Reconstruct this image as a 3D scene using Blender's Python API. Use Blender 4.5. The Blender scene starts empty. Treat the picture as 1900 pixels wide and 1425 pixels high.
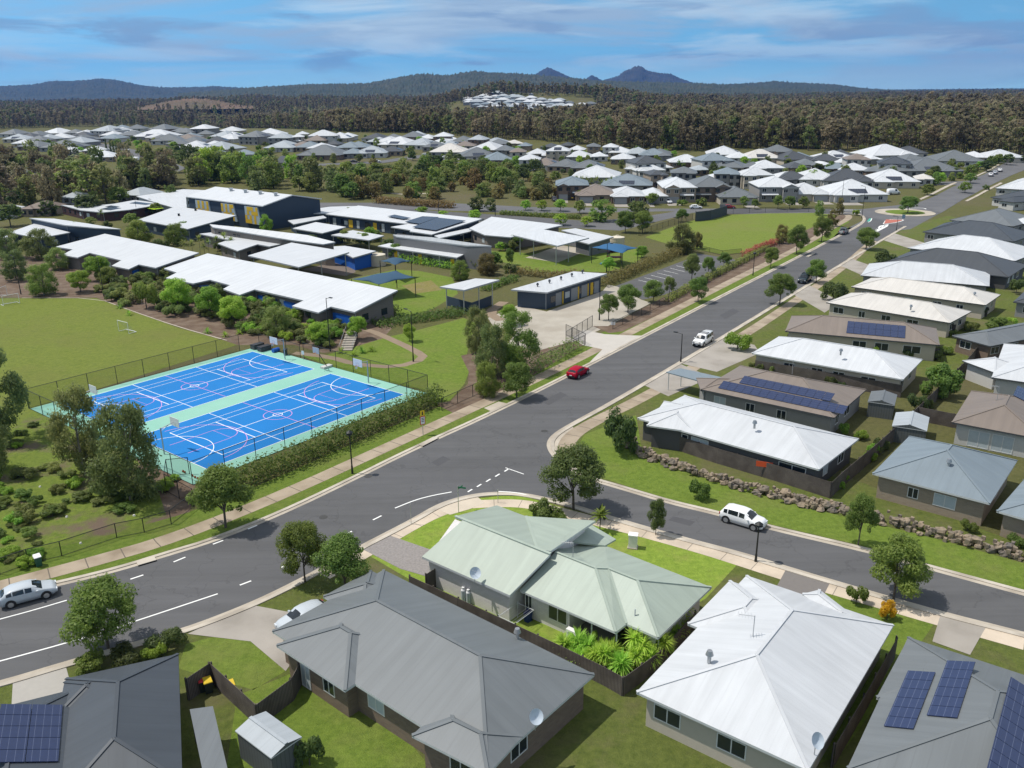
import bpy, math, random
import numpy as np
from mathutils import Vector, Matrix
R = math.radians
random.seed(7); rng = np.random.default_rng(7)
scene = bpy.context.scene
COL = scene.collection
# ---------------------------------------------------------------- camera, sky, sun
F, PITCH, ROLL, CAMH = 1582.0, R(19.0115), R(-0.5703), 39.25
cam = bpy.data.cameras.new('camera'); cam.sensor_width = 36; cam.sensor_fit = 'HORIZONTAL'
cam.lens = 36 * F / 1900; cam.clip_start = 0.5; cam.clip_end = 40000
camo = bpy.data.objects.new('camera', cam); COL.objects.link(camo)
camo.matrix_world = Matrix.Translation((0, 0, CAMH)) @ Matrix.Rotation(R(90) - PITCH, 4, 'X') @ Matrix.Rotation(ROLL, 4, 'Z')
scene.camera = camo
SUN_DIR = Vector((-.54, .08, 1.0)).normalized()      # towards the sun
SUN_EL = math.asin(SUN_DIR.z); SUN_AZ = math.atan2(SUN_DIR.x, SUN_DIR.y)
world = bpy.data.worlds.new('World'); scene.world = world; world.use_nodes = True
def build_world():
    nt = world.node_tree; nt.nodes.clear(); N = nt.nodes.new; L = nt.links.new
    out = N('ShaderNodeOutputWorld'); bg = N('ShaderNodeBackground'); bg.inputs['Strength'].default_value = 0.15
    sky = N('ShaderNodeTexSky'); sky.sky_type = 'NISHITA'; sky.sun_disc = False
    sky.sun_elevation = SUN_EL; sky.sun_rotation = SUN_AZ % (2 * math.pi)
    sky.air_density = 1.0; sky.dust_density = 0.3; sky.ozone_density = 2.5
    tc = N('ShaderNodeTexCoord'); sep = N('ShaderNodeSeparateXYZ'); L(tc.outputs['Generated'], sep.inputs[0])
    # the sky is looked up a little higher than the view direction: deep polarised blue down to the hills
    ma = N('ShaderNodeMath'); ma.operation = 'MULTIPLY_ADD'; L(sep.outputs[2], ma.inputs[0]); ma.inputs[1].default_value = 2.2; ma.inputs[2].default_value = 0.17
    cb = N('ShaderNodeCombineXYZ'); L(sep.outputs[0], cb.inputs[0]); L(sep.outputs[1], cb.inputs[1]); L(ma.outputs[0], cb.inputs[2])
    nv = N('ShaderNodeVectorMath'); nv.operation = 'NORMALIZE'; L(cb.outputs[0], nv.inputs[0]); L(nv.outputs[0], sky.inputs[0])
    # streaky cloud layer
    def noise(scale, zs, detail, off, dist=0.4):
        mp = N('ShaderNodeMapping'); mp.inputs['Scale'].default_value = (scale, scale, scale * zs); mp.inputs['Location'].default_value = off
        mp.inputs['Rotation'].default_value = (0, R(2.5), 0)
        L(tc.outputs['Generated'], mp.inputs[0]); n = N('ShaderNodeTexNoise'); n.inputs['Scale'].default_value = 1; n.inputs['Detail'].default_value = detail
        n.inputs['Roughness'].default_value = 0.55; n.inputs['Distortion'].default_value = dist; L(mp.outputs[0], n.inputs[0]); return n.outputs['Fac']
    def ramp(fac, p0, p1):
        r = N('ShaderNodeMapRange'); r.interpolation_type = 'SMOOTHSTEP'; r.inputs[1].default_value = p0; r.inputs[2].default_value = p1; L(fac, r.inputs[0]); return r.outputs[0]
    c1 = ramp(noise(2.4, 7, 9, (3.1, 7.7, 0.6), 0.5), 0.45, 0.58); c2 = ramp(noise(4.2, 8, 10, (1.3, 0.2, 4.4), 0.5), 0.50, 0.68); c3 = ramp(noise(6, 7, 10, (5.3, 2.2, 1.4), 0.6), 0.52, 0.66)
    def mix(fac, a, b, k=1.0):
        m = N('ShaderNodeMix'); m.data_type = 'RGBA'
        if k != 1.0:
            mm = N('ShaderNodeMath'); mm.operation = 'MULTIPLY'; L(fac, mm.inputs[0]); mm.inputs[1].default_value = k; fac = mm.outputs[0]
        L(fac, m.inputs['Factor'])
        for i, v in ((6, a), (7, b)):
            if isinstance(v, tuple): m.inputs[i].default_value = v
            else: L(v, m.inputs[i])
        return m.outputs[2]
    tint = N('ShaderNodeMix'); tint.data_type = 'RGBA'; tint.blend_type = 'MULTIPLY'; tint.inputs['Factor'].default_value = 1
    L(sky.outputs[0], tint.inputs[6]); tint.inputs[7].default_value = SKY_TINT
    col = mix(c1, tint.outputs[2], CLOUD_GREY, 0.85); col = mix(c2, col, CLOUD_LIGHT, 0.7); col = mix(c3, col, CLOUD_DARK, 0.7)
    hz = ramp(sep.outputs[2], 0.042, -0.005); col = mix(hz, col, HORIZON, 0.7)
    up = ramp(sep.outputs[2], 0.16, 0.5); col = mix(up, col, OVERHEAD_FILL, 0.8)     # unseen cloud-white overhead, above the frame, added for neutral fill light
    L(col, bg.inputs[0]); L(bg.outputs[0], out.inputs[0])
SKY_TINT = (0.60, 0.92, 0.86, 1); CLOUD_GREY = (1.95, 2.6, 3.4, 1); CLOUD_LIGHT = (2.9, 3.8, 4.5, 1); CLOUD_DARK = (1.2, 1.95, 3.0, 1); HORIZON = (2.3, 3.9, 4.8, 1); OVERHEAD_FILL = (2.9, 3.05, 3.3, 1)
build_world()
sl = bpy.data.lights.new('sun', 'SUN'); sl.energy = 3.1; sl.angle = R(0.53); sl.color = (1.0, 0.95, 0.87)
slo = bpy.data.objects.new('sun', sl); COL.objects.link(slo); slo.rotation_euler = SUN_DIR.to_track_quat('Z', 'Y').to_euler()
vs = scene.view_settings; vs.view_transform = 'Standard'; vs.look = 'None'; vs.exposure = 0.46; vs.gamma = 1.0
scene.cycles.transparent_max_bounces = 16; scene.cycles.max_bounces = 6; scene.cycles.volume_bounces = 0
# ---------------------------------------------------------------- terrain and picture-to-ground helper
def sstep(a, b, t):
    t = np.clip((t - a) / (b - a), 0, 1); return t * t * (3 - 2 * t)
def hgt(x, y):
    z = 6.8 * np.clip((y - 330) / 310, 0, 1) - 9.0 * sstep(720, 1500, y)
    z = z - 21 * np.exp(-((x - 45) / 210) ** 2 - ((y - 1180) / 230) ** 2)
    z = z + 35 * np.exp(-((x - 40) / 250) ** 2 - ((y - 1690) / 140) ** 2) 
    z = z - 17 * np.exp(-((x + 560) / 430) ** 2 - ((y - 1480) / 480) ** 2) + 4.5 * np.sin(x / 170 + 1) * np.sin(y / 210) * sstep(750, 1150, y)
    z = z + 16 * np.exp(-((x + 520) / 620) ** 2 - ((y - 2900) / 380) ** 2)
    z = z + 16 * np.exp(-((x + 760) / 130) ** 2 - ((y - 2150) / 160) ** 2)
    return z
def ray(px, py):
    u, v = px - 950, py - 712.5
    u, v = u * math.cos(ROLL) + v * math.sin(ROLL), -u * math.sin(ROLL) + v * math.cos(ROLL)
    x, y = u / F, -v / F; c, s = math.cos(PITCH), math.sin(PITCH)
    return Vector((x, c + y * s, -s + y * c))
def gp(px, py, z=None):
    d = ray(px, py)
    if z is not None:
        k = (z - CAMH) / d.z; return Vector((d.x * k, d.y * k, z))
    k, lo = 20.0, 20.0
    while k < 6000:
        if CAMH + d.z * k < float(hgt(d.x * k, d.y * k)): break
        lo = k; k *= 1.02
    for _ in range(30):
        m = (lo + k) / 2
        if CAMH + d.z * m < float(hgt(d.x * m, d.y * m)): k = m
        else: lo = m
    return Vector((d.x * k, d.y * k, float(hgt(d.x * k, d.y * k))))
def zc(p): return p.y * math.cos(PITCH) + (CAMH - p.z) * math.sin(PITCH)
def mpp(p): return zc(p) / F                           # metres per photo pixel at p
def on_plane(px, py, ref):
    a, b, c = ref; n = (b - a).cross(c - a); d = ray(px, py); o = Vector((0, 0, CAMH))
    return o + d * (n.dot(a - o) / n.dot(d))
# ---------------------------------------------------------------- materials
MATS = {}
def mat(name, color, rough=0.7, var=0.12, scale=3.0, metal=0.0, spec=0.4, color2=None, sc2=None, bump=0.0, bscale=20, coord='Object', objvar=0.0, coat=0.0):
    if name in MATS: return MATS[name]
    m = bpy.data.materials.new(name); m.use_nodes = True; nt = m.node_tree; N = nt.nodes.new; L = nt.links.new
    b = nt.nodes['Principled BSDF']; b.inputs['Roughness'].default_value = rough; b.inputs['Metallic'].default_value = metal
    b.inputs['Specular IOR Level'].default_value = spec; b.inputs['Coat Weight'].default_value = coat
    c = tuple(color) + (1,); tc = N('ShaderNodeTexCoord'); src = tc.outputs[coord]
    n = N('ShaderNodeTexNoise'); n.inputs['Scale'].default_value = scale; n.inputs['Detail'].default_value = 5; L(src, n.inputs[0])
    mx = N('ShaderNodeMix'); mx.data_type = 'RGBA'; L(n.outputs['Fac'], mx.inputs['Factor'])
    mx.inputs[6].default_value = tuple(v * (1 - var) for v in color) + (1,); mx.inputs[7].default_value = tuple(v * (1 + var) for v in color) + (1,)
    o = mx.outputs[2]
    if color2:
        n2 = N('ShaderNodeTexNoise'); n2.inputs['Scale'].default_value = sc2 or scale * 0.2; n2.inputs['Detail'].default_value = 6; L(src, n2.inputs[0])
        r2 = N('ShaderNodeMapRange'); r2.inputs[1].default_value = 0.42; r2.inputs[2].default_value = 0.66; L(n2.outputs['Fac'], r2.inputs[0])
        m2 = N('ShaderNodeMix'); m2.data_type = 'RGBA'; L(r2.outputs[0], m2.inputs['Factor']); L(o, m2.inputs[6]); m2.inputs[7].default_value = tuple(color2) + (1,); o = m2.outputs[2]
    if objvar:
        oi = N('ShaderNodeObjectInfo'); mr = N('ShaderNodeMapRange'); mr.inputs[3].default_value = 1 - objvar; mr.inputs[4].default_value = 1 + objvar; L(oi.outputs['Random'], mr.inputs[0])
        vm = N('ShaderNodeVectorMath'); vm.operation = 'SCALE'; L(o, vm.inputs[0]); L(mr.outputs[0], vm.inputs['Scale']); o = vm.outputs[0]
    L(o, b.inputs['Base Color'])
    if bump:
        bn = N('ShaderNodeTexNoise'); bn.inputs['Scale'].default_value = bscale; bn.inputs['Detail'].default_value = 4; L(src, bn.inputs[0])
        bp = N('ShaderNodeBump'); bp.inputs['Strength'].default_value = bump; bp.inputs['Distance'].default_value = 0.05; L(bn.outputs['Fac'], bp.inputs['Height']); L(bp.outputs[0], b.inputs['Normal'])
    MATS[name] = m; return m
def uv_lines(m, axis, period, width, color, strength=1.0, bump=0.0):
    """thin regular lines (roof ribs, joints, board gaps) in metres of the face's own UV"""
    nt = m.node_tree; N = nt.nodes.new; L = nt.links.new; b = nt.nodes['Principled BSDF']
    tc = N('ShaderNodeTexCoord'); sp = N('ShaderNodeSeparateXYZ'); L(tc.outputs['UV'], sp.inputs[0])
    a = N('ShaderNodeMath'); a.operation = 'DIVIDE'; L(sp.outputs[axis], a.inputs[0]); a.inputs[1].default_value = period
    f = N('ShaderNodeMath'); f.operation = 'FRACT'; L(a.outputs[0], f.inputs[0])
    c = N('ShaderNodeMath'); c.operation = 'LESS_THAN'; L(f.outputs[0], c.inputs[0]); c.inputs[1].default_value = width / period
    k = N('ShaderNodeMath'); k.operation = 'MULTIPLY'; L(c.outputs[0], k.inputs[0]); k.inputs[1].default_value = strength
    mx = N('ShaderNodeMix'); mx.data_type = 'RGBA'; L(k.outputs[0], mx.inputs['Factor'])
    src = b.inputs['Base Color'].links[0].from_socket; L(src, mx.inputs[6]); mx.inputs[7].default_value = tuple(color) + (1,); L(mx.outputs[2], b.inputs['Base Color'])
    if bump:
        bp = N('ShaderNodeBump'); bp.inputs['Strength'].default_value = bump; bp.inputs['Distance'].default_value = 0.03; L(c.outputs[0], bp.inputs['Height']); L(bp.outputs[0], b.inputs['Normal'])
    return m
def brick(name, c1, c2, mortar):
    if name in MATS: return MATS[name]
    m = mat(name, c1, 0.85); nt = m.node_tree; N = nt.nodes.new; L = nt.links.new; b = nt.nodes['Principled BSDF']
    t = N('ShaderNodeTexBrick'); tc = N('ShaderNodeTexCoord'); L(tc.outputs['UV'], t.inputs[0])
    t.inputs['Color1'].default_value = tuple(c1) + (1,); t.inputs['Color2'].default_value = tuple(c2) + (1,); t.inputs['Mortar'].default_value = tuple(mortar) + (1,)
    t.inputs['Scale'].default_value = 1; t.inputs['Brick Width'].default_value = 0.42; t.inputs['Row Height'].default_value = 0.16; t.inputs['Mortar Size'].default_value = 0.012
    L(t.outputs['Color'], b.inputs['Base Color']); return m
def roofm(name, c, ribs=True, dirt=0.10):
    if name in MATS: return MATS[name]
    m = mat(name, c, 0.5, var=dirt, scale=0.35, spec=0.35, objvar=0.05)
    nt = m.node_tree; N = nt.nodes.new; L = nt.links.new; b = nt.nodes['Principled BSDF']; tc = N('ShaderNodeTexCoord'); mp = N('ShaderNodeMapping'); mp.inputs['Scale'].default_value = (1.4, .10, 1); L(tc.outputs['UV'], mp.inputs[0])
    n = N('ShaderNodeTexNoise'); n.inputs['Scale'].default_value = 1; n.inputs['Detail'].default_value = 6; n.inputs['Roughness'].default_value = .6; L(mp.outputs[0], n.inputs[0]); r = N('ShaderNodeMapRange'); r.inputs[1].default_value = .32; r.inputs[2].default_value = .68; r.inputs[3].default_value = .90; r.inputs[4].default_value = 1.06; L(n.outputs['Fac'], r.inputs[0])
    v = N('ShaderNodeVectorMath'); v.operation = 'SCALE'; L(b.inputs['Base Color'].links[0].from_socket, v.inputs[0]); L(r.outputs[0], v.inputs['Scale']); L(v.outputs[0], b.inputs['Base Color'])
    if ribs: uv_lines(m, 0, 0.76, 0.07, tuple(v * 0.82 for v in c), 0.28, 0.05)
    return m
def leafm(name, c, c2, var=0.3, trans=0.5):
    if name in MATS: return MATS[name]
    m = bpy.data.materials.new(name); m.use_nodes = True; nt = m.node_tree; nt.nodes.clear(); N = nt.nodes.new; L = nt.links.new
    out = N('ShaderNodeOutputMaterial'); d = N('ShaderNodeBsdfPrincipled'); t = N('ShaderNodeBsdfTranslucent'); ms = N('ShaderNodeMixShader'); ms.inputs[0].default_value = trans
    d.inputs['Roughness'].default_value = 0.55; d.inputs['Specular IOR Level'].default_value = 0.3
    tc = N('ShaderNodeTexCoord'); n = N('ShaderNodeTexNoise'); n.inputs['Scale'].default_value = 1.1; n.inputs['Detail'].default_value = 6; n.inputs['Roughness'].default_value = 0.75; L(tc.outputs['Object'], n.inputs[0])
    r = N('ShaderNodeMapRange'); r.inputs[1].default_value = 0.3; r.inputs[2].default_value = 0.7; L(n.outputs['Fac'], r.inputs[0])
    mx = N('ShaderNodeMix'); mx.data_type = 'RGBA'; L(r.outputs[0], mx.inputs['Factor']); mx.inputs[6].default_value = tuple(c) + (1,); mx.inputs[7].default_value = tuple(c2) + (1,)
    oi = N('ShaderNodeObjectInfo'); mr = N('ShaderNodeMapRange'); mr.inputs[3].default_value = 1.5 * (1 - var); mr.inputs[4].default_value = 1.5 * (1 + var); L(oi.outputs['Random'], mr.inputs[0])
    hs = N('ShaderNodeHueSaturation'); L(mx.outputs[2], hs.inputs['Color']); L(mr.outputs[0], hs.inputs['Value'])
    h2 = N('ShaderNodeMapRange'); h2.inputs[3].default_value = 0.47; h2.inputs[4].default_value = 0.515
    fr = N('ShaderNodeMath'); fr.operation = 'MULTIPLY'; L(oi.outputs['Random'], fr.inputs[0]); fr.inputs[1].default_value = 7.3; f2 = N('ShaderNodeMath'); f2.operation = 'FRACT'; L(fr.outputs[0], f2.inputs[0])
    L(f2.outputs[0], h2.inputs[0]); L(h2.outputs[0], hs.inputs['Hue'])
    L(hs.outputs[0], d.inputs['Base Color']); br = N('ShaderNodeHueSaturation'); br.inputs['Value'].default_value = 1.5; L(hs.outputs[0], br.inputs['Color']); L(br.outputs[0], t.inputs['Color']); L(d.outputs[0], ms.inputs[1]); L(t.outputs[0], ms.inputs[2]); L(ms.outputs[0], out.inputs[0])
    MATS[name] = m; return m
def wiremesh(name, c, fac):
    if name in MATS: return MATS[name]
    m = bpy.data.materials.new(name); m.use_nodes = True; nt = m.node_tree; nt.nodes.clear(); N = nt.nodes.new; L = nt.links.new
    out = N('ShaderNodeOutputMaterial'); d = N('ShaderNodeBsdfDiffuse'); d.inputs[0].default_value = tuple(c) + (1,); t = N('ShaderNodeBsdfTransparent'); ms = N('ShaderNodeMixShader'); ms.inputs[0].default_value = fac
    L(t.outputs[0], ms.inputs[1]); L(d.outputs[0], ms.inputs[2]); L(ms.outputs[0], out.inputs[0]); MATS[name] = m; return m
def grassm(name, a, b, dry, patch=0.09, dryness=0.5, lo=0.48, hi=0.72):
    if name in MATS: return MATS[name]
    a = tuple(x * y for x, y in zip(a, (1.12, 1.06, 1.0))); b = tuple(x * y for x, y in zip(b, (1.58, 1.46, 1.28)))
    m = bpy.data.materials.new(name); m.use_nodes = True; nt = m.node_tree; N = nt.nodes.new; L = nt.links.new; B = nt.nodes['Principled BSDF']; B.inputs['Roughness'].default_value = 0.9; B.inputs['Specular IOR Level'].default_value = 0.1
    tc = N('ShaderNodeTexCoord')
    def nz(s, det=5, ro=0.6):
        n = N('ShaderNodeTexNoise'); n.inputs['Scale'].default_value = s; n.inputs['Detail'].default_value = det; n.inputs['Roughness'].default_value = ro; L(tc.outputs['Object'], n.inputs[0]); return n.outputs['Fac']
    def rg(f, lo, hi, t0=0, t1=1):
        r = N('ShaderNodeMapRange'); r.inputs[1].default_value = lo; r.inputs[2].default_value = hi; r.inputs[3].default_value = t0; r.inputs[4].default_value = t1; L(f, r.inputs[0]); return r.outputs[0]
    m1 = N('ShaderNodeMix'); m1.data_type = 'RGBA'; L(rg(nz(1.6, 8, 0.8), 0.3, 0.7), m1.inputs['Factor']); m1.inputs[6].default_value = tuple(a) + (1,); m1.inputs[7].default_value = tuple(b) + (1,)
    m3 = N('ShaderNodeMix'); m3.data_type = 'RGBA'; m3.blend_type = 'MULTIPLY'; L(rg(nz(patch * 5.3 + .13, 7, .75), .50, .74, 0, .6), m3.inputs['Factor']); L(m1.outputs[2], m3.inputs[6]); m3.inputs[7].default_value = (.62, .72, .5, 1); m1 = m3
    m2 = N('ShaderNodeMix'); m2.data_type = 'RGBA'; L(rg(nz(patch, 7, 0.65), lo, hi, 0, dryness), m2.inputs['Factor']); L(m1.outputs[2], m2.inputs[6]); m2.inputs[7].default_value = tuple(dry) + (1,)
    L(m2.outputs[2], B.inputs['Base Color'])
    bp = N('ShaderNodeBump'); bp.inputs['Strength'].default_value = 0.8; bp.inputs['Distance'].default_value = 0.16; L(nz(6, 6, 0.8), bp.inputs['Height']); L(bp.outputs[0], B.inputs['Normal'])
    MATS[name] = m; return m
# ---------------------------------------------------------------- object helpers
class MB:
    def __init__(s): s.v = []; s.f = []; s.m = []
    def add(s, vs, fs, mi=0):
        o = len(s.v); s.v += [tuple(x) for x in vs]
        for f in fs: s.f.append([i + o for i in f]); s.m.append(mi)
    def quad(s, *p, mi=0): s.add(p, [list(range(len(p)))], mi)
    def prism(s, bot, top, mi=0, cap=True):
        n = len(bot); fs = [[i, (i + 1) % n, n + (i + 1) % n, n + i] for i in range(n)]
        if cap: fs += [list(range(n - 1, -1, -1)), list(range(n, 2 * n))]
        s.add(list(bot) + list(top), fs, mi)
    def box(s, c, d, rz=0.0, mi=0):
        cs, sn = math.cos(rz), math.sin(rz); hx, hy, hz = d[0] / 2, d[1] / 2, d[2] / 2; P = []
        for sz in (-hz, hz):
            for a, b in ((-hx, -hy), (hx, -hy), (hx, hy), (-hx, hy)): P.append((c[0] + a * cs - b * sn, c[1] + a * sn + b * cs, c[2] + sz))
        s.prism(P[:4], P[4:], mi)
    def tube(s, a, b, r0, r1=None, n=8, mi=0):
        a, b = Vector(a), Vector(b); r1 = r0 if r1 is None else r1; d = (b - a).normalized()
        u = d.orthogonal().normalized(); w = d.cross(u)
        A = [a + (u * math.cos(2 * math.pi * i / n) + w * math.sin(2 * math.pi * i / n)) * r0 for i in range(n)]
        B = [b + (u * math.cos(2 * math.pi * i / n) + w * math.sin(2 * math.pi * i / n)) * r1 for i in range(n)]
        s.prism(A, B, mi)
    def bar(s, a, b, w, h, mi=0):
        """box beam from a to b, w wide, h tall"""
        a, b = Vector(a), Vector(b); d = b - a; q = Vector((-d.y, d.x, 0))
        q = (q.normalized() if q.length > 1e-6 else Vector((1, 0, 0))) * w / 2; k = Vector((0, 0, h))
        s.prism([a - q, b - q, b + q, a + q], [a - q + k, b - q + k, b + q + k, a + q + k], mi)
    def build(s, name, mats, parent=None, smooth=False, uv=True, loc=None):
        me = bpy.data.meshes.new(name); o = loc or (parent.location if parent else Vector((0, 0, 0)))
        if parent is not None and parent.parent is not None and loc is None: o = parent.location + parent.parent.location
        me.from_pydata([(x - o[0], y - o[1], z - o[2]) for x, y, z in s.v], [], s.f)
        for m in (mats if isinstance(mats, (list, tuple)) else [mats]): me.materials.append(m)
        if any(s.m): me.polygons.foreach_set('material_index', s.m)
        if smooth: me.polygons.foreach_set('use_smooth', [True] * len(s.f))
        if uv:
            ul = me.uv_layers.new(name='UVMap').data
            for p in me.polygons:
                n = p.normal
                if abs(n.z) > 0.9995: u = Vector((1, 0, 0)); w = Vector((0, 1, 0))
                elif abs(n.z) < 0.1: u = Vector((-n.y, n.x, 0)).normalized(); w = Vector((0, 0, 1))
                else: u = Vector((-n.y, n.x, 0)).normalized(); w = n.cross(u)
                for li in p.loop_indices:
                    q = me.vertices[me.loops[li].vertex_index].co + Vector(o); ul[li].uv = (q.dot(u), q.dot(w))
        ob = bpy.data.objects.new(name, me); COL.objects.link(ob)
        if parent is not None: ob.parent = parent
        elif loc is not None: ob.location = loc
        return ob
LABELS = {}
def thing(name, label, cat, loc=(0, 0, 0), group=None, rz=0):
    o = bpy.data.objects.new(name, None); COL.objects.link(o); o.location = loc; o.rotation_euler = (0, 0, rz); o.empty_display_size = 0.3
    o['label'] = label; o['category'] = cat
    if group: o['group'] = group
    return o
def tag(o, label, cat, group=None):
    o['label'] = label; o['category'] = cat
    if group: o['group'] = group
    return o
def kind(o, k): o['kind'] = k; return o
def dup(root, loc, rz=0, sc=None, label=None, group=None, cat=None):
    r = root.copy(); COL.objects.link(r); r.location = loc; r.rotation_euler = (0, 0, rz)
    if sc is not None: r.scale = sc if isinstance(sc, (tuple, list)) else (sc, sc, sc)
    if label: r['label'] = label
    if group: r['group'] = group
    if cat: r['category'] = cat
    for ch in list(root.children):
        c = ch.copy(); COL.objects.link(c); c.parent = r
        for g in list(ch.children):
            e = g.copy(); COL.objects.link(e); e.parent = c
    return r
def discard(root):
    for o in [g for c in root.children for g in c.children] + list(root.children) + [root]: bpy.data.objects.remove(o)
ORD = 'first second third fourth fifth sixth seventh eighth ninth tenth eleventh twelfth thirteenth fourteenth fifteenth sixteenth seventeenth eighteenth nineteenth twentieth'.split()
def ordn(i):
    if i < 20: return ORD[i]
    t, u = divmod(i + 1, 10); T = {2: 'twenty', 3: 'thirty', 4: 'forty', 5: 'fifty', 6: 'sixty'}[t]
    return (T[:-1] + 'ieth') if u == 0 else T + '-' + ORD[u - 1]
# sheets laid on the ground
def patch(name, pts, m, z=0.004, px=True, k='structure'):
    P = [gp(a, b, z) if px else Vector((a, b, z)) for a, b in pts]; b = MB()
    ar = sum(P[i].x * P[(i + 1) % len(P)].y - P[(i + 1) % len(P)].x * P[i].y for i in range(len(P)))
    if ar < 0: P.reverse()
    b.quad(*P); o = b.build(name, m); return kind(o, k)
def dense(pl, step):
    out = [pl[0]]
    for a, b in zip(pl, pl[1:]):
        n = max(1, int((b - a).length / step)); out += [a.lerp(b, (i + 1) / n) for i in range(n)]
    return out
def smoothline(pl, it=2):
    for _ in range(it):
        q = [pl[0]]
        for a, b in zip(pl, pl[1:]): q += [a.lerp(b, .25), a.lerp(b, .75)]
        pl = q + [pl[-1]]
    return pl
def offset(pl, d):
    out = []
    for i, p in enumerate(pl):
        t = (pl[min(i + 1, len(pl) - 1)] - pl[max(i - 1, 0)]); n = Vector((-t.y, t.x, 0)).normalized(); out.append(p + n * d)
    return out
def strip(name, A, B, m, z=0.0, terrain=False, k='structure', h=0.0):
    """ribbon between two polylines with lengthwise UVs in metres; h > 0 gives it sides"""
    b = MB(); n = min(len(A), len(B)); s = 0; us = [0]
    for i in range(1, n): s += ((A[i] - A[i - 1]).length + (B[i] - B[i - 1]).length) / 2; us.append(s)
    def q(p): return Vector((p.x, p.y, (float(hgt(p.x, p.y)) if terrain else 0) + z + h))
    V = [q(p) for i in range(n) for p in (A[i], B[i])]
    b.add(V, [[2 * i, 2 * i + 1, 2 * i + 3, 2 * i + 2] for i in range(n - 1)])
    if h:
        lo = [Vector((p.x, p.y, p.z - h - 0.02)) for p in V]; o = len(V)
        b.v += [tuple(x) for x in lo]
        for i in range(n - 1):
            for a, c in ((2 * i, 2 * i + 2), (2 * i + 3, 2 * i + 1)): b.f.append([a, c, c + o, a + o]); b.m.append(0)
    ob = b.build(name, m, uv=False); me = ob.data; ul = me.uv_layers.new(name='UVMap').data
    w = (A[0] - B[0]).length
    for p in me.polygons:
        for li in p.loop_indices:
            vi = me.loops[li].vertex_index % (2 * n); ul[li].uv = (us[vi // 2], 0 if vi % 2 == 0 else w)
    # faces up
    up = sum(p.normal.z for p in me.polygons)
    if up < 0: me.flip_normals()
    return kind(ob, k)
# ---------------------------------------------------------------- vegetation
LEAF = dict(
    street=leafm('leaf_street', (0.055, 0.098, 0.020), (0.150, 0.200, 0.045), 0.18),
    lime=leafm('leaf_lime', (0.079, 0.166, 0.021), (0.228, 0.333, 0.049), 0.22),
    gum=leafm('leaf_gum', (0.055, 0.078, 0.025), (0.165, 0.188, 0.066), 0.2),
    dark=leafm('leaf_dark', (0.032, 0.055, 0.018), (0.090, 0.120, 0.034), 0.25),
    scrub=leafm('leaf_scrub', (0.061, 0.096, 0.025), (0.175, 0.201, 0.061), 0.3),
    rust=leafm('leaf_rust', (0.085, 0.080, 0.026), (0.185, 0.145, 0.055), 0.2),
    red=leafm('leaf_red', (0.18, 0.07, 0.035), (0.32, 0.15, 0.08), 0.15),
    forest=leafm('leaf_forest', (0.085, 0.076, 0.044), (0.185, 0.162, 0.090), 0.40, 0.45),
    yucca=leafm('leaf_yucca', (0.17, 0.29, 0.04), (0.34, 0.47, 0.09), 0.1),
    yellow=leafm('leaf_yellow', (0.25, 0.20, 0.01), (0.5, 0.40, 0.02), 0.1),
    hedge=leafm('leaf_hedge', (0.045, 0.080, 0.018), (0.130, 0.165, 0.040), 0.12),
)
BARK = mat('bark', (0.10, 0.085, 0.07), 0.9, 0.3, 4)
PALEBARK = mat('bark_pale', (0.26, 0.23, 0.19), 0.9, 0.35, 1.5, color2=(0.09, 0.075, 0.06), sc2=0.8)
MIDBARK = mat('bark_mid', (0.095, 0.08, 0.062), 0.9, 0.4, 1.5)
DARKBARK = mat('bark_dark', (0.035, 0.03, 0.026), 0.95, 0.3, 3)
def leaves(centres, radii, n, size, seed, flat=0.75, shell=0.55, stretch=1.0, droop=0.0):
    """n small leaf-spray faces spread over many clumps; returns vertex and face arrays"""
    g = np.random.default_rng(seed); C = np.array(centres, float); Rr = np.array(radii, float)
    w = Rr ** 2; k = g.choice(len(C), n, p=w / w.sum())
    d = g.normal(size=(n, 3)); d /= np.linalg.norm(d, axis=1)[:, None]
    rad = Rr[k] * (shell + (1 - shell) * g.random(n)) * (0.85 + 0.3 * g.random(n))
    P = C[k] + d * rad[:, None] * np.array([1, 1, flat])
    nrm = d * 0.9 + g.normal(size=(n, 3)) * 0.45 + np.array([0, 0, 0.45]); nrm /= np.linalg.norm(nrm, axis=1)[:, None]
    a = np.cross(nrm, g.normal(size=(n, 3))); a[:, 2] -= droop; a /= np.linalg.norm(a, axis=1)[:, None]; b = np.cross(nrm, a)
    s = size * (0.55 + 0.9 * g.random(n))[:, None]
    V = np.stack([P - a * s * stretch, P + b * s * .55, P + a * s * stretch, P - b * s * .55], 1).reshape(-1, 3)
    return V, np.arange(4 * n).reshape(n, 4)
def mesh_np(name, V, Fc, mats, mi=None):
    me = bpy.data.meshes.new(name); nv, nf = len(V), len(Fc)
    me.vertices.add(nv); me.vertices.foreach_set('co', np.asarray(V, np.float32).ravel())
    me.loops.add(nf * 4); me.loops.foreach_set('vertex_index', np.asarray(Fc, np.int32).ravel())
    me.polygons.add(nf); me.polygons.foreach_set('loop_start', np.arange(0, 4 * nf, 4, dtype=np.int32)); me.polygons.foreach_set('loop_total', np.full(nf, 4, np.int32))
    for m in mats: me.materials.append(m)
    if mi is not None: me.polygons.foreach_set('material_index', np.asarray(mi, np.int32))
    me.update(calc_edges=True); me.validate(); return me
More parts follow.
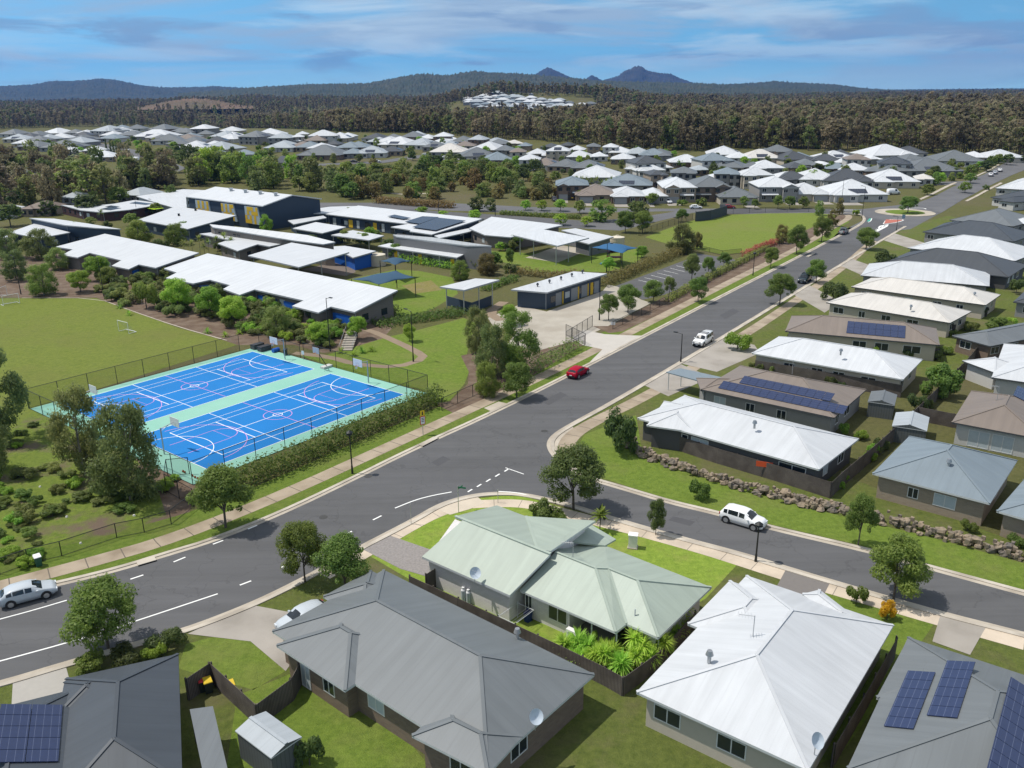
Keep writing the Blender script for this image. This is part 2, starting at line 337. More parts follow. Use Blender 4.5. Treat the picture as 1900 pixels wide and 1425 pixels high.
def limbs(segs, n=6):
    """tapered trunk and limbs as quads: list of (a, b, r0, r1)"""
    V, Fc = [], []
    for a, b, r0, r1 in segs:
        a, b = Vector(a), Vector(b); d = (b - a).normalized(); u = d.orthogonal().normalized(); w = d.cross(u); o = len(V)
        for p, r in ((a, r0), (b, r1)):
            for i in range(n): V.append(p + (u * math.cos(6.2832 * i / n) + w * math.sin(6.2832 * i / n)) * r)
        for i in range(n): Fc.append((o + i, o + (i + 1) % n, o + n + (i + 1) % n, o + n + i))
    return np.array([tuple(v) for v in V]), np.array(Fc)
def crown_spec(style, seed):
    """nominal trees are 1 wide-radius unit scale: returns clumps, trunk segments; sizes in metres for a tree of height H"""
    g = random.Random(seed); C, Rr, S = [], [], []
    if style == 'round':                       # street tree, 6.5 m tall, crown 5.4 m wide
        H = 6.5; S.append(((0, 0, 0), (0.05, 0, 1.9), 0.13, 0.10))
        for i in range(38):
            a = g.random() * 6.283; t = g.random(); z = 1.95 + 4.0 * t; rr = 2.05 * math.sin(math.pi * (0.22 + 0.70 * t)) ** 0.8 * (0.35 + 0.75 * g.random() ** 0.5)
            c = (rr * math.cos(a), rr * math.sin(a), z); C.append(c); Rr.append(g.choice((.35, .5, .65, .8, .95, 1.1)))
            if i < 9: S.append(((0.05, 0, g.uniform(1.5, 2.1)), (c[0] * .8, c[1] * .8, c[2] - .2), 0.06, 0.02))
        return C, Rr, S, 0.85, (0.05, 0, 1.9)
    if style == 'gum':                         # loose drooping eucalypt, 10 m tall, 7 m wide
        S.append(((0, 0, 0), (0.2, 0.1, 3.0), 0.20, 0.15)); S.append(((0.2, 0.1, 3.0), (0.5, -0.2, 7.0), 0.15, 0.07))
        for i in range(60):
            a = g.random() * 6.283; t = g.random() ** 1.15; z = 1.2 + 8.2 * t; rr = 3.0 * math.sin(math.pi * (0.25 + 0.66 * t)) ** 0.7 * (0.3 + 0.8 * g.random() ** 0.6)
            c = (rr * math.cos(a), rr * math.sin(a), z); C.append(c); Rr.append(g.choice((.6, .75, .9, 1.05, 1.25)))
            if i < 12: S.append(((0.3, 0, max(1.2, z * .55)), (c[0] * .85, c[1] * .85, c[2]), 0.07, 0.02))
        return C, Rr, S, 1.1, None
    if style == 'bush':                        # 2 m wide, 1.5 m tall
        for i in range(11):
            a = g.random() * 6.283; rr = 0.72 * g.random() ** 0.5; C.append((rr * math.cos(a), rr * math.sin(a), g.uniform(0.3, 1.12) * (1.1 - 0.5 * rr))); Rr.append(g.uniform(0.24, 0.42))
        S.append(((0, 0, -0.02), (0, 0, 0.6), 0.05, 0.03)); return C, Rr, S, 0.8, None
    if style == 'tall':                        # forest eucalypt, 19 m tall, bare lower trunk
        S.append(((0, 0, -0.5), (0.2, 0, 9), 0.24, 0.18)); S.append(((0.2, 0, 9), (0.5, 0.2, 16.5), 0.18, 0.05))
        for i in range(22):
            a = g.random() * 6.283; t = g.random() ** .8; z = 3.0 + 15 * t; rr = 3.5 * math.sin(math.pi * (0.2 + 0.68 * t)) * (0.3 + 0.7 * g.random())
            c = (rr * math.cos(a), rr * math.sin(a), z); C.append(c); Rr.append(g.uniform(0.9, 1.8))
            if i < 6: S.append(((0.25, 0, z * .72), (c[0], c[1], c[2]), 0.08, 0.03))
        return C, Rr, S, 0.9, None
    if style == 'column':                      # pencil cypress 6 m tall
        for i in range(14): C.append((g.uniform(-.12, .12), g.uniform(-.12, .12), 0.4 + 5.3 * i / 13)); Rr.append(0.48 * (1 - 0.55 * i / 13))
        S.append(((0, 0, -0.05), (0, 0, 1), 0.08, 0.06)); return C, Rr, S, 1.3, None
CROWN, TRUNK, LOW = {}, {}, {}
def proto(style, leaf, seed, n, size, bark=BARK, **kw):
    key = (style, leaf, seed)
    if key not in CROWN:
        C, Rr, S, fl, _ = crown_spec(style, seed); V, Fc = leaves(C, Rr, n, size, seed * 31 + 5, flat=fl, **kw)
        CROWN[key] = mesh_np('crown', V, Fc, [LEAF[leaf]]); v, f = limbs(S); TRUNK[key] = mesh_np('trunk', v, f, [bark])
    return CROWN[key], TRUNK[key]
def lowtree(style, leaf, seed, n, size, bark=BARK, **kw):
    key = (style, leaf, seed)
    if key not in LOW:
        C, Rr, S, fl, _ = crown_spec(style, seed); V, Fc = leaves(C, Rr, n, size, seed * 17 + 3, flat=fl, **kw); v, f = limbs(S, 5)
        LOW[key] = mesh_np('tree', np.vstack([V, v]), np.vstack([Fc, f + len(V)]), [LEAF[leaf], bark], [0] * len(Fc) + [1] * len(f))
    return LOW[key]
DIM = dict(round=(5.5, 6.8), gum=(8.4, 10.6), bush=(2.4, 1.65), tall=(7.2, 19.5), column=(1.1, 6.2))
PARAM = dict(round=(13000, 0.112, BARK, dict(shell=0.65)), gum=(14000, 0.135, PALEBARK, dict(stretch=1.25, droop=0.8, shell=0.35)), bush=(2600, 0.07, BARK, dict(shell=0.7)), tall=(520, 0.42, PALEBARK, dict(shell=0.3)), column=(900, 0.13, BARK, {}))
LOWPARAM = dict(round=(900, 0.36, BARK, dict(shell=.7)), gum=(1000, 0.44, DARKBARK, dict(stretch=1.2, droop=0.6, shell=0.35)), bush=(260, 0.20, BARK, {}), tall=(520, 0.55, MIDBARK, dict(shell=0.3)), column=(300, 0.24, BARK, {}))
def tree(name, label, style, leaf, base, w, h, group=None, cat='tree', low=False, seed=None, base_px=True):
    """base: photo pixel of the foot (or a ground point); w, h: crown width and total height in metres, or photo pixels when > 0 and base_px"""
    P = gp(*base) if base_px else Vector(base)
    if base_px:
        k = mpp(P); w = w * k; dep = math.atan2(CAMH - P.z, P.y); h = h * k / math.cos(dep) * 0.97
    sd = seed if seed is not None else random.randrange(3)
    dw, dh = DIM[style]; sc = (w / dw, w / dw * random.uniform(.93, 1.07), h / dh)
    rz = random.random() * 6.28
    if low:
        n, s, bk, kw = LOWPARAM[style]; o = bpy.data.objects.new(name, lowtree(style, leaf, sd, n, s, bk, **kw)); COL.objects.link(o)
        o.location = P; o.rotation_euler = (0, 0, rz); o.scale = sc; tag(o, label, cat, group); return o
    n, s, bk, kw = PARAM[style]; cm, tm = proto(style, leaf, sd, n, s, bk, **kw)
    r = thing(name, label, cat, P, group, rz); r.scale = sc
    for nm, me in (('crown', cm), ('trunk', tm)):
        o = bpy.data.objects.new(nm, me); COL.objects.link(o); o.parent = r
    return r
def hedge(name, label, pl, width, height, leaf, cat='hedge', size=0.16, dens=95, seed=3, jag=0.25, part=False):
    """one clipped hedge along a ground polyline"""
    g = np.random.default_rng(seed); pl = dense(pl, 0.7); C, Rr = [], []
    for i, p in enumerate(pl):
        t = (pl[min(i + 1, len(pl) - 1)] - pl[max(0, i - 1)]).normalized(); q = Vector((-t.y, t.x, 0))
        for j in range(max(2, int(width / 0.6))):
            a = (j + .5) / max(2, int(width / 0.6)) - .5
            for zf in (0.3, 0.72):
                hh = height * (1 + jag * (g.random() - .5)); c = p + q * (a * width * .9 + g.normal() * .1); C.append((c.x, c.y, p.z + hh * zf)); Rr.append(height * 0.30 * (0.8 + 0.5 * g.random()))
    L = sum((b - a).length for a, b in zip(pl, pl[1:])); V, Fc = leaves(C, Rr, int(L * dens), size, seed, flat=1.0, shell=0.6)
    o = pl[len(pl) // 2]; V = V - np.array([o.x, o.y, o.z]); V[:, 2] = np.maximum(V[:, 2], 0.02)
    ob = bpy.data.objects.new(name, mesh_np(name, V, Fc, [LEAF[leaf]])); COL.objects.link(ob); ob.location = o
    return tag(ob, label, cat)
def blades(name, label, P, r, h, n, seed, leaf='yucca', heads=((0, 0, 1.0),), cat='plant', group=None, k=0.06):
    """spiky rosette plant: long narrow blades from one or more heads on stems"""
    g = np.random.default_rng(seed); V, Fc = [], []; S = []
    for hx, hy, hz in heads:
        S.append(((hx * .4, hy * .4, -.02), (hx, hy, hz), 0.05, 0.04))
        for i in range(n):
            a = g.random() * 6.283; el = g.uniform(-0.35, 1.35); L = r * g.uniform(.75, 1.1); d = np.array([math.cos(a) * math.cos(el), math.sin(a) * math.cos(el), math.sin(el)]); q = np.array([-math.sin(a), math.cos(a), 0]) * k
            o = np.array([hx, hy, hz]); m = o + d * L * .55; e = o + d * L + np.array([0, 0, -0.22 * L * math.cos(el)]); b = len(V)
            V += [o - q * .6, o + q * .6, m + q, m - q, e]; Fc += [(b, b + 1, b + 2, b + 3), (b + 3, b + 2, b + 4, b + 4)]
    bm_v = np.array(V); me = bpy.data.meshes.new(name); me.from_pydata([tuple(v) for v in bm_v], [], [f if f[2] != f[3] else f[:3] for f in [tuple(x) for x in Fc]]); me.materials.append(LEAF[leaf])
    R0 = thing(name, label, cat, P, group); o = bpy.data.objects.new('foliage', me); COL.objects.link(o); o.parent = R0
    v, f = limbs(S); t = bpy.data.objects.new('stem', mesh_np('stem', v, f, [BARK])); COL.objects.link(t); t.parent = R0
    return R0
def palm(name, label, base, h, r, cat='palm', group=None, px=True, leaf='lime'):
    P = gp(*base) if px else base
    return blades(name, label, P, r, h, 46, random.randrange(999), leaf, ((0.1, 0, h),), cat, group, 0.10)
# ---------------------------------------------------------------- ground, roads, paths
LAWN = grassm('lawn', (0.075, 0.125, 0.020), (0.120, 0.175, 0.034), (0.20, 0.19, 0.07), 0.12, 0.5)
VERGE = grassm('verge_grass', (0.065, 0.110, 0.018), (0.105, 0.155, 0.030), (0.16, 0.155, 0.055), 0.2, 0.5)
OVAL = grassm('oval_grass', (0.098, 0.140, 0.028), (0.128, 0.172, 0.036), (0.19, 0.185, 0.065), 0.05, 0.6)
FIELD = grassm('field_grass', (0.098, 0.132, 0.028), (0.124, 0.158, 0.036), (0.155, 0.150, 0.050), 0.045, 0.7)
BRIGHT = grassm('bright_lawn', (0.115, 0.195, 0.028), (0.185, 0.265, 0.048), (0.27, 0.26, 0.08), 0.3, 0.6)
YARD = grassm('yard_grass', (0.060, 0.085, 0.022), (0.095, 0.12, 0.034), (0.15, 0.12, 0.075), 0.15, 0.8)
SCRUB = grassm('scrub_ground', (0.070, 0.115, 0.022), (0.125, 0.165, 0.036), (0.150, 0.112, 0.082), 0.17, 1.0, 0.49, 0.62)
BUSHLAND = grassm('bushland', (0.062, 0.070, 0.028), (0.090, 0.094, 0.040), (0.13, 0.105, 0.07), 0.02, 0.8)
MULCH = mat('mulch', (0.115, 0.075, 0.05), 0.95, 0.35, 2.5, color2=(0.17, 0.125, 0.09), sc2=0.5, bump=0.5, bscale=9)
EARTH = mat('bare_earth', (0.30, 0.215, 0.15), 0.95, 0.25, 1.5, color2=(0.36, 0.28, 0.2), sc2=0.1)
ASPH = mat('asphalt', (0.096, 0.096, 0.099), 0.85, 0.10, 0.6, spec=0.25, color2=(0.102, 0.102, 0.107), sc2=0.06, bump=0.25, bscale=30)
def road_wear(m):
    nt = m.node_tree; N = nt.nodes.new; L = nt.links.new; b = nt.nodes['Principled BSDF']; tc = N('ShaderNodeTexCoord'); mp = N('ShaderNodeMapping'); mp.inputs['Rotation'].default_value = (0, 0, R(-55)); mp.inputs['Scale'].default_value = (.03, .55, 1); L(tc.outputs['Object'], mp.inputs[0])
    n = N('ShaderNodeTexNoise'); n.inputs['Scale'].default_value = 1; n.inputs['Detail'].default_value = 7; n.inputs['Roughness'].default_value = .65; L(mp.outputs[0], n.inputs[0]); r = N('ShaderNodeMapRange'); r.inputs[1].default_value = .35; r.inputs[2].default_value = .68; r.inputs[3].default_value = .90; r.inputs[4].default_value = 1.14; L(n.outputs['Fac'], r.inputs[0])
    v = N('ShaderNodeVectorMath'); v.operation = 'SCALE'; L(b.inputs['Base Color'].links[0].from_socket, v.inputs[0]); L(r.outputs[0], v.inputs['Scale'])
    w = N('ShaderNodeTexVoronoi'); w.feature = 'DISTANCE_TO_EDGE'; w.inputs['Scale'].default_value = .16; nz = N('ShaderNodeTexNoise'); nz.inputs['Scale'].default_value = .5; nz.inputs['Detail'].default_value = 6; L(tc.outputs['Object'], nz.inputs[0]); vm = N('ShaderNodeVectorMath'); vm.operation = 'MULTIPLY_ADD'; L(nz.outputs['Color'], vm.inputs[0]); vm.inputs[1].default_value = (5, 5, 5); L(tc.outputs['Object'], vm.inputs[2]); L(vm.outputs[0], w.inputs['Vector'])
    k = N('ShaderNodeMapRange'); k.inputs[1].default_value = .004; k.inputs[2].default_value = .016; k.inputs[3].default_value = .84; k.inputs[4].default_value = 1; L(w.outputs['Distance'], k.inputs[0]); v2 = N('ShaderNodeVectorMath'); v2.operation = 'SCALE'; L(v.outputs[0], v2.inputs[0]); L(k.outputs[0], v2.inputs['Scale']); L(v2.outputs[0], b.inputs['Base Color'])
road_wear(ASPH)
ASPH2 = mat('asphalt_aged', (0.118, 0.118, 0.124), 0.88, 0.10, 0.8, spec=0.2, color2=(0.14, 0.14, 0.145), sc2=0.12, bump=0.2)
CONC = mat('concrete', (0.44, 0.39, 0.32), 0.9, 0.14, 0.9, color2=(0.33, 0.285, 0.23), sc2=0.35)
PAD = mat('concrete_apron', (0.40, 0.365, 0.31), 0.9, 0.12, 0.5, color2=(0.32, 0.285, 0.235), sc2=0.15)
DRIVE = mat('driveway_concrete', (0.34, 0.31, 0.275), 0.9, 0.14, 0.6, color2=(0.26, 0.235, 0.205), sc2=0.3)
AGGR = mat('exposed_aggregate', (0.24, 0.22, 0.21), 0.95, 0.4, 5.0)
PATHM = uv_lines(mat('path_concrete', (0.36, 0.295, 0.22), 0.9, 0.18, 0.8, color2=(0.235, 0.185, 0.13), sc2=0.4), 0, 3.0, 0.10, (0.13, 0.11, 0.085))
KERB = mat('kerb_concrete', (0.50, 0.45, 0.38), 0.9, 0.16, 0.9, color2=(0.33, 0.29, 0.24), sc2=0.3)
WHITE = mat('line_white', (0.78, 0.78, 0.76), 0.7, 0.06)
WATER = mat('pond_water', (0.05, 0.045, 0.03), 0.06, 0.2, 0.1, spec=0.6)
def pts(*a): return [gp(x, y, 0.0) for x, y in a]
def ground():
    ys = np.concatenate([np.arange(-60, 330, 30), np.arange(330, 2400, 18), np.arange(2400, 5000, 120), np.arange(5000, 12001, 700)])
    us = np.linspace(-1.05, 1.05, 150); V = []
    for y in ys:
        W = max(260, abs(y) * 0.95 + 160)
        for u in us: x = u * W; V.append((x, y, float(hgt(x, y))))
    n = len(us); Fc = [(j * n + i, j * n + i + 1, (j + 1) * n + i + 1, (j + 1) * n + i) for j in range(len(ys) - 1) for i in range(n - 1)]
    me = mesh_np('ground', np.array(V), np.array(Fc), [BUSHLAND]); me.polygons.foreach_set('use_smooth', [True] * len(Fc))
    o = bpy.data.objects.new('ground', me); COL.objects.link(o); kind(o, 'structure')
ground()
# main road kerbs (photo pixels on the ground)
KL = smoothline(pts((-60, 1120), (0, 1106), (110, 1083), (221, 1056), (313, 1027), (392, 1004), (520, 953), (640, 896), (768, 832), (919, 764), (1087, 680), (1210, 616), (1340, 549), (1450, 493), (1552, 440), (1592, 420), (1606, 408), (1598, 397), (1560, 394)), 2)
KR = smoothline(pts((-60, 1283), (0, 1270), (129, 1231), (250, 1197), (345, 1170), (430, 1138), (502, 1107), (590, 1062), (671, 1016), (720, 991), (775, 962), (812, 940), (848, 927), (885, 919), (922, 916), (969, 917), (1050, 935), (1130, 961), (1258, 998), (1380, 1030), (1458, 1055), (1600, 1097), (1744, 1139), (1900, 1178), (1990, 1203)), 2)
KT = smoothline(pts((1990, 1124), (1900, 1101), (1698, 1046), (1616, 1023), (1426, 979), (1341, 955), (1239, 931), (1163, 908), (1087, 886), (1045, 860), (1024, 838), (1020, 820), (1035, 803), (1085, 775), (1128, 752), (1263, 673), (1428, 573), (1588, 474), (1680, 420)), 2)
road_poly = [p for p in KL]; 
patch('main_road', [(p.x, p.y) for p in KL[:-6]] + [(p.x, p.y) for p in pts((1680, 420))] + [(p.x, p.y) for p in reversed(KT)] + [(p.x, p.y) for p in reversed(KR)], ASPH, 0.012, px=False)
# cross street, roundabout, roads beyond
patch('cross_street', [(560, 376), (760, 376), (844, 377), (980, 384), (1220, 387), (1500, 387), (1600, 388), (1625, 385), (1700, 377), (1723, 369), (1767, 347), (1790, 338), (1825, 325), (1856, 308), (1900, 285), (1900, 316), (1872, 327), (1825, 350), (1787, 370), (1745, 395), (1690, 425), (1545, 442), (1552, 434), (1603, 408), (1598, 398), (1500, 397), (1330, 397), (1240, 392), (980, 396), (844, 391), (760, 388), (560, 386)], ASPH2, 0.008)
patch('school_car_park', [(715, 381), (800, 391), (980, 402), (1090, 410), (1085, 424), (1000, 421), (880, 412), (700, 396)], ASPH, 0.006)
patch('access_road', [(1085, 424), (1090, 410), (1180, 404), (1262, 391), (1300, 391), (1215, 412), (1150, 428)], ASPH2, 0.010)
patch('staff_car_park', [(1141, 531), (1284, 478), (1294, 470), (1368, 482), (1312, 513), (1236, 546), (1193, 556)], ASPH, 0.008)
for k, x in enumerate(np.linspace(1, 9, 9)):
    a = Vector((1172, 524)).lerp(Vector((1290, 480)), x / 10); p = gp(a.x, a.y, 0); q = gp(a.x + 27, a.y + 13 * .5, 0)
    strip('bay_line', [p, q], offset([p, q], .12), WHITE, 0.014)
strip('kerb', KL, offset(KL, 0.42), KERB, 0.0, h=0.09)
strip('kerb', KR, offset(KR, -0.42), KERB, 0.0, h=0.09)
strip('kerb', offset(KT, -0.42), KT, KERB, 0.0, h=0.09)
strip('gutter', KL, offset(KL, -0.45), CONC, 0.017)
strip('gutter', KR, offset(KR, 0.45), CONC, 0.017)
strip('gutter', KT, offset(KT, 0.45), CONC, 0.017)
# footpath and verges along the school side
PM = smoothline(pts((-60, 1103), (0, 1088), (159, 1046), (324, 999), (530, 916), (694, 841), (919, 738), (1024, 690), (1163, 620), (1378, 511), (1479, 462), (1552, 418), (1576, 405), (1574, 398), (1540, 396)), 2)
strip('footpath', offset(PM, -1.0), offset(PM, 1.0), PATHM, 0.020)
strip('verge', offset(KL, 0.42)[:len(KL) - 14], offset(KL, 7.0)[:len(KL) - 14], VERGE, 0.008)
# side street verges, corner block
patch('corner_verge', [(1020, 822), (1035, 803), (1088, 776), (1130, 752), (1263, 674), (1428, 574), (1590, 475), (1680, 421), (1760, 400), (1900, 440), (1900, 700), (1500, 700), (1560, 880), (1900, 1012), (1900, 1100), (1616, 1022), (1426, 978), (1239, 930), (1163, 907), (1090, 885), (1045, 859)], YARD, 0.004)
patch('corner_lawn', [(1085, 806), (1180, 770), (1190, 830), (1260, 870), (1400, 910), (1530, 950), (1700, 990), (1900, 1045), (1900, 1096), (1616, 1016), (1426, 972), (1239, 925), (1163, 902), (1100, 880), (1060, 850)], LAWN, 0.009)
cp = smoothline(pts((1620, 447), (1560, 500), (1430, 590), (1350, 640), (1260, 700), (1180, 745), (1110, 778), (1062, 806), (1048, 830), (1055, 850)), 2)
strip('footpath', offset(cp, -1.0), offset(cp, 1.0), PATHM, 0.016)
patch('corner_path', [(1022, 836), (1020, 820), (1036, 802), (1060, 790), (1072, 800), (1050, 822), (1046, 850), (1042, 857)], CONC, 0.013)
for q in ([(1345, 627), (1400, 640), (1410, 655), (1330, 690), (1262, 674)], [(1196, 715), (1262, 675), (1320, 700), (1240, 735)], [(1470, 545), (1500, 528), (1560, 560), (1530, 580)], [(1560, 493), (1580, 480), (1650, 505), (1620, 520)], [(1640, 446), (1660, 433), (1720, 452), (1700, 465)]):
    patch('driveway', q, DRIVE, 0.022)
# main block front yard, footpath and lawn
FP = smoothline(pts((600, 1068), (660, 1035), (704, 1010), (752, 982), (800, 956), (850, 938), (890, 935), (960, 933), (1010, 942), (1100, 966), (1180, 985), (1300, 1018), (1370, 1040), (1450, 1066), (1560, 1098), (1740, 1150), (1900, 1195)), 2)
patch('house_block', [(520, 1104), (600, 1062), (680, 1016), (815, 943), (860, 926), (925, 919), (975, 920), (1130, 965), (1380, 1034), (1600, 1101), (1900, 1182), (1990, 1330), (1990, 1540), (-120, 1540), (-120, 1300), (0, 1274), (345, 1175)], YARD, 0.004)
patch('front_lawn', [(668, 1021), (720, 993), (812, 943), (850, 929), (930, 920), (972, 921), (1131, 966), (1380, 1034), (1310, 1110), (1230, 1160), (1155, 1262), (1010, 1205), (760, 1075)], BRIGHT, 0.009)
strip('footpath', offset(FP, -0.85), offset(FP, 0.85), mat('pale_path', (0.56, 0.47, 0.37), 0.9, 0.12, 1.0, color2=(0.44, 0.37, 0.29), sc2=0.4), 0.018)
for i in range(2, len(FP) - 1):
    if i % 3 == 0 and (FP[i + 1] - FP[i]).length > 0.4:
        t = (FP[i + 1] - FP[i]).normalized(); q = Vector((-t.y, t.x, 0)); a = FP[i]
        strip('path_joint', [a - q * .85, a + q * .85], [a - q * .85 + t * .05, a + q * .85 + t * .05], mat('joint', (0.16, 0.14, 0.12), 0.9), 0.0205)
patch('corner_ramp', [(812, 945), (848, 929), (885, 921), (900, 933), (870, 945), (835, 955)], mat('ramp_concrete', (0.52, 0.45, 0.36), 0.9, 0.12, 1), 0.023)
patch('driveway', [(671, 1018), (722, 993), (800, 1020), (800, 1072), (742, 1055)], AGGR, 0.027)
patch('driveway', [(348, 1176), (465, 1122), (560, 1140), (600, 1150), (530, 1245), (465, 1190)], DRIVE, 0.027)
patch('driveway', [(24, 1264), (122, 1236), (140, 1300), (20, 1330)], mat('drive_pale', (0.36, 0.34, 0.31), 0.9, 0.08), 0.027)
patch('front_lawn', [(345, 1195), (440, 1170), (530, 1245), (470, 1280), (330, 1240)], LAWN, 0.010)
patch('back_lawn', [(440, 1290), (540, 1250), (720, 1330), (800, 1425), (420, 1425)], LAWN, 0.010)
patch('driveway', [(1458, 1057), (1540, 1081), (1520, 1120), (1440, 1090)], mat('drive_dark', (0.17, 0.155, 0.145), 0.9, 0.1), 0.027)
patch('driveway', [(1745, 1141), (1830, 1162), (1800, 1215), (1730, 1190)], DRIVE, 0.027)
patch('side_lawn', [(1540, 1085), (1744, 1142), (1640, 1290), (1560, 1400), (1500, 1425), (1640, 1170), (1520, 1120)], LAWN, 0.009)
# widened pale shoulder near the corner
patch('road_shoulder', [(660, 1021), (720, 986), (775, 957), (811, 935), (850, 921), (890, 914), (925, 911), (925, 916), (890, 919), (848, 927), (811, 941), (720, 992), (672, 1016)], ASPH2, 0.015)
# road paint
def dash(a, b, w=0.14):
    p, q = gp(*a, 0), gp(*b, 0); strip('road_marking', offset([p, q], w / 2), offset([p, q], -w / 2), WHITE, 0.0195)
for a, b in (((242, 1075), (266, 1067)), ((322, 1043), (344, 1034)), ((395, 1010), (414, 1003)), ((460, 982), (477, 975)), ((445, 1086), (466, 1078)), ((522, 1053), (541, 1045)), ((594, 1016), (608, 1010)), ((638, 993), (653, 986)), ((692, 965), (708, 957))): dash(a, b, 0.17)
def line(pl, w=0.13): 
    pl = smoothline([gp(*a, 0) for a in pl], 2); strip('road_marking', offset(pl, w / 2), offset(pl, -w / 2), WHITE, 0.0195)
line([(-20, 1155), (0, 1149), (60, 1133), (124, 1114)], 0.14); line([(-20, 1232), (0, 1227), (150, 1186), (290, 1140), (404, 1102)], 0.15); line([(733, 943), (770, 928), (800, 920), (838, 913)], 0.16)
for k in range(5): dash((868 + k * 17, 913 - k * 9.5), (876 + k * 17, 908 - k * 9.5), 0.18)
line([(938, 868), (955, 874), (972, 880)], 0.12); line([(925, 912), (960, 914), (990, 922)], 0.16)
def ring(name, c, r0, r1, m, z, sx=1, sy=1, a0=0, a1=360, n=48, h=0):
    A = [Vector((c.x + sx * r0 * math.cos(R(a0 + (a1 - a0) * i / n)), c.y + sy * r0 * math.sin(R(a0 + (a1 - a0) * i / n)), 0)) for i in range(n + 1)]
    B = [Vector((c.x + sx * r1 * math.cos(R(a0 + (a1 - a0) * i / n)), c.y + sy * r1 * math.sin(R(a0 + (a1 - a0) * i / n)), 0)) for i in range(n + 1)]
    return strip(name, A, B, m, z, h=h)
RB = gp(1679, 394.5, 0)
ring('roundabout_apron', RB, 0.01, 9.2, CONC, 0.02, h=0.10); ring('roundabout_lawn', RB, 0.01, 6.0, LAWN, 0.135)
patch('splitter_island', [(1640, 415), (1644, 407), (1676, 408), (1664, 412)], mat('paint_red', (0.42, 0.13, 0.09), 0.8), 0.030)
line([(1639, 416), (1645, 406.5), (1682, 407), (1664, 413), (1639, 416)], 0.35)
patch('road_marking', [(1621, 430), (1632, 419), (1649, 416), (1647, 420), (1626, 431)], WHITE, 0.026)
for k in range(3): patch('road_marking', [(1625 + k * 6.5, 427 - k * 2.7), (1628 + k * 6.5, 425.5 - k * 2.7), (1631 + k * 6.5, 422.5 - k * 2.3), (1628 + k * 6.5, 422.8 - k * 2.3)], ASPH, 0.031)
patch('road_marking', [(1608, 411), (1613, 405), (1617, 405), (1614, 411)], mat('paint_green', (0.05, 0.30, 0.23), 0.8), 0.031)
line([(1611, 412.5), (1616, 410), (1617.5, 405)], 0.3)
for q in ([(1540, 391), (1560, 389.5), (1592, 390), (1596, 393)], [(1660, 389), (1690, 386), (1715, 386), (1718, 388)]): line(q, 0.5)
# school grounds
patch('playing_field', [(-80, 553), (56, 553.6), (179, 553.6), (240, 576), (330, 608), (417, 632), (440, 640), (66, 758), (20, 800), (-120, 830)], FIELD, 0.006)
e = smoothline(pts((40, 553), (179, 553), (240, 576), (330, 607), (420, 632)), 1); strip('field_edging', e, offset(e, .25), CONC, 0.02)
patch('garden_bed', [(-60, 552), (179, 552), (240, 575), (330, 606), (440, 640), (545, 640), (600, 655), (700, 640), (735, 600), (660, 590), (600, 585), (480, 540), (300, 505), (120, 470), (-60, 480)], MULCH, 0.005)
patch('school_lawn', [(545, 655), (640, 690), (785, 724), (808, 750), (835, 743), (862, 712), (870, 690), (866, 660), (872, 630), (885, 600), (860, 590), (765, 615), (720, 625), (670, 640), (600, 660)], LAWN, 0.010)
patch('garden_bed', [(805, 748), (835, 745), (868, 712), (870, 690), (855, 660), (900, 650), (1000, 650), (1060, 634), (1082, 640), (1000, 690), (930, 730), (840, 766)], MULCH, 0.013)
for pl, w in (([(545, 655), (610, 662), (660, 676), (735, 682), (790, 665), (770, 650), (700, 618), (680, 612)], 1.5), ([(935, 560), (905, 580), (930, 595)], 2.0)):
    pl = smoothline([gp(*a, 0) for a in pl], 1); strip('school_path', offset(pl, w / 2), offset(pl, -w / 2), mat('brown_path', (0.24, 0.18, 0.125), 0.9, 0.15, 1.0), 0.016)
patch('school_lawn', [(640, 520), (735, 500), (780, 503), (840, 515), (850, 545), (800, 575), (740, 590), (725, 560), (740, 540)], LAWN, 0.008)
patch('dry_grass', [(745, 530), (800, 520), (820, 538), (770, 545)], grassm('dry_grass', (0.12, 0.13, 0.04), (0.18, 0.16, 0.07), (0.24, 0.19, 0.11), 0.3, 0.9), 0.011)
patch('school_lawn', [(905, 465), (985, 470), (1095, 455), (1180, 462), (1200, 470), (1170, 495), (1120, 505), (1060, 503), (990, 505), (915, 480)], LAWN, 0.008)
patch('canopy_slab', [(975, 478), (1040, 455), (1095, 463), (1035, 487)], PAD, 0.012)
patch('canopy_slab', [(560, 500), (650, 480), (660, 505), (640, 512)], mat('brown_paving', (0.16, 0.13, 0.11), 0.9), 0.012)
patch('service_yard', [(905, 590), (962, 566), (1014, 578), (1118, 540), (1128, 528), (1146, 532), (1190, 556), (1208, 562), (1128, 605), (1052, 640), (1000, 650), (940, 640), (960, 615), (915, 605)], PAD, 0.012)
patch('driveway_apron', [(1082, 612), (1122, 620), (1163, 622), (1199, 623), (1086, 680), (1118, 648), (1080, 640), (1062, 625)], mat('apron_new', (0.46, 0.43, 0.39), 0.9, 0.08, 0.6), 0.026)
patch('garden_bed', [(1100, 605), (1130, 605), (1205, 565), (1240, 547), (1370, 483), (1500, 425), (1560, 398), (1575, 400), (1480, 458), (1300, 548), (1155, 615), (1130, 618)], MULCH, 0.013)
patch('verge', [(1140, 612), (1300, 545), (1480, 455), (1570, 405), (1576, 412), (1480, 470), (1380, 518), (1165, 626)], VERGE, 0.011)
patch('oval', [(1197, 440), (1240, 424), (1278, 411), (1310, 404), (1340, 399), (1420, 396), (1507, 395), (1545, 398), (1560, 402), (1510, 424), (1440, 452), (1390, 468), (1340, 472), (1290, 463), (1240, 453)], OVAL, 0.012)
patch('park_lawn', [(560, 312), (640, 304), (720, 305), (770, 309), (745, 316), (640, 330), (560, 335)], OVAL, 0.05)
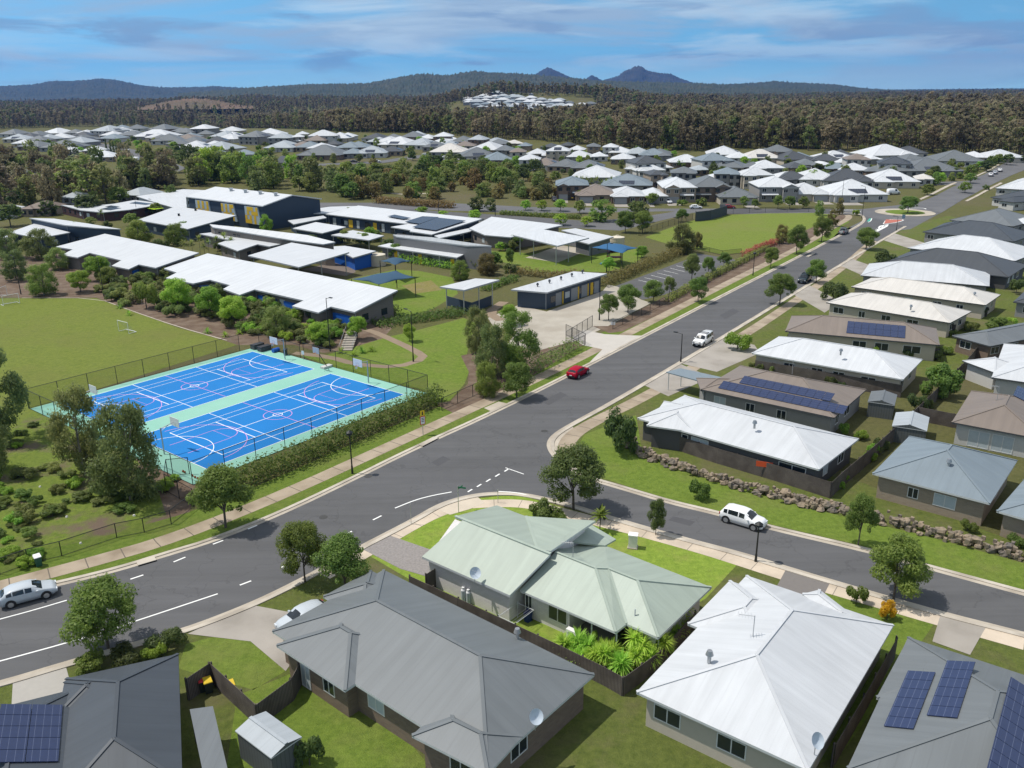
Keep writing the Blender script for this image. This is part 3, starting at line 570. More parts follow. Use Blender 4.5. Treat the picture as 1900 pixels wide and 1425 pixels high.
patch('pond', [(890, 340), (960, 334), (1000, 338), (1010, 352), (960, 362), (890, 366), (850, 355)], WATER, 0.03)
for pl, w in (([(560, 325), (620, 339), (680, 358), (720, 372)], 2.0), ([(690, 356), (760, 362), (800, 358)], 1.6)):
    pl = smoothline([gp(*a) for a in pl], 2); strip('park_path', offset(pl, w / 2), offset(pl, -w / 2), CONC, 0.06, terrain=True)
def road3(name, A, B, m=ASPH2, z=0.12):
    A = dense([gp(*a) for a in A], 15); B = dense([gp(*a) for a in B], 15); n = max(len(A), len(B))
    def rs(P): return [P[min(len(P) - 1, round(i * (len(P) - 1) / (n - 1)))] for i in range(n)]
    strip(name, rs(A), rs(B), m, z, terrain=True)
road3('estate_road', [(120, 262), (170, 264), (220, 271), (262, 281), (310, 297), (345, 312)], [(118, 268), (165, 273), (205, 282), (240, 294), (282, 306), (320, 325)])
road3('estate_road', [(560, 306), (650, 301), (700, 300), (760, 290), (800, 286)], [(560, 310), (650, 305), (710, 303), (775, 294), (800, 291)])
road3('estate_road', [(790, 286), (850, 296), (900, 306), (940, 314), (980, 322)], [(780, 290), (835, 300), (880, 309), (920, 318), (975, 328)])
road3('bush_track', [(180, 332), (240, 322), (280, 311), (300, 305)], [(180, 335), (245, 326), (285, 316), (306, 310)], CONC)
road3('estate_road', [(1440, 310), (1455, 318), (1475, 330)], [(1424, 312), (1436, 322), (1452, 336)])
road3('far_road', [(1700, 379), (1723, 369), (1767, 347), (1790, 338), (1825, 324), (1856, 307), (1900, 284), (1960, 262)], [(1745, 396), (1787, 370), (1825, 350), (1850, 338), (1880, 324), (1910, 312), (1960, 296), (2020, 280)], ASPH2, .05)
road3('far_road', [(1690, 336), (1740, 338), (1796, 336)], [(1690, 341), (1735, 344), (1782, 343)], ASPH2, .07)
for A, B in (([(1706, 369), (1755, 345), (1772, 338)], [(1709, 371), (1759, 347), (1776, 339)]), ([(1796, 333), (1826, 319), (1852, 305)], [(1799, 334), (1829, 320), (1855, 306)]), ([(1790, 373), (1828, 353), (1856, 339)], [(1795, 374), (1833, 354), (1861, 340)])): road3('footpath', A, B, CONC, .08)
patch('scrub_ground', [(-120, 800), (66, 760), (250, 850), (365, 890), (350, 955), (200, 1020), (60, 1055), (-120, 1100)], SCRUB, 0.005)
patch('bare_bank', [(250, 850), (300, 870), (365, 892), (352, 950), (310, 960), (290, 900)], MULCH, 0.009)
patch('drain_pad', [(898, 757), (925, 745), (948, 750), (915, 765)], CONC, 0.024)

for q in ([(800, 858), (822, 846), (836, 852), (813, 865)], [(1005, 745), (1040, 727), (1052, 733), (1018, 752)], [(1335, 585), (1360, 572), (1372, 578), (1346, 592)], [(180, 1130), (215, 1120), (224, 1130), (188, 1141)], [(1250, 958), (1290, 968), (1280, 976), (1240, 965)]): patch('road_repair', q, mat('asphalt_patch', (.074, .074, .079), .9, .1, 1), .0145)
for x, y in ((683, 884), (1010, 800), (600, 960)): ring('manhole_cover', gp(x, y, 0), .02, .42, mat('cast_iron', (.05, .048, .045), .6, .2, 4), .0185, n=20)
for a, b in (((783, 829), (812, 814)), ((256, 1050), (290, 1040)), ((1500, 477), (1512, 471))):
    p, q = gp(*a, 0), gp(*b, 0); t = (q - p).normalized(); n = Vector((-t.y, t.x, 0)) * .25; m = MB(); m.bar(p + n, q + n, .75, .14); kind(m.build('kerb_inlet', KERB), 'structure'); m = MB(); m.bar(p - n * .6, q - n * .6, .06, .10); kind(m.build('inlet_opening', mat('drain_dark', (.01, .01, .01), .9)), 'structure')
# ---------------------------------------------------------------- sports court
CO = Vector((-33.717, 85.969, 0)); CA = 0.90047; CU = Vector((math.cos(CA), math.sin(CA), 0)); CW = Vector((-math.sin(CA), math.cos(CA), 0))
def cpt(u, w, z=0.0): p = CO + CU * u + CW * w; return Vector((p.x, p.y, z))
G = 3.65; WD = 15.25; LN = 30.5
CGREEN = mat('court_green', (0.24, 0.47, 0.38), 0.8, 0.06, 0.5, color2=(0.21, 0.45, 0.36), sc2=0.12)
CBLUE = mat('court_blue', (0.002, 0.165, 0.48), 0.85, 0.05, 0.5, color2=(0.002, 0.150, 0.43), sc2=0.1)
CWHITE = mat('court_line_white', (0.8, 0.82, 0.82), 0.7, 0.03); CPINK = mat('court_line_pink', (0.62, 0.30, 0.62), 0.7, 0.03)
def cpoly(name, P, m, z): patch(name, [(p.x, p.y) for p in P], m, z, px=False)
cpoly('court_surround', [cpt(-3.2, -2.3), cpt(LN + 2.3, -2.3), cpt(LN + 2.3, 2 * WD + G + 1.7), cpt(-3.2, 2 * WD + G + 1.7)], CGREEN, 0.03)
def cline(pl, w, m, z, closed=False):
    if closed: pl = pl + [pl[0]]
    strip('court_line', offset(pl, w / 2), offset(pl, -w / 2), m, z)
def arc(u, w, r, a0, a1, n=28): return [cpt(u + r * math.cos(R(a0 + (a1 - a0) * i / n)), w + r * math.sin(R(a0 + (a1 - a0) * i / n))) for i in range(n + 1)]
for w0 in (0.0, WD + G):
    cpoly('court', [cpt(0, w0), cpt(LN, w0), cpt(LN, w0 + WD), cpt(0, w0 + WD)], CBLUE, 0.036)
    z = 0.041; m = w0 + WD / 2; W_ = 0.085
    for a, b in (((0, w0), (LN, w0)), ((0, w0 + WD), (LN, w0 + WD)), ((0, w0), (0, w0 + WD)), ((LN, w0), (LN, w0 + WD)), ((LN / 3, w0), (LN / 3, w0 + WD)), ((2 * LN / 3, w0), (2 * LN / 3, w0 + WD))): cline([cpt(*a), cpt(*b)], W_, CWHITE, z)
    cline(arc(0, m, 4.9, -90, 90), W_, CWHITE, z + .001); cline(arc(LN, m, 4.9, 90, 270), W_, CWHITE, z + .001); cline(arc(LN / 2, m, 0.6, 0, 360), W_, CWHITE, z + .001)
    t0 = (LN - 23.77) / 2
    for d in (5.485, 4.115):
        for s in (-1, 1): cline([cpt(t0, m + s * d), cpt(LN - t0, m + s * d)], 0.07, CWHITE, z + .002)
    for u in (t0, LN - t0): cline([cpt(u, m - 5.485), cpt(u, m + 5.485)], 0.12, CWHITE, z + .003)
    for u in (LN / 2 - 6.4, LN / 2 + 6.4): cline([cpt(u, m - 4.115), cpt(u, m + 4.115)], 0.12, CWHITE, z + .003)
    cline([cpt(LN / 2 - 6.4, m), cpt(LN / 2 + 6.4, m)], 0.1, CWHITE, z + .004)
    b0 = 1.2; zz = z + .005
    for u, s in ((b0, 1), (LN - b0, -1)):
        cline([cpt(u + s * 1.575, m) + CU * 6.4 * s * math.cos(R(q)) + CW * 6.4 * math.sin(R(q)) for q in range(-88, 89, 6)], 0.08, CPINK, zz)
        cline([cpt(u, m - 1.9), cpt(u + s * 5.8, m - 1.9), cpt(u + s * 5.8, m + 1.9), cpt(u, m + 1.9)], 0.08, CPINK, zz + .001)
        cline([cpt(u + s * 5.8, m) + CU * 1.8 * s * math.cos(R(q)) + CW * 1.8 * math.sin(R(q)) for q in range(-90, 91, 10)], 0.08, CPINK, zz + .002)
    cline(arc(LN / 2, m, 1.8, 0, 360), 0.08, CPINK, zz); cline([cpt(LN / 2, w0 + .1), cpt(LN / 2, w0 + WD - .1)], 0.08, CPINK, zz + .001)
STEEL = mat('galvanised_steel', (0.45, 0.46, 0.47), 0.45, 0.1, 2, metal=0.6); DARKM = mat('black_powdercoat', (0.015, 0.017, 0.018), 0.5, 0.1)
WIRE = wiremesh('chainlink', (0.02, 0.025, 0.025), 0.17); WIRE2 = wiremesh('pool_fence_bars', (0.02, 0.022, 0.025), 0.30)
BOARD = mat('backboard_white', (0.62, 0.65, 0.68), 0.4, 0.05); BLUEP = mat('panel_blue', (0.012, 0.10, 0.42), 0.55, 0.06); ORANGE = mat('rim_orange', (0.5, 0.10, 0.02), 0.5, 0.05)
def chain_fence(name, label, pl, h, step, wire=WIRE, r=0.045, rails=True, group=None):
    """posts along a ground line, each its own part, with one panel of wire mesh and a top rail"""
    P = []
    for a, b in zip(pl, pl[1:]):
        n = max(1, round((b - a).length / step)); P += [a.lerp(b, i / n) for i in range(n)]
    P.append(pl[-1]); root = thing(name, label, 'fence', P[0], group)
    for p in P[:100]:
        b = MB(); b.tube((p.x, p.y, p.z - .05), (p.x, p.y, p.z + h), r, n=6); b.build('post', DARKM, root, uv=False)
    b = MB()
    for p, q in zip(pl, pl[1:]): b.quad((p.x, p.y, p.z + .03), (q.x, q.y, q.z + .03), (q.x, q.y, q.z + h), (p.x, p.y, p.z + h))
    b.build('wire_mesh', wire, root, uv=False)
    if rails:
        b = MB()
        for p, q in zip(pl, pl[1:]):
            b.tube((p.x, p.y, p.z + h), (q.x, q.y, q.z + h), r * .8, n=5)
            b.tube((p.x, p.y, p.z + .06), (q.x, q.y, q.z + .06), r * .5, n=5)
        b.build('rail', DARKM, root, uv=False)
    return root
chain_fence('court_fence', 'tall black chain link fence around the blue courts', [cpt(-3.2, 2 * WD + G + 1.7), cpt(-3.2, -2.3), cpt(LN + 2.3, -2.3), cpt(LN + 2.3, 2 * WD + G - 10)], 2.7, 4.0)
chain_fence('court_fence', 'black chain link fence between the blue courts and the playing field', [cpt(-3.2, 2 * WD + G + 2.0), cpt(LN - 1, 2 * WD + G + 2.0)], 2.7, 4.0)
chain_fence('court_fence', 'short run of black chain link fence behind the school end hoops', [cpt(LN + 2.4, 2 * WD + G - 9), cpt(LN + 2.4, 2 * WD + G + 1.5)], 2.2, 3.5)
def hoop(u, w, s, label):
    P = cpt(u, w); r = thing('basketball_hoop', label, 'basketball hoop', P, 'basketball hoops on the blue courts'); d = CU * s; q = CW
    b = MB(); b.tube(P, P + Vector((0, 0, 3.3)), 0.09, 0.08); b.build('pole', STEEL, r)
    b = MB(); b.tube(P + Vector((0, 0, 3.2)), P + d * 1.7 + Vector((0, 0, 3.5)), 0.05, n=6); b.tube(P + Vector((0, 0, 2.9)), P + d * 1.0 + Vector((0, 0, 3.3)), 0.03, n=6); b.build('arm', STEEL, r)
    c = P + d * 1.75 + Vector((0, 0, 3.45)); b = MB(); v = [c + q * x + Vector((0, 0, y)) for x, y in ((-.9, -.52), (.9, -.52), (.9, .53), (-.9, .53))]; b.prism(v, [x + d * .05 for x in v]); b.build('backboard', BOARD, r)
    b = MB(); f = c + d * .075
    for x0, x1, y0, y1 in ((-.3, .3, -.02, .0), (-.3, .3, -.42, -.4), (-.3, -.28, -.42, 0), (.28, .3, -.42, 0)): b.quad(*[f + q * x + Vector((0, 0, y)) for x, y in ((x0, y0), (x1, y0), (x1, y1), (x0, y1))])
    b.build('target_square', BLUEP, r)
    b = MB(); k = c + d * .33 + Vector((0, 0, -.38)); n = 12
    for i in range(n): a0, a1 = 6.2832 * i / n, 6.2832 * (i + 1) / n; b.tube(k + d * .23 * math.cos(a0) + q * .23 * math.sin(a0), k + d * .23 * math.cos(a1) + q * .23 * math.sin(a1), .018, n=4)
    b.build('rim', ORANGE, r)
    b = MB(); b.prism([k + d * .13 * math.cos(i * .785) + q * .13 * math.sin(i * .785) + Vector((0, 0, -.42)) for i in range(8)], [k + d * .22 * math.cos(i * .785) + q * .22 * math.sin(i * .785) for i in range(8)], cap=False); b.build('net', wiremesh('hoop_net', (.7, .7, .7), .35), r)
hoop(-0.6, WD / 2, 1, 'basketball hoop at the near end of the court by the hedge, pole by the fence'); hoop(LN + .5, WD / 2, -1, 'basketball hoop over the school end of the court beside the hedge')
hoop(-0.6, 1.5 * WD + G, 1, 'basketball hoop half hidden by gum trees at the end of the field-side court'); hoop(LN + .5, 1.5 * WD + G, -1, 'basketball hoop at the school end of the field-side court beside the storage boxes')
def portable_hoop():
    P = gp(606, 682, 0.03); r = thing('portable_hoop', 'wheeled portable basketball hoop leaning between the two blue courts', 'basketball hoop', P); d = -CU
    b = MB(); b.box(P + Vector((0, 0, .18)), (1.7, .9, .3), CA); b.build('base', mat('hoop_base', (.5, .5, .48), .6), r)
    b = MB(); b.tube(P + Vector((0, 0, .3)), P + d * 1.5 + Vector((0, 0, 3.0)), .06); b.build('pole', DARKM, r)
    c = P + d * 1.7 + Vector((0, 0, 3.1)); v = [c + CW * x + Vector((0, 0, y)) for x, y in ((-.7, -.45), (.7, -.45), (.7, .45), (-.7, .45))]; b = MB(); b.prism(v, [x + d * .04 for x in v]); b.build('backboard', mat('clear_board', (.35, .38, .42), .3), r)
    b = MB(); k = c + d * .3 + Vector((0, 0, -.35))
    for i in range(10): a0, a1 = .6283 * i, .6283 * (i + 1); b.tube(k + d * .22 * math.cos(a0) + CW * .22 * math.sin(a0), k + d * .22 * math.cos(a1) + CW * .22 * math.sin(a1), .018, n=4)
    b.build('rim', ORANGE, r)
portable_hoop()
def simple(name, label, cat, P, builds, group=None, rz=0):
    """thing at P with parts given as (part name, material, function drawing in local coordinates)"""
    r = thing(name, label, cat, P, group, rz)
    for nm, m, fn in builds:
        b = MB(); fn(b); b.build(nm, m, r, loc=Vector((0, 0, 0))).location = (0, 0, 0)
    return r
GREYBOX = mat('crate_grey', (.06, .06, .065), .7, .15)
def crate(P, label, rz=CA): simple('storage_box', label, 'storage box', P, [('body', GREYBOX, lambda b: b.box((0, 0, .35), (2.0, 1.0, .7))), ('lid', mat('lid_dark', (.03, .03, .035), .6), lambda b: b.box((0, 0, .74), (2.06, 1.06, .08)))], 'storage boxes by the courts', rz)
crate(gp(478, 646, .03), 'dark open storage box at the far corner of the blue courts'); crate(gp(491, 650, .03), 'dark grey storage box behind the hoop beside the blue drum')
simple('barrel', 'blue plastic drum lying beside the storage boxes at court edge', 'drum', gp(512, 653, .03), [('body', BLUEP, lambda b: b.tube((-.6, 0, .33), (.6, 0, .33), .33, n=14)), ('hoop', mat('drum_ring', (.008, .06, .3), .5), lambda b: [b.tube((x - .03, 0, .33), (x + .03, 0, .33), .35, n=14) for x in (-.3, .3)])], rz=CA)
def bin_(name, label, P, c, c2, rz=0, s=1.0):
    return simple(name, label, 'wheelie bin', P, [('body', c, lambda b: b.prism([(x * s, y * s, .06 * s) for x, y in ((-.22, -.24), (.22, -.24), (.22, .24), (-.22, .24))], [(x * s, y * s, .95 * s) for x, y in ((-.28, -.32), (.28, -.32), (.28, .32), (-.28, .32))])), ('lid', c2, lambda b: b.prism([(x * s, y * s, .951 * s) for x, y in ((-.3, -.35), (.3, -.35), (.3, .35), (-.3, .35))], [(x * s, y * s, z * s) for x, y, z in ((-.27, -.32, 1.0), (.27, -.32, 1.0), (.27, .32, 1.08), (-.27, .32, 1.08))])), ('wheel', DARKM, lambda b: b.tube((-.26 * s, .3 * s, .1 * s), (.26 * s, .3 * s, .1 * s), .1 * s, n=10))], rz=rz)
BING = mat('bin_green', (.02, .09, .06), .5); BINY = mat('bin_yellow', (.6, .42, .02), .5); BINR = mat('bin_red', (.45, .03, .03), .5); BIND = mat('bin_dark', (.02, .03, .028), .5)
bin_('wheelie_bin', 'dark green wheelie bin at the court corner beside the blue drum', gp(530, 659, .03), BIND, BIND)
# soccer goals on the playing field
def goal(P, rz, label, fold=0.0):
    r = thing('soccer_goal', label, 'soccer goal', P, 'small goals on the playing field', rz); W2, H = 1.5, 2.0
    b = MB()
    for s in (-1, 1): b.tube((s * W2, 0, 0), (s * W2, fold, H * (1 - fold * .3)), .04, n=6)
    b.tube((-W2, fold, H * (1 - fold * .3)), (W2, fold, H * (1 - fold * .3)), .04, n=6); b.build('frame', WHITEP, r, loc=Vector()).location = (0, 0, 0)
    b = MB()
    for s in (-1, 1): b.tube((s * W2, 0, .04), (s * W2, 1.4, .04), .035, n=6); 
    b.tube((-W2, 1.4, .05), (W2, 1.4, .05), .06, n=6); b.build('ground_frame', WHITEP, r, loc=Vector()).location = (0, 0, 0)
    b = MB(); b.quad((-W2, 0, H), (W2, 0, H), (W2, 1.4, .05), (-W2, 1.4, .05)); b.build('net', wiremesh('goal_net', (.7, .7, .72), .2), r, loc=Vector()).location = (0, 0, 0)
WHITEP = mat('white_paint', (.75, .75, .75), .5, .05)
goal(gp(230, 617, 0), R(-35), 'white goal frame standing alone in the middle of the playing field'); goal(gp(22, 565, 0), R(50), 'white goal with its net at the edge of the playing field bank'); goal(gp(4, 551, 0), R(80), 'white goal pushed against the garden bank and cut off by the frame')
# ---------------------------------------------------------------- school buildings
RW = roofm('roof_school_white', (0.53, 0.545, 0.565), True, 0.05); FASC = mat('fascia_grey', (0.30, 0.32, 0.34), 0.6); FASCG = mat('fascia_bluegreen', (0.10, 0.16, 0.18), 0.6)
WT = brick('blockwork_taupe', (0.17, 0.15, 0.135), (0.19, 0.17, 0.15), (0.14, 0.125, 0.11)); WN = uv_lines(mat('cladding_navy', (0.035, 0.055, 0.085), 0.6, 0.08), 0, 0.4, 0.03, (0.02, 0.03, 0.05))
WGREY = uv_lines(mat('cladding_grey', (0.16, 0.16, 0.165), 0.6, 0.08), 0, 0.4, 0.03, (0.1, 0.1, 0.1)); YEL = mat('panel_yellow', (0.62, 0.40, 0.02), 0.6, 0.05); GLASS = mat('window_glass', (0.02, 0.027, 0.035), 0.08, 0.2, 0.5, spec=0.7)
LGREY = mat('panel_pale', (0.42, 0.46, 0.48), 0.6, 0.05); ROLLER = uv_lines(mat('roller_door', (0.26, 0.27, 0.28), 0.6, 0.05), 1, 0.16, 0.03, (0.17, 0.18, 0.19)); SOLAR = None
def solarm():
    m = mat('solar_cell', (0.022, 0.028, 0.045), 0.25, 0.15, 2, spec=0.5); uv_lines(m, 0, 1.0, 0.035, (0.10, 0.11, 0.13)); return m
SOLAR = solarm()
def inset(P, d):
    n = len(P); out = []
    for i in range(n):
        a, b, c = P[i - 1], P[i], P[(i + 1) % n]; e1 = (b - a); e2 = (c - b); e1.z = e2.z = 0; e1.normalize(); e2.normalize()
        n1 = Vector((-e1.y, e1.x, 0)); n2 = Vector((-e2.y, e2.x, 0)); k = 1 + n1.dot(n2)
        out.append(b + (n1 + n2) * (d / max(k, 0.35)))
    return out
def area2(P): return sum(P[i].x * P[(i + 1) % len(P)].y - P[(i + 1) % len(P)].x * P[i].y for i in range(len(P)))
def slab(root, px, ref, th=0.28, m=None, name='roof'):
    """roof slab whose top face lies in the plane through three (x, y, z) picture points"""
    ref = [gp(a, b, z) for a, b, z in ref]; P = [on_plane(a, b, ref) for a, b in px]
    if area2(P) < 0: P.reverse()
    b = MB(); n = len(P); dz = Vector((0, 0, th)); b.add(P + [p - dz for p in P], [list(range(n)), list(range(2 * n - 1, n - 1, -1))], 0)
    b.add(P + [p - dz for p in P], [[i, n + i, n + (i + 1) % n, (i + 1) % n] for i in range(n)], 1)
    b.build(name, [m or RW, FASC], root); return P, ref
def walls(root, P, ref, d, m, th=0.28, name='wall', z0=0.0):
    Q = inset(P, d); n = (ref[1] - ref[0]).cross(ref[2] - ref[0])
    def zz(q): return ref[0].z - (n.x * (q.x - ref[0].x) + n.y * (q.y - ref[0].y)) / n.z - th - 0.003
    b = MB(); b.prism([(q.x, q.y, z0) for q in Q], [(q.x, q.y, zz(q)) for q in Q]); b.build(name, m, root); return Q, zz
def panel(root, Q, i, t0, t1, z0, z1, m, name, proud=0.06):
    a, c = Q[i], Q[(i + 1) % len(Q)]; e = (c - a); e.z = 0; o = Vector((e.y, -e.x, 0)).normalized()
    p, q = a + e * t0, a + e * t1; b = MB(); k = o * proud
    b.prism([(x.x, x.y, z0) for x in (p, p + k, q + k, q)], [(x.x, x.y, z1) for x in (p, p + k, q + k, q)]); return b.build(name, m, root)
def school(label, px, ref, wall=WT, d=0.7, name='school_building', posts=None, th=0.28, m=None, group='school buildings'):
    base = gp(px[0][0], px[0][1], ref[0][2]); root = thing(name, label, 'school building' if name == 'school_building' else name.replace('_', ' '), (base.x, base.y, 0), group)
    P, rf = slab(root, px, ref, th, m)
    Q = None
    if wall is not None:
        Q, zz = walls(root, P, rf, d, wall, th); n_ = 0
        for i in range(len(Q)):
            e = Q[(i + 1) % len(Q)] - Q[i]; e.z = 0; o = Vector((e.y, -e.x, 0)).normalized(); m_ = (Q[i] + Q[(i + 1) % len(Q)]) / 2
            if e.length < 7 or o.dot(Vector((-m_.x, -m_.y, 0))) < 0 or wall is BLUEP: continue
            k = int(e.length / 4.6)
            for j in range(k):
                t = (j + .5) / k; panel(root, Q, i, t - .75 / e.length, t + .75 / e.length, .95, 2.15, GLASS if (j * 7 + i) % 4 else LGREY, 'window', .035)
            dp = Q[i] + o * .08; b = MB(); b.tube((dp.x, dp.y, 0), (dp.x, dp.y, zz(dp) - .02), .06, n=6); b.build('downpipe', FASC, root)
    for p in posts or []:
        b = MB(); n = (rf[1] - rf[0]).cross(rf[2] - rf[0]); q = on_plane(p[0], p[1], rf); b.tube((q.x, q.y, 0), (q.x, q.y, q.z - th), 0.1, n=8); b.build('post', STEEL, root)
    return root, P, Q
def edge_at(Q, px, py):
    """index of the wall side whose middle is closest to a picture point"""
    best = None
    for i in range(len(Q)):
        m = (Q[i] + Q[(i + 1) % len(Q)]) / 2; g = gp(px, py, 1.5); dd = (Vector((m.x, m.y, 0)) - Vector((g.x, g.y, 0))).length
        if best is None or dd < best[0]: best = (dd, i)
    return best[1]
r, P, Q = school('long white-roofed classroom block with blue panels nearest the blue courts', [(385, 470), (304, 498), (328, 505.5), (308, 515.7), (358.7, 525.8), (390, 519), (427, 529), (414, 536), (444.7, 547), (472.6, 537), (563.6, 557.4), (542, 567.5), (591, 580), (614, 568.7), (658, 578.8), (738, 538.4)], [(658, 578.8, 3.2), (472.6, 537, 3.2), (738, 538.4, 5.0)])
for (x, y, a, b) in ((518, 555, .05, .40), (518, 555, .55, .93), (636, 580, .1, .8), (402, 530, .2, .8)): panel(r, Q, edge_at(Q, x, y), a, b, .2, 2.0, BLUEP, 'shade_panel', .35)
panel(r, Q, edge_at(Q, 566, 582), .35, .6, .9, 2.2, GLASS, 'window')
r, P, Q = school('white-roofed classroom block with stepped eaves beside the playing field bank', [(194.6, 433.6), (103.6, 457.6), (135, 462.6), (115, 472.8), (144, 477.8), (166.8, 469), (225, 482.9), (207, 493), (238.8, 499.3), (257.7, 490.5), (289, 496.8), (369, 469)], [(289, 496.8, 3.2), (144, 477.8, 3.2), (369, 469, 5.0)])
panel(r, Q, edge_at(Q, 223, 503), .4, .6, .9, 2.2, GLASS, 'window'); panel(r, Q, edge_at(Q, 276, 500), .2, .8, .3, 2.1, BLUEP, 'shade_panel', .2)
school('big open white canopy on steel posts behind the long classroom block', [(541, 450), (460, 474), (554.8, 495.5), (648, 467.7)], [(554.8, 495.5, 4.6), (460, 474, 4.6), (648, 467.7, 5.2)], None, name='covered_area', posts=[(470, 474), (553, 493), (595, 482), (640, 469.5), (545, 453)], group=None)
r, P, Q = school('low white roof with blue wall adjoining the open canopy', [(604, 458), (640, 456), (698, 465.6), (655, 478), (640, 470)], [(655, 478, 3.2), (604, 458, 3.6), (698, 465.6, 3.6)], BLUEP)
# sports hall
hall = thing('sports_hall', 'large navy sports hall with shallow white gable roof and yellow checked panels', 'sports hall', gp(470, 395, 0))
def hall_build():
    E0, E1 = gp(345, 364.6, 7.4), gp(487.3, 382, 7.4); Bk = gp(608, 369.4, 7.4); ux = (E1 - E0); L_ = ux.length; ux.normalize(); vy = Vector((-ux.y, ux.x, 0)); W_ = (Bk - E1).dot(vy)
    def p(a, b, z): q = E0 + ux * a + vy * b; return Vector((q.x, q.y, z))
    b = MB(); t = .3
    for s in (0, 1):
        y0, y1 = (0, W_ / 2) if s == 0 else (W_, W_ / 2); v = [p(0, y0, 7.4), p(L_, y0, 7.4), p(L_, y1, 9.6), p(0, y1, 9.6)]
        if s: v.reverse()
        b.add(v + [x - Vector((0, 0, t)) for x in v], [[0, 1, 2, 3], [7, 6, 5, 4], [0, 4, 5, 1], [1, 5, 6, 2], [2, 6, 7, 3], [3, 7, 4, 0]])
    b.build('roof', RW, hall); b = MB(); k = .5; z = 7.05
    q0, q1, q2, q3 = p(k, k, 0), p(L_ - k, k, 0), p(L_ - k, W_ - k, 0), p(k, W_ - k, 0); U = lambda q, zz: Vector((q.x, q.y, zz)); m0, m1 = p(k, W_ / 2, 9.28), p(L_ - k, W_ / 2, 9.28)
    b.add([q0, q1, q2, q3, U(q0, z), U(q1, z), U(q2, z), U(q3, z), m0, m1], [[0, 1, 5, 4], [1, 2, 6, 9, 5], [2, 3, 7, 6], [3, 0, 4, 8, 7], [4, 5, 9, 8], [6, 7, 8, 9]]); b.build('wall', WN, hall)
    chk = mat('checked_panel', (.35, .42, .47), .6, .05); 
    for i, (a, c) in enumerate(((.12, .30), (.47, .63), (.77, .93))):
        bb = MB(); f = lambda t_, z_, o=.42: p(L_ * t_, k - o, z_); bb.prism([f(a, 1.5), f(c + .03, 1.5), f(c + .03, 1.5, 0), f(a, 1.5, 0)], [f(a, 6.7), f(c, 6.7), f(c, 6.7, 0), f(a, 6.7, 0)]); sc_ = bb.build('sunscreen', chk, hall); g = random.Random(i)
        yb = MB()
        for cx in range(6):
            for cz in range(4):
                if (cx + cz // 2 + i) % 2 == 0 or (cx * 5 + cz * 3 + i) % 7 == 0:
                    t0 = a + (c - a) * cx / 6; t1 = a + (c - a) * (cx + 1) / 6; z0 = 1.6 + cz * 1.27
                    yb.quad(f(t0, z0, .46), f(t1, z0, .46), f(t1, z0 + 1.2, .46), f(t0, z0 + 1.2, .46))
        yb.build('yellow_check', YEL, sc_)
    for i in range(4):
        t_ = .30 + i * .19; c = p(L_ * t_, W_ * .40, 9.35); bb = MB(); bb.tube((c.x, c.y, 8.9), (c.x, c.y, 9.9), .5, n=10); bb.tube((c.x, c.y, 9.9), (c.x, c.y, 10.1), .8, .8, n=10); bb.build('roof_ventilator', STEEL, hall)
hall_build()
school('white-roofed lean-to wing against the navy sports hall', [(489, 397), (552, 391.5), (613, 383.5), (664, 382), (606, 396), (574, 396), (515, 405)], [(515, 405, 3.0), (489, 397, 3.4), (613, 383.5, 3.4)], WN)
school('small white roof between the hall wing and the courtyard trees', [(534, 409), (600, 400), (606, 404), (545, 416)], [(545, 416, 3.0), (534, 409, 3.1), (600, 400, 3.1)], WN)
r, P, Q = school('navy administration block with rows of dark solar panels on its white roof', [(664.6, 381.3), (604, 397), (757, 415.5), (725, 421), (762, 427), (760, 429), (801, 435), (894.5, 405.8)], [(757, 415.5, 3.6), (604, 397, 3.6), (894.5, 405.8, 4.8)], WN)
i_ = edge_at(Q, 670, 412)
for k in range(9): panel(r, Q, i_, .05 + k * .1, .05 + k * .1 + random.uniform(.03, .06), .3, 2.6, (LGREY, GLASS, YEL)[k % 3], 'wall_panel', .08)
rf = [gp(757, 415.5, 3.9), gp(604, 397, 3.9), gp(894.5, 405.8, 5.1)]
for q in ([(751, 411), (784, 401), (814, 402.5), (779, 415)], [(765, 421), (812, 403.5), (864, 409), (808, 427)], [(719, 401), (732, 398), (762, 404), (748, 406)]):
    PP = [on_plane(a, b, rf) for a, b in q]
    if area2(PP) < 0: PP.reverse()
    b = MB(); b.prism([x - Vector((0, 0, .06)) for x in PP], PP); b.build('solar_array', SOLAR, r)
r, P, Q = school('broad white-roofed block with two roof vents in front of the sports hall', [(327, 382.5), (255, 408), (348.6, 424.7), (438, 399.5)], [(348.6, 424.7, 3.6), (255, 408, 3.6), (438, 399.5, 4.8)], WN)
rf = [gp(348.6, 424.7, 3.6), gp(255, 408, 3.6), gp(438, 399.5, 4.8)]
for q in ((332, 400.5), (363, 391)): c = on_plane(*q, rf); b = MB(); b.tube(c, c + Vector((0, 0, .7)), .35, n=8); b.build('roof_vent', DARKM, r)
r, P, Q = school('narrow blade-roofed navy block with clerestory and yellow panel', [(54, 404.5), (121, 417.5), (180, 423), (225, 425), (165, 415), (100, 405.5)], [(121, 417.5, 5.2), (54, 404.5, 5.2), (225, 425, 5.0)], WN, d=.5)
i_ = edge_at(Q, 150, 424); [panel(r, Q, i_, .1 + k * .18, .22 + k * .18, 1.0, 4.4, (YEL, LGREY)[k % 2], 'wall_panel', .08) for k in range(4)]
school('low white roof below the blade-roofed navy block', [(17.7, 431), (64, 414.6), (130, 431), (72, 442)], [(72, 442, 3.2), (17.7, 431, 3.2), (130, 431, 3.6)], WN)
school('low white roof at the frame edge behind the gum trees', [(-30, 425), (-5, 432), (14, 437), (16, 447), (-30, 452)], [(-30, 452, 3), (16, 447, 3), (-30, 425, 3.6)], WT)
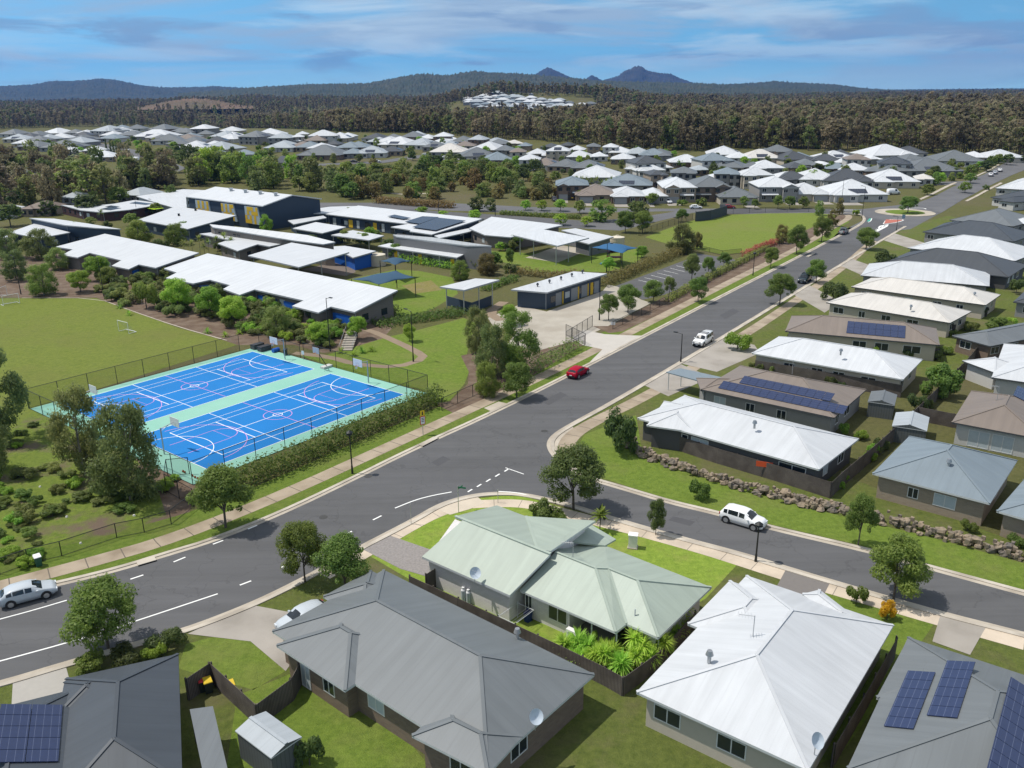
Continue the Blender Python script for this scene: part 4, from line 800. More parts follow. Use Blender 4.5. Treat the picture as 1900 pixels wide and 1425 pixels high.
r, P, Q = school('long thin white roof over beige clerestory wall in the school centre', [(389, 416), (460, 423), (570, 436), (622, 449), (600, 453), (548, 446.5), (465, 433), (395, 421.5)], [(395, 421.5, 5.4), (600, 453, 5.2), (622, 449, 5.8)], WT, d=.4)
i_ = edge_at(Q, 500, 448); [panel(r, Q, i_, t, t + .07, 3.7, 4.3, GLASS, 'window', .05) for t in (.1, .2, .5, .6)]
school('stepped low white roof in front of the beige clerestory block', [(370, 433.6), (395, 431), (460, 442), (523, 452.5), (500, 457), (478, 453), (441, 465.5), (404, 451.5), (424, 445)], [(441, 465.5, 3.2), (370, 433.6, 3.4), (523, 452.5, 3.6)], WT)
r, P, Q = school('grey clerestory block with thin white roof beside the hedge lawn', [(729, 435), (800, 440), (912, 456), (866, 455.5), (806, 448), (736, 439)], [(736, 439, 5.4), (866, 455.5, 5.4), (912, 456, 6.0)], WGREY, d=.4)
i_ = edge_at(Q, 800, 456); [panel(r, Q, i_, t, t + .045, 4.0, 4.6, GLASS, 'window', .05) for t in (.1, .16, .22, .28, .34, .56, .62, .68, .74, .8)]
r, P, Q = school('white awning roof over yellow doors along the grey clerestory block', [(701, 456), (722.7, 451), (865.5, 469.5), (848, 477.8), (717.7, 459)], [(848, 477.8, 3.0), (717.7, 459, 3.0), (865.5, 469.5, 3.3)], WGREY, posts=[(719, 459), (766, 466), (815, 473), (847, 477)])
i_ = edge_at(Q, 785, 480); [panel(r, Q, i_, t, t + .05, .05, 2.3, YEL, 'door', .06) for t in (.08, .45, .92)]
school('small square navy pavilion with white roof and vents', [(543, 423.5), (586, 412), (642, 421), (598, 432.5)], [(598, 432.5, 3.6), (543, 423.5, 3.6), (642, 421, 4.4)], WN)
school('flat white canopy on posts beside the navy pavilion', [(614, 436), (654.5, 427), (712.6, 437), (685, 445.5)], [(685, 445.5, 3.2), (614, 436, 3.2), (712.6, 437, 3.4)], None, name='covered_area', posts=[(618, 436), (684, 444.5), (708, 437)], group=None)
school('narrow covered walkway roof between the solar block and the white wing', [(806, 437), (900, 417), (915, 420), (815, 442)], [(815, 442, 3.0), (806, 437, 3.0), (900, 417, 3.0)], None, name='covered_walkway', posts=[(815, 441), (860, 430)], group=None)
r, P, Q = school('white-roofed wing with two roof vents beside the school car park', [(912, 402), (870, 423.5), (900, 436), (948, 440), (1044, 417.5)], [(900, 436, 3.4), (870, 423.5, 3.8), (1044, 417.5, 4.4)], WT)
school('large white shade roof on tall white posts over the play slab', [(951.8, 436), (1000, 424), (1093, 441), (1035, 456)], [(1035, 456, 4.8), (951.8, 436, 4.8), (1093, 441, 5.0)], None, name='covered_area', posts=[(965, 437.5), (990, 443), (1032, 454), (1055, 449)], group=None)
school('white roof with yellow wall panels behind the play slab', [(1041.5, 427), (1068, 423.5), (1138.7, 439), (1093, 452.5), (1060, 444), (1093, 441)], [(1093, 452.5, 3.2), (1041.5, 427, 3.8), (1138.7, 439, 3.8)], WGREY)
r, P, Q = school('navy amenities block with grey roller doors yellow trims and five roof vents', [(948, 537), (1015, 542.5), (1126, 507.5), (1064, 503.5)], [(948, 537, 3.5), (1015, 542.5, 3.5), (1064, 503.5, 3.7)], WN, d=.75)
i_ = edge_at(Q, 1070, 560)
for t0, t1, m_, nm in ((.17, .27, ROLLER, 'roller_door'), (.285, .305, YEL, 'door_trim'), (.44, .56, ROLLER, 'roller_door'), (.565, .585, YEL, 'door_trim'), (.63, .74, ROLLER, 'roller_door'), (.745, .765, YEL, 'door_trim'), (.80, .85, YEL, 'door'), (.87, .96, ROLLER, 'roller_door')): panel(r, Q, i_, t0, t1, .05, 2.5, m_, nm, .05)
rf = [gp(948, 537, 3.5), gp(1015, 542.5, 3.5), gp(1064, 503.5, 3.7)]
for q in ((997.5, 532), (1019.5, 525.5), (1041, 519.5), (1061, 513.5), (1080.5, 507.5)):
    c = on_plane(*q, rf); b = MB(); b.tube(c, c + Vector((0, 0, .35)), .12, n=8); b.tube(c + Vector((0, 0, .35)), c + Vector((0, 0, .75)), .28, .18, n=10); b.build('roof_ventilator', mat('whirlybird', (.10, .10, .11), .4, metal=.5), r)
r, P, Q = school('small open shelter with raised white roof over navy screens', [(816, 532), (861.7, 538), (927, 519), (882, 516.5)], [(816, 532, 4.6), (861.7, 538, 4.6), (882, 516.5, 5.2)], None, name='shelter', posts=[(828, 533), (860, 536.5), (888, 528), (913, 521)], group=None)
q = [gp(*a, 0) for a in ((830, 567), (876, 580), (912, 566))]
b = MB()
for a, c in zip(q, q[1:]): b.bar(a, c, .08, 1.9)
b.build('screen_wall', WN, r)
r, P, Q = school('grey childcare roof with dark solar rows beyond the car park trees', [(253, 364), (340, 351), (388, 353), (345, 366), (347, 392), (297, 378)], [(253, 364, 4.2), (340, 351, 4.6), (297, 378, 3.4)], LGREY, d=.6)
r, P, Q = school('low curved childcare wing with solar arrays and dark fence wall', [(113, 380), (160, 383), (211, 378), (250, 371), (305, 378), (240, 389), (190, 394), (150, 390)], [(190, 394, 3.0), (113, 380, 3.2), (305, 378, 3.2)], mat('dark_red_wall', (.06, .03, .03), .8), d=.5)
rf = [gp(190, 394, 3.06), gp(113, 380, 3.26), gp(305, 378, 3.26)]
for q in ([(240, 377), (252, 374), (285, 378), (270, 380)], [(186, 388), (205, 383), (225, 386), (205, 390)], [(195, 383), (206, 381), (222, 383), (212, 385)]):
    PP = [on_plane(a, c, rf) for a, c in q]
    if area2(PP) < 0: PP.reverse()
    b = MB(); b.prism([x - Vector((0, 0, .05)) for x in PP], PP); b.build('solar_array', SOLAR, r)
def sail(label, px, z, posts, m):
    C_ = [gp(x, y, zz) for (x, y), zz in zip(px, z)]; root = thing('shade_sail', label, 'shade sail', (C_[0].x, C_[0].y, 0), 'blue shade sails over the school lawns'); n = 10; V, T = [], []
    for i in range(n + 1):
        for j in range(n + 1):
            s, t = i / n, j / n; s2 = s; p = C_[0].lerp(C_[1], s).lerp(C_[3].lerp(C_[2], s), t); mid = (C_[0] + C_[1] + C_[2] + C_[3]) / 4
            k = max(0, 1 - ((s - .5) ** 2 + (t - .5) ** 2) * 4); e = (1 - abs(2 * s - 1)) if t in (0, 1) else 0; e2 = (1 - abs(2 * t - 1)) if s in (0, 1) else 0
            p = p.lerp(Vector((mid.x, mid.y, p.z)), .16 * (e + e2)); V.append(p + Vector((0, 0, .75 * k)))
    b = MB(); b.add(V, [[i * (n + 1) + j, (i + 1) * (n + 1) + j, (i + 1) * (n + 1) + j + 1, i * (n + 1) + j + 1] for i in range(n) for j in range(n)]); o = b.build('sail', m, root, smooth=True)
    sd = o.modifiers.new('thickness', 'SOLIDIFY'); sd.thickness = .02
    for c in C_: b = MB(); b.tube((c.x, c.y, 0), c, .08, n=8); b.build('post', DARKM, root)
SAILM = mat('sail_blue', (0.025, 0.070, 0.125), 0.8, 0.08)
sail('navy shade sail beside the water tank', [(705, 484), (733, 479), (763, 484), (733, 491.7)], [3.6, 3.9, 3.6, 3.9], None, SAILM); sail('big navy shade sail over the playground behind the long classroom block', [(652, 518), (735, 502), (770, 514.5), (703, 528)], [3.2, 3.8, 4.0, 3.4], None, SAILM); sail('blue shade sail over the playground next to the play slab', [(1098, 459), (1132, 450), (1184, 460), (1155, 470)], [3.8, 4.2, 3.8, 4.2], None, mat('sail_bright', (0.02, 0.10, 0.22), 0.8, 0.08))
def tank(label, px, py, rr, h):
    P = gp(px, py, 0); simple('water_tank', label, 'water tank', P, [('body', mat('tank_cream', (.52, .46, .36), .7, .06), lambda b: (b.tube((0, 0, 0), (0, 0, h), rr, n=28), [b.tube((0, 0, z), (0, 0, z + .06), rr + .04, n=28) for z in (h * .3, h * .6, h * .9)])), ('lid', mat('tank_lid', (.6, .54, .44), .7), lambda b: (b.tube((0, 0, h), (0, 0, h + .35), rr, .4, n=28), b.tube((0, 0, h + .35), (0, 0, h + .5), .35, n=12)))], 'cream water tanks')
tank('round cream water tank beside the navy shade sail', 700.7, 492, 2.0, 2.6); tank('round cream water tank behind the bright blue sail', 1145, 458, 1.9, 2.6)
# ---------------------------------------------------------------- houses
RC = dict(white=roofm('roof_white', (0.53, 0.545, 0.565)), pale=roofm('roof_pale_grey', (0.34, 0.37, 0.395)), bluegrey=roofm('roof_blue_grey', (0.185, 0.225, 0.255)), grey=roofm('roof_grey', (0.135, 0.148, 0.158)), midgrey=roofm('roof_mid_grey', (0.135, 0.148, 0.156)),
          dark=roofm('roof_charcoal', (0.062, 0.068, 0.076)), slate=roofm('roof_slate', (0.055, 0.064, 0.076)), tan=roofm('roof_taupe', (0.20, 0.165, 0.14)), cream=roofm('roof_cream', (0.54, 0.515, 0.48)), brown=roofm('roof_brown', (0.155, 0.115, 0.09)), green=roofm('roof_sage', (0.335, 0.388, 0.330)))
WC = dict(brown=brick('brick_brown', (0.16, 0.115, 0.085), (0.20, 0.145, 0.105), (0.17, 0.15, 0.13)), tan=brick('brick_tan', (0.27, 0.21, 0.155), (0.31, 0.245, 0.18), (0.28, 0.25, 0.21)), white=brick('brick_painted_white', (0.60, 0.57, 0.56), (0.66, 0.63, 0.62), (0.54, 0.51, 0.50)),
          grey=mat('render_grey', (0.25, 0.245, 0.24), 0.85, 0.08), pale=mat('render_pale', (0.48, 0.47, 0.45), 0.85, 0.06), cream=mat('render_cream', (0.45, 0.40, 0.33), 0.85, 0.06), dark=mat('render_dark', (0.09, 0.088, 0.088), 0.85, 0.08))
FR = mat('window_frame_white', (0.62, 0.62, 0.61), 0.5, 0.03); FRD = mat('window_frame_dark', (0.05, 0.05, 0.055), 0.5, 0.05); BLIND = mat('window_blind', (0.42, 0.47, 0.50), 0.4, 0.1)
GUT = mat('gutter_pale', (0.50, 0.52, 0.52), 0.5); GUTD = mat('gutter_dark', (0.06, 0.065, 0.07), 0.5)
def rect(p0, p1, p2):
    """ground rectangle from three eave corners: p0-p1 is one side, p2 fixes the width"""
    u = p1 - p0; u.z = 0; L_ = u.length; u.normalize(); v = Vector((-u.y, u.x, 0)); w = (p2 - p1).dot(v)
    if w < 0: p0, p1 = p1, p0; u = -u; v = -v; w = -w
    return Vector((p0.x, p0.y, 0)), u, v, L_, w
def hip(b, o, u, v, L_, W_, z, pitch, th=0.18, gable=(0, 0), caps=True, mi=0, mg=1, mw=2):
    """hip (or gable-ended) roof solid over a rectangle; gable=(1, 1) makes both short ends gables"""
    if W_ > L_: o, u, v, L_, W_ = o + u * L_, v, -u, W_, L_
    h = W_ / 2 * math.tan(pitch); i0 = 0 if gable[0] else min(W_ / 2, L_ / 2 - .02); i1 = 0 if gable[1] else min(W_ / 2, L_ / 2 - .02)
    P = lambda a, c, zz: o + u * a + v * c + Vector((0, 0, zz))
    e = [P(0, 0, z), P(L_, 0, z), P(L_, W_, z), P(0, W_, z)]; r0, r1 = P(i0, W_ / 2, z + h), P(L_ - i1, W_ / 2, z + h)
    b.add(e + [r0, r1], [[0, 1, 5, 4], [2, 3, 4, 5]], mi)
    b.add([e[3], e[0], r0], [[0, 1, 2]], mw if gable[0] else mi); b.add([e[1], e[2], r1], [[0, 1, 2]], mw if gable[1] else mi)
    lo = [x - Vector((0, 0, th)) for x in e]; b.add(e + lo, [[i, i + 4, (i + 1) % 4 + 4, (i + 1) % 4] for i in range(4)] + [[7, 6, 5, 4]], mg)
    if caps:
        k = Vector((0, 0, .012))
        for a, c in ((r0, r1),) + tuple(((e[i], r0) for i in (0, 3)) if not gable[0] else ()) + tuple(((e[i], r1) for i in (1, 2)) if not gable[1] else ()):
            if (c - a).length > .3: b.bar(a + k * 0 - k, c - k, .22, .055, mi)
    return dict(o=o, u=u, v=v, L=L_, W=W_, z=z, h=h, pitch=pitch)
def window(root, a, b_, z0, z1, proud=.04, m=None, frame=None, name='window'):
    """window set on a wall line from a to b_ (ground points), outward to the right of a-b_"""
    e = (b_ - a); e.z = 0; L_ = e.length; e.normalize(); o = Vector((e.y, -e.x, 0)); mb = MB(); t = .07; f = lambda s, z, k: Vector((a.x, a.y, 0)) + e * s + o * k + Vector((0, 0, z))
    for s0, s1, q0, q1 in ((0, L_, z0, z0 + t), (0, L_, z1 - t, z1), (0, t, z0 + t, z1 - t), (L_ - t, L_, z0 + t, z1 - t), (L_ / 2 - t / 2, L_ / 2 + t / 2, z0 + t, z1 - t)):
        mb.prism([f(s0, q0, -.02), f(s1, q0, -.02), f(s1, q0, proud), f(s0, q0, proud)][::-1], [f(s0, q1, -.02), f(s1, q1, -.02), f(s1, q1, proud), f(s0, q1, proud)][::-1])
    fr = mb.build(name, frame or FR, root); mb = MB(); mb.quad(f(t, z0 + t, .012), f(L_ - t, z0 + t, .012), f(L_ - t, z1 - t, .012), f(t, z1 - t, .012)); mb.build('pane', m or GLASS, fr); return fr
PANEL = {}
def solar(root, rc, side, a, up, cols, rows, pw=1.05, ph=1.7):
    """solar panels on one long roof face; a: metres along the eave, up: metres up the slope"""
    up = up + rc['W'] / 2 / math.cos(rc['pitch']) if up < 0 else up; cs, sn = math.cos(rc['pitch']), math.sin(rc['pitch'])
    for j in range(rows):
        for i in range(cols):
            m = MB(); x0, x1 = a + i * pw, a + (i + 1) * pw - .04; y0, y1 = up + j * ph, up + (j + 1) * ph - .04
            def f(x, y, k):
                c = y * cs - k * sn * 1; q = rc['o'] + rc['u'] * x + rc['v'] * (c if side == 0 else rc['W'] - c); return Vector((q.x, q.y, rc['z'] + y * sn + k * cs))
            P_ = [f(x0, y0, .05), f(x1, y0, .05), f(x1, y1, .05), f(x0, y1, .05)]; Q_ = [f(x0, y0, .10), f(x1, y0, .10), f(x1, y1, .10), f(x0, y1, .10)]
            if side: P_.reverse(); Q_.reverse()
            m.prism(P_, Q_); m.build('solar_panel', PVN, root)
PVN = mat('solar_panel_blue', (0.020, 0.032, 0.085), 0.22, 0.15, 3, spec=0.6); uv_lines(PVN, 1, 0.42, 0.02, (0.10, 0.12, 0.2))
HOUSES = {}
def near_house(label, rects, roof, wall, z=2.75, pitch=22, over=.5, wins=(), sol=(), gutter=GUTD, name='house', group=None, base=0.0):
    """house from hip-roofed rectangles given by eave corners in the photo: (p0, p1, p2[, dz, gable])"""
    rr = []
    for q in rects:
        p0, p1, p2 = (gp(*t, z) for t in q[:3]); rr.append((rect(p0, p1, p2), q[3] if len(q) > 3 else 0.0, q[4] if len(q) > 4 else (0, 0)))
    o0 = rr[0][0]; c = o0[0] + o0[1] * o0[3] / 2 + o0[2] * o0[4] / 2; root = thing(name, label, 'house', (c.x, c.y, 0), group)
    rb, wb, info = MB(), MB(), []
    for k, ((o, u, v, L_, W_), dz, gab) in enumerate(rr):
        info.append(hip(rb, o, u, v, L_, W_, z + dz - k * .004, R(pitch), gable=gab)); i = over + .003 * k
        q = [o + u * i + v * i, o + u * (L_ - i) + v * i, o + u * (L_ - i) + v * (W_ - i), o + u * i + v * (W_ - i)]
        wb.prism([Vector((x.x, x.y, base)) for x in q], [Vector((x.x, x.y, z + dz - .185 - k * .004)) for x in q])
    rb.build('roof', [RC[roof], gutter, WC[wall]], root); wb.build('wall', WC[wall], root)
    for (ri, side, t, w, sill, h, kindw) in wins:
        (o, u, v, L_, W_), dz, _ = rr[ri]; i = over + .003 * ri
        cs = [o + u * i + v * i, o + u * (L_ - i) + v * i, o + u * (L_ - i) + v * (W_ - i), o + u * i + v * (W_ - i)]; a, b_ = cs[side], cs[(side + 1) % 4]; e = (b_ - a).normalized(); s = (b_ - a).length * t
        nm = {'w': 'window', 'd': 'door', 'g': 'garage_door', 'b': 'window'}[kindw]
        if kindw == 'g':
            oo = Vector((e.y, -e.x, 0)); mb = MB(); A, B = a + e * (s - w / 2), a + e * (s + w / 2); mb.prism([A, B, B + oo * .05, A + oo * .05][::-1], [x + Vector((0, 0, h)) for x in (A, B, B + oo * .05, A + oo * .05)][::-1]); mb.build(nm, ROLLER, root)
        else: window(root, a + e * (s - w / 2), a + e * (s + w / 2), sill, sill + h, name=nm, m=BLIND if kindw == 'b' else GLASS, frame=FR)
    done = {(w[0], w[1]) for w in wins}; gg = random.Random(len(label))
    for ri, ((o, u, v, L_, W_), dz, _) in enumerate(rr):
        i = over + .003 * ri; cs = [o + u * i + v * i, o + u * (L_ - i) + v * i, o + u * (L_ - i) + v * (W_ - i), o + u * i + v * (W_ - i)]
        for side in range(4):
            a, b_ = cs[side], cs[(side + 1) % 4]; e = b_ - a; n_ = Vector((e.y, -e.x, 0)); m_ = (a + b_) / 2
            if (ri, side) in done or e.length < 5 or n_.dot(-m_) < 0: continue
            e.normalize()
            for j in range(int((a - b_).length / 4.2)):
                s = 2.0 + j * 4.2 + gg.uniform(-.6, .6); w = gg.choice((1.2, 1.6, 1.9)); p_ = a + e * s
                if any((p_ - q[0][0]).dot(q[0][1]) * (q[0][3] - (p_ - q[0][0]).dot(q[0][1])) > 0 and (p_ - q[0][0]).dot(q[0][2]) * (q[0][4] - (p_ - q[0][0]).dot(q[0][2])) > 0 for k, q in enumerate(rr) if k != ri): continue
                if s + w / 2 < (a - b_).length - .4: window(root, a + e * (s - w / 2), a + e * (s + w / 2), .95, 2.1, m=BLIND if gg.random() < .3 else GLASS)
    for q in sol: solar(root, info[q[0]], *q[1:6], ph=q[6] if len(q) > 6 else 1.7)
    return root, info
WS = lambda ri, side, *ts: tuple((ri, side, t, w, .9, 1.2, 'w') for t, w in ts)
# the sharp sage-green house in front, roof planes taken corner by corner
def sage_house():
    A_, B_ = gp(783, 1032.6, 2.7), gp(945.8, 1104.6, 2.7); root = thing('house', 'white brick house with big sage-green metal roof on the street corner', 'house', (A_.x, A_.y, 0))
    S = RC['green']; zr = 4.95; r0, r1 = gp(859, 964.7, zr), gp(1021.6, 1027.9, zr); rL = gp(844.7, 957.8, zr)
    b = MB(); th = Vector((0, 0, .2))
    def sl(P_, flip=False):
        if area2(P_) < 0: P_ = P_[::-1]
        n = len(P_); b.add(P_ + [p - th for p in P_], [list(range(n))], 0); b.add(P_ + [p - th for p in P_], [list(range(2 * n - 1, n - 1, -1))] + [[i, n + i, n + (i + 1) % n, (i + 1) % n] for i in range(n)], 1)
    sl([A_, B_, r1, r0])                                            # street-side slope of the front block
    u = (r1 - r0).normalized(); v = Vector((-u.y, u.x, 0)); 
    v0 = r0 + u * (gp(998, 1018, zr) - r0).dot(u)                    # where the valley leaves the ridge
    bl = gp(922, 937.5, 2.9); bv = gp(976, 958, 2.9)
    sl([rL, v0, bv, bl])                                            # far slope
    hi0, hi1 = gp(1021.6, 1022.5, zr + .05), gp(1105, 966, zr + .05); up_ = Vector((0, 0, .03)); hi1 = gp(1105, 966, 4.55); sl([v0 + up_, hi0, hi1]); sl([v0 + up_, hi1, bv + up_])   # skillion rising to the tall edge
    b.build('roof', [S, GUT], root)
    b = MB(); k = .08
    for a, c in ((rL, r1), (v0, bv)): b.bar(a - Vector((0, 0, .02)), c - Vector((0, 0, .02)), .26, .09)
    b.build('ridge_cap', S, root)
    # low hip at the back
    b = MB(); z = 2.6; C_ = gp(964.7, 1095, z); D_ = gp(1142.5, 1173, z); E_ = gp(1162.7, 1157.4, z); G_ = gp(1200, 1171.6, z); H_ = gp(1320, 1089.5, z); I_ = gp(1122.6, 1012, z)
    ux = (D_ - C_).normalized(); vx = Vector((-ux.y, ux.x, 0)); 
    R0 = gp(1030, 1024, 4.55); R1 = gp(1105, 1053.8, 4.55); R2 = gp(1129, 1054.7, 4.45); R3 = gp(1182.6, 1076, 4.45); K_ = gp(1221.7, 1183, z)
    J_ = gp(1000, 1046, 4.0)
    top = [C_, D_, E_, K_, H_, I_, R0, R1, R2, R3]
    far0 = gp(1040, 1003, z)
    fs = [[C_, D_, R1, R0], [D_, E_, R2, R1], [E_, K_, R3, R2], [K_, H_, R3], [H_, I_, R2, R3], [I_, far0, R0, R1, R2]]
    for f in fs:
        if area2(f) < 0: f = f[::-1]
        b.quad(*f)
    ring_ = [C_, D_, E_, K_, H_, I_]; lo = [p - th * .9 for p in ring_]; n = 6
    if area2(ring_) < 0: ring_.reverse(); lo.reverse()
    b.add(ring_ + lo, [[i, n + i, n + (i + 1) % n, (i + 1) % n] for i in range(n)] + [list(range(2 * n - 1, n - 1, -1))], 1)
    b.build('rear_roof', [S, GUT], root)
    b = MB()
    for a, c in ((R0, R1), (R1, D_), (R1, R2), (R2, R3), (R3, H_), (R3, K_), (R2, E_)): b.bar(a - Vector((0, 0, .02)), c - Vector((0, 0, .02)), .2, .08)
    b.build('ridge_cap', S, root)
    # porch
    b = MB(); q = [gp(1095.8, 972.6, 3.6), gp(1143, 1000.4, 2.8), gp(1122.6, 1012.2, 2.8), gp(1055, 1004, 3.6)]
    if area2(q) < 0: q.reverse()
    b.prism([p - th * .7 for p in q], q); b.build('porch_roof', [S], root)
    # walls
    def wl(P_, z0, z1, m, name='wall'):
        if area2(P_) < 0: P_ = P_[::-1]
        b = MB(); b.prism([Vector((p.x, p.y, z0)) for p in P_], [Vector((p.x, p.y, zz)) for p, zz in zip(P_, z1 if isinstance(z1, list) else [z1] * len(P_))]); return b.build(name, m, root)
    i = .38; fu = (B_ - A_); fu.z = 0; fu.normalize(); fv = Vector((-fu.y, fu.x, 0)); wd = (r0 - A_).dot(fv) * 1.95; Lf = (B_ - A_).length
    P4 = [A_ + fu * i + fv * i, A_ + fu * (Lf - i) + fv * i, A_ + fu * (Lf - i) + fv * (wd - i), A_ + fu * i + fv * (wd - i)]; hr = (r0 - A_).dot(fv)
    P6 = [P4[0], P4[1], A_ + fu * (Lf - i) + fv * hr, P4[2], P4[3], A_ + fu * i + fv * hr]; sl_ = (zr - 2.7) / hr
    wl(P6, 0, [2.48 + i * sl_, 2.48 + i * sl_, zr - .23, 2.6, 2.6, zr - .23], WC['white'])
    hw = [hi0 - v * .0 , hi1]; w0, w1 = hi0 + (hi1 - hi0).normalized() * .6 - u * .7, hi1 - (hi1 - hi0).normalized() * .6 - u * .7
    wl([w0, w1, w1 - u * 2.5, w0 - u * 2.5], 0, [zr - .4, 4.2, 3.4, 3.6], WC['white'], 'high_wall')
    o = C_; q = [C_ + ux * .4 + vx * .55, gp(1045, 1131, z) + vx * .55]; L2 = (D_ - C_).length
    e_ = H_ - K_; pol = [C_ + ux * .1 + vx * .6, C_ + ux * (L2 * .49) + vx * .6, C_ + ux * (L2 * .49) + vx * 4.2, C_ + ux * (L2 + .1) + vx * 4.2, E_ + vx * .55 + ux * .2, K_ + vx * .55 - ux * .5, H_ - ux * .6 - vx * .6, I_ + ux * .6 - vx * .6, far0 - vx * .6]
    wl(pol, 0, 2.41, WC['white'], 'rear_wall')
    wa = C_ + vx * .6; window(root, wa + ux * 2.3, wa + ux * 4.1, .75, 2.15); window(root, wa + ux * .05, wa + ux * .75, .1, 2.15, name='sliding_door')
    window(root, C_ + ux * (L2 * .49 + .4) + vx * 4.2, C_ + ux * (L2 * .49 + 3.2) + vx * 4.2, .1, 2.15, name='sliding_door'); window(root, E_ + vx * .55 + ux * 1.4, E_ + vx * .55 + ux * 2.4, .9, 2.0)
    for t in (.74, .985): p = C_ + ux * (L2 * t) + vx * .35; b = MB(); b.tube((p.x, p.y, 0), (p.x, p.y, 2.42), .06, n=8); b.build('porch_post', GUT, root)
    b = MB(); P_ = [C_ + ux * (L2 * .49) + vx * .4, C_ + ux * L2 + vx * .4, C_ + ux * L2 + vx * 4.2, C_ + ux * (L2 * .49) + vx * 4.2]; b.prism([Vector((p.x, p.y, 0)) for p in P_], [Vector((p.x, p.y, .06)) for p in P_]); b.build('patio_slab', mat('patio_tile', (.20, .19, .18), .8), root)
    # bits on the roof and walls
    c = gp(881, 1076, 2.95); dish = thing('satellite_dish', 'pale satellite dish mounted on the eave of the sage-green roof', 'satellite dish', c)
    b = MB(); b.tube(c + Vector((0, 0, -.3)), c + Vector((0, 0, .55)), .03, n=6); b.build('mast', STEEL, dish)
    d = Vector((.35, -.6, .5)).normalized(); uu = d.orthogonal().normalized(); ww = d.cross(uu); b = MB(); k = c + Vector((0, 0, .6)); rings = [[k + d * (.16 * (rr_ / .48) ** 2) + (uu * math.cos(t * .3927) + ww * math.sin(t * .3927)) * rr_ for t in range(16)] for rr_ in (.02, .2, .36, .48)]; V = [p for q in rings for p in q]
    b.add(V, [[a * 16 + t, a * 16 + (t + 1) % 16, (a + 1) * 16 + (t + 1) % 16, (a + 1) * 16 + t] for a in range(3) for t in range(16)]); b.build('dish', mat('dish_pale', (.50, .56, .62), .5), dish, smooth=True)
    b = MB(); b.tube(k - ww * .45, k + d * .6, .015, n=5); b.build('feed_arm', STEEL, dish)
    c = gp(1063, 1038, 4.3); ant = thing('tv_antenna', 'steel television antenna standing on the ridge of the sage-green roof', 'antenna', c); b = MB(); b.tube(c, c + Vector((0, 0, 1.5)), .03, n=6); b.build('mast', STEEL, ant)
    b = MB(); a = c + Vector((0, 0, 1.45)); x = Vector((-.9, .2, 0)); b.tube(a, a + x, .025, n=5); [b.tube(a + x * t - Vector((.05, .3, 0)), a + x * t + Vector((.05, .3, 0)), .014, n=4) for t in (.2, .4, .6, .8, 1)]; b.build('boom', STEEL, ant)
    b = MB(); c = gp(1178, 1143, 3.0); b.tube(c, c + Vector((0, 0, .6)), .045, n=8); b.build('vent_pipe', GUT, root)
    b = MB(); p = A_ + fu * 1.4 + fv * .52; b.box((p.x, p.y, 1.35), (.7, .22, 1.0), math.atan2(fu.y, fu.x)); b.build('meter_box', mat('meter_white', (.62, .62, .62), .5), root)
    return root, dict(A=A_, u=fu, v=fv, L=Lf, C=C_, ux=ux, vx=vx, L2=L2)
SH, SG = sage_house()
def gpt(o, u, a, v, c): q = o + u * a + v * c; return Vector((q.x, q.y, 0))
p = gpt(SG['C'], SG['ux'], 4.9, SG['vx'], .15); th_ = math.atan2(SG['ux'].y, SG['ux'].x)
simple('air_conditioner', 'white outdoor air conditioner unit against the white brick rear wall', 'air conditioner', p, [('body', WHITEP, lambda b: b.box((0, 0, .55), (.95, .4, 1.0))), ('fan_grille', mat('grille_grey', (.3, .34, .36), .5), lambda b: (b.tube((-.12, -.20, .75), (-.12, -.225, .75), .2, n=16), b.tube((-.12, -.20, .32), (-.12, -.225, .32), .2, n=16))), ('foot', GUT, lambda b: [b.box((x, 0, .025), (.08, .4, .05)) for x in (-.35, .35)])], rz=th_)
for k, t in enumerate((4.3, 4.85)):
    p = gpt(SG['A'], SG['u'], t, SG['v'], .25); simple('gas_bottle', ('gas bottle against the white brick side wall, the one nearer the dark side gate', 'gas bottle against the white brick side wall, the one nearer the clothesline')[k], 'gas bottle', p, [('body', mat('gas_grey', (.42, .47, .50), .5), lambda b: b.tube((0, 0, .05), (0, 0, 1.05), .19, n=14)), ('collar', mat('gas_white', (.7, .7, .7), .5), lambda b: (b.tube((0, 0, 1.05), (0, 0, 1.2), .19, .10, n=14), b.tube((0, 0, 1.2), (0, 0, 1.32), .12, n=10)))], 'gas bottles on the side wall')
p = gpt(SG['C'], SG['ux'], .7, SG['vx'], .1); bin_('rubbish_bin', 'small dark blue bin in the corner beside the glass door', p, mat('bin_blue', (.01, .03, .15), .5), mat('bin_blue_lid', (.008, .02, .1), .5), th_, .9)
p = gpt(SG['A'], SG['u'], SG['L'] - .2, SG['v'], .3)
def clothesline(b, P_=p):
    for k in range(7): b.tube((.15 + k * .22, -1.2, 1.35), (.15 + k * .22, 1.1, 1.35), .012, n=4)
def cl_frame(b):
    for y in (-1.2, 1.1): b.tube((0, y, 1.35), (1.6, y, 1.35), .025, n=6)
    b.tube((0, -1.2, 1.35), (0, 1.1, 1.35), .025, n=6); b.tube((1.6, -1.2, 1.35), (1.6, 1.1, 1.35), .025, n=6)
simple('clothesline', 'fold-down wire clothesline on posts beside the paling fence', 'clothesline', gp(944, 1158, 0), [('post', GUT, lambda b: [b.tube((0, y, 0), (0, y, 1.5), .035, n=6) for y in (-1.2, 1.1)]), ('frame', GUT, cl_frame), ('line', STEEL, clothesline)], rz=th_)
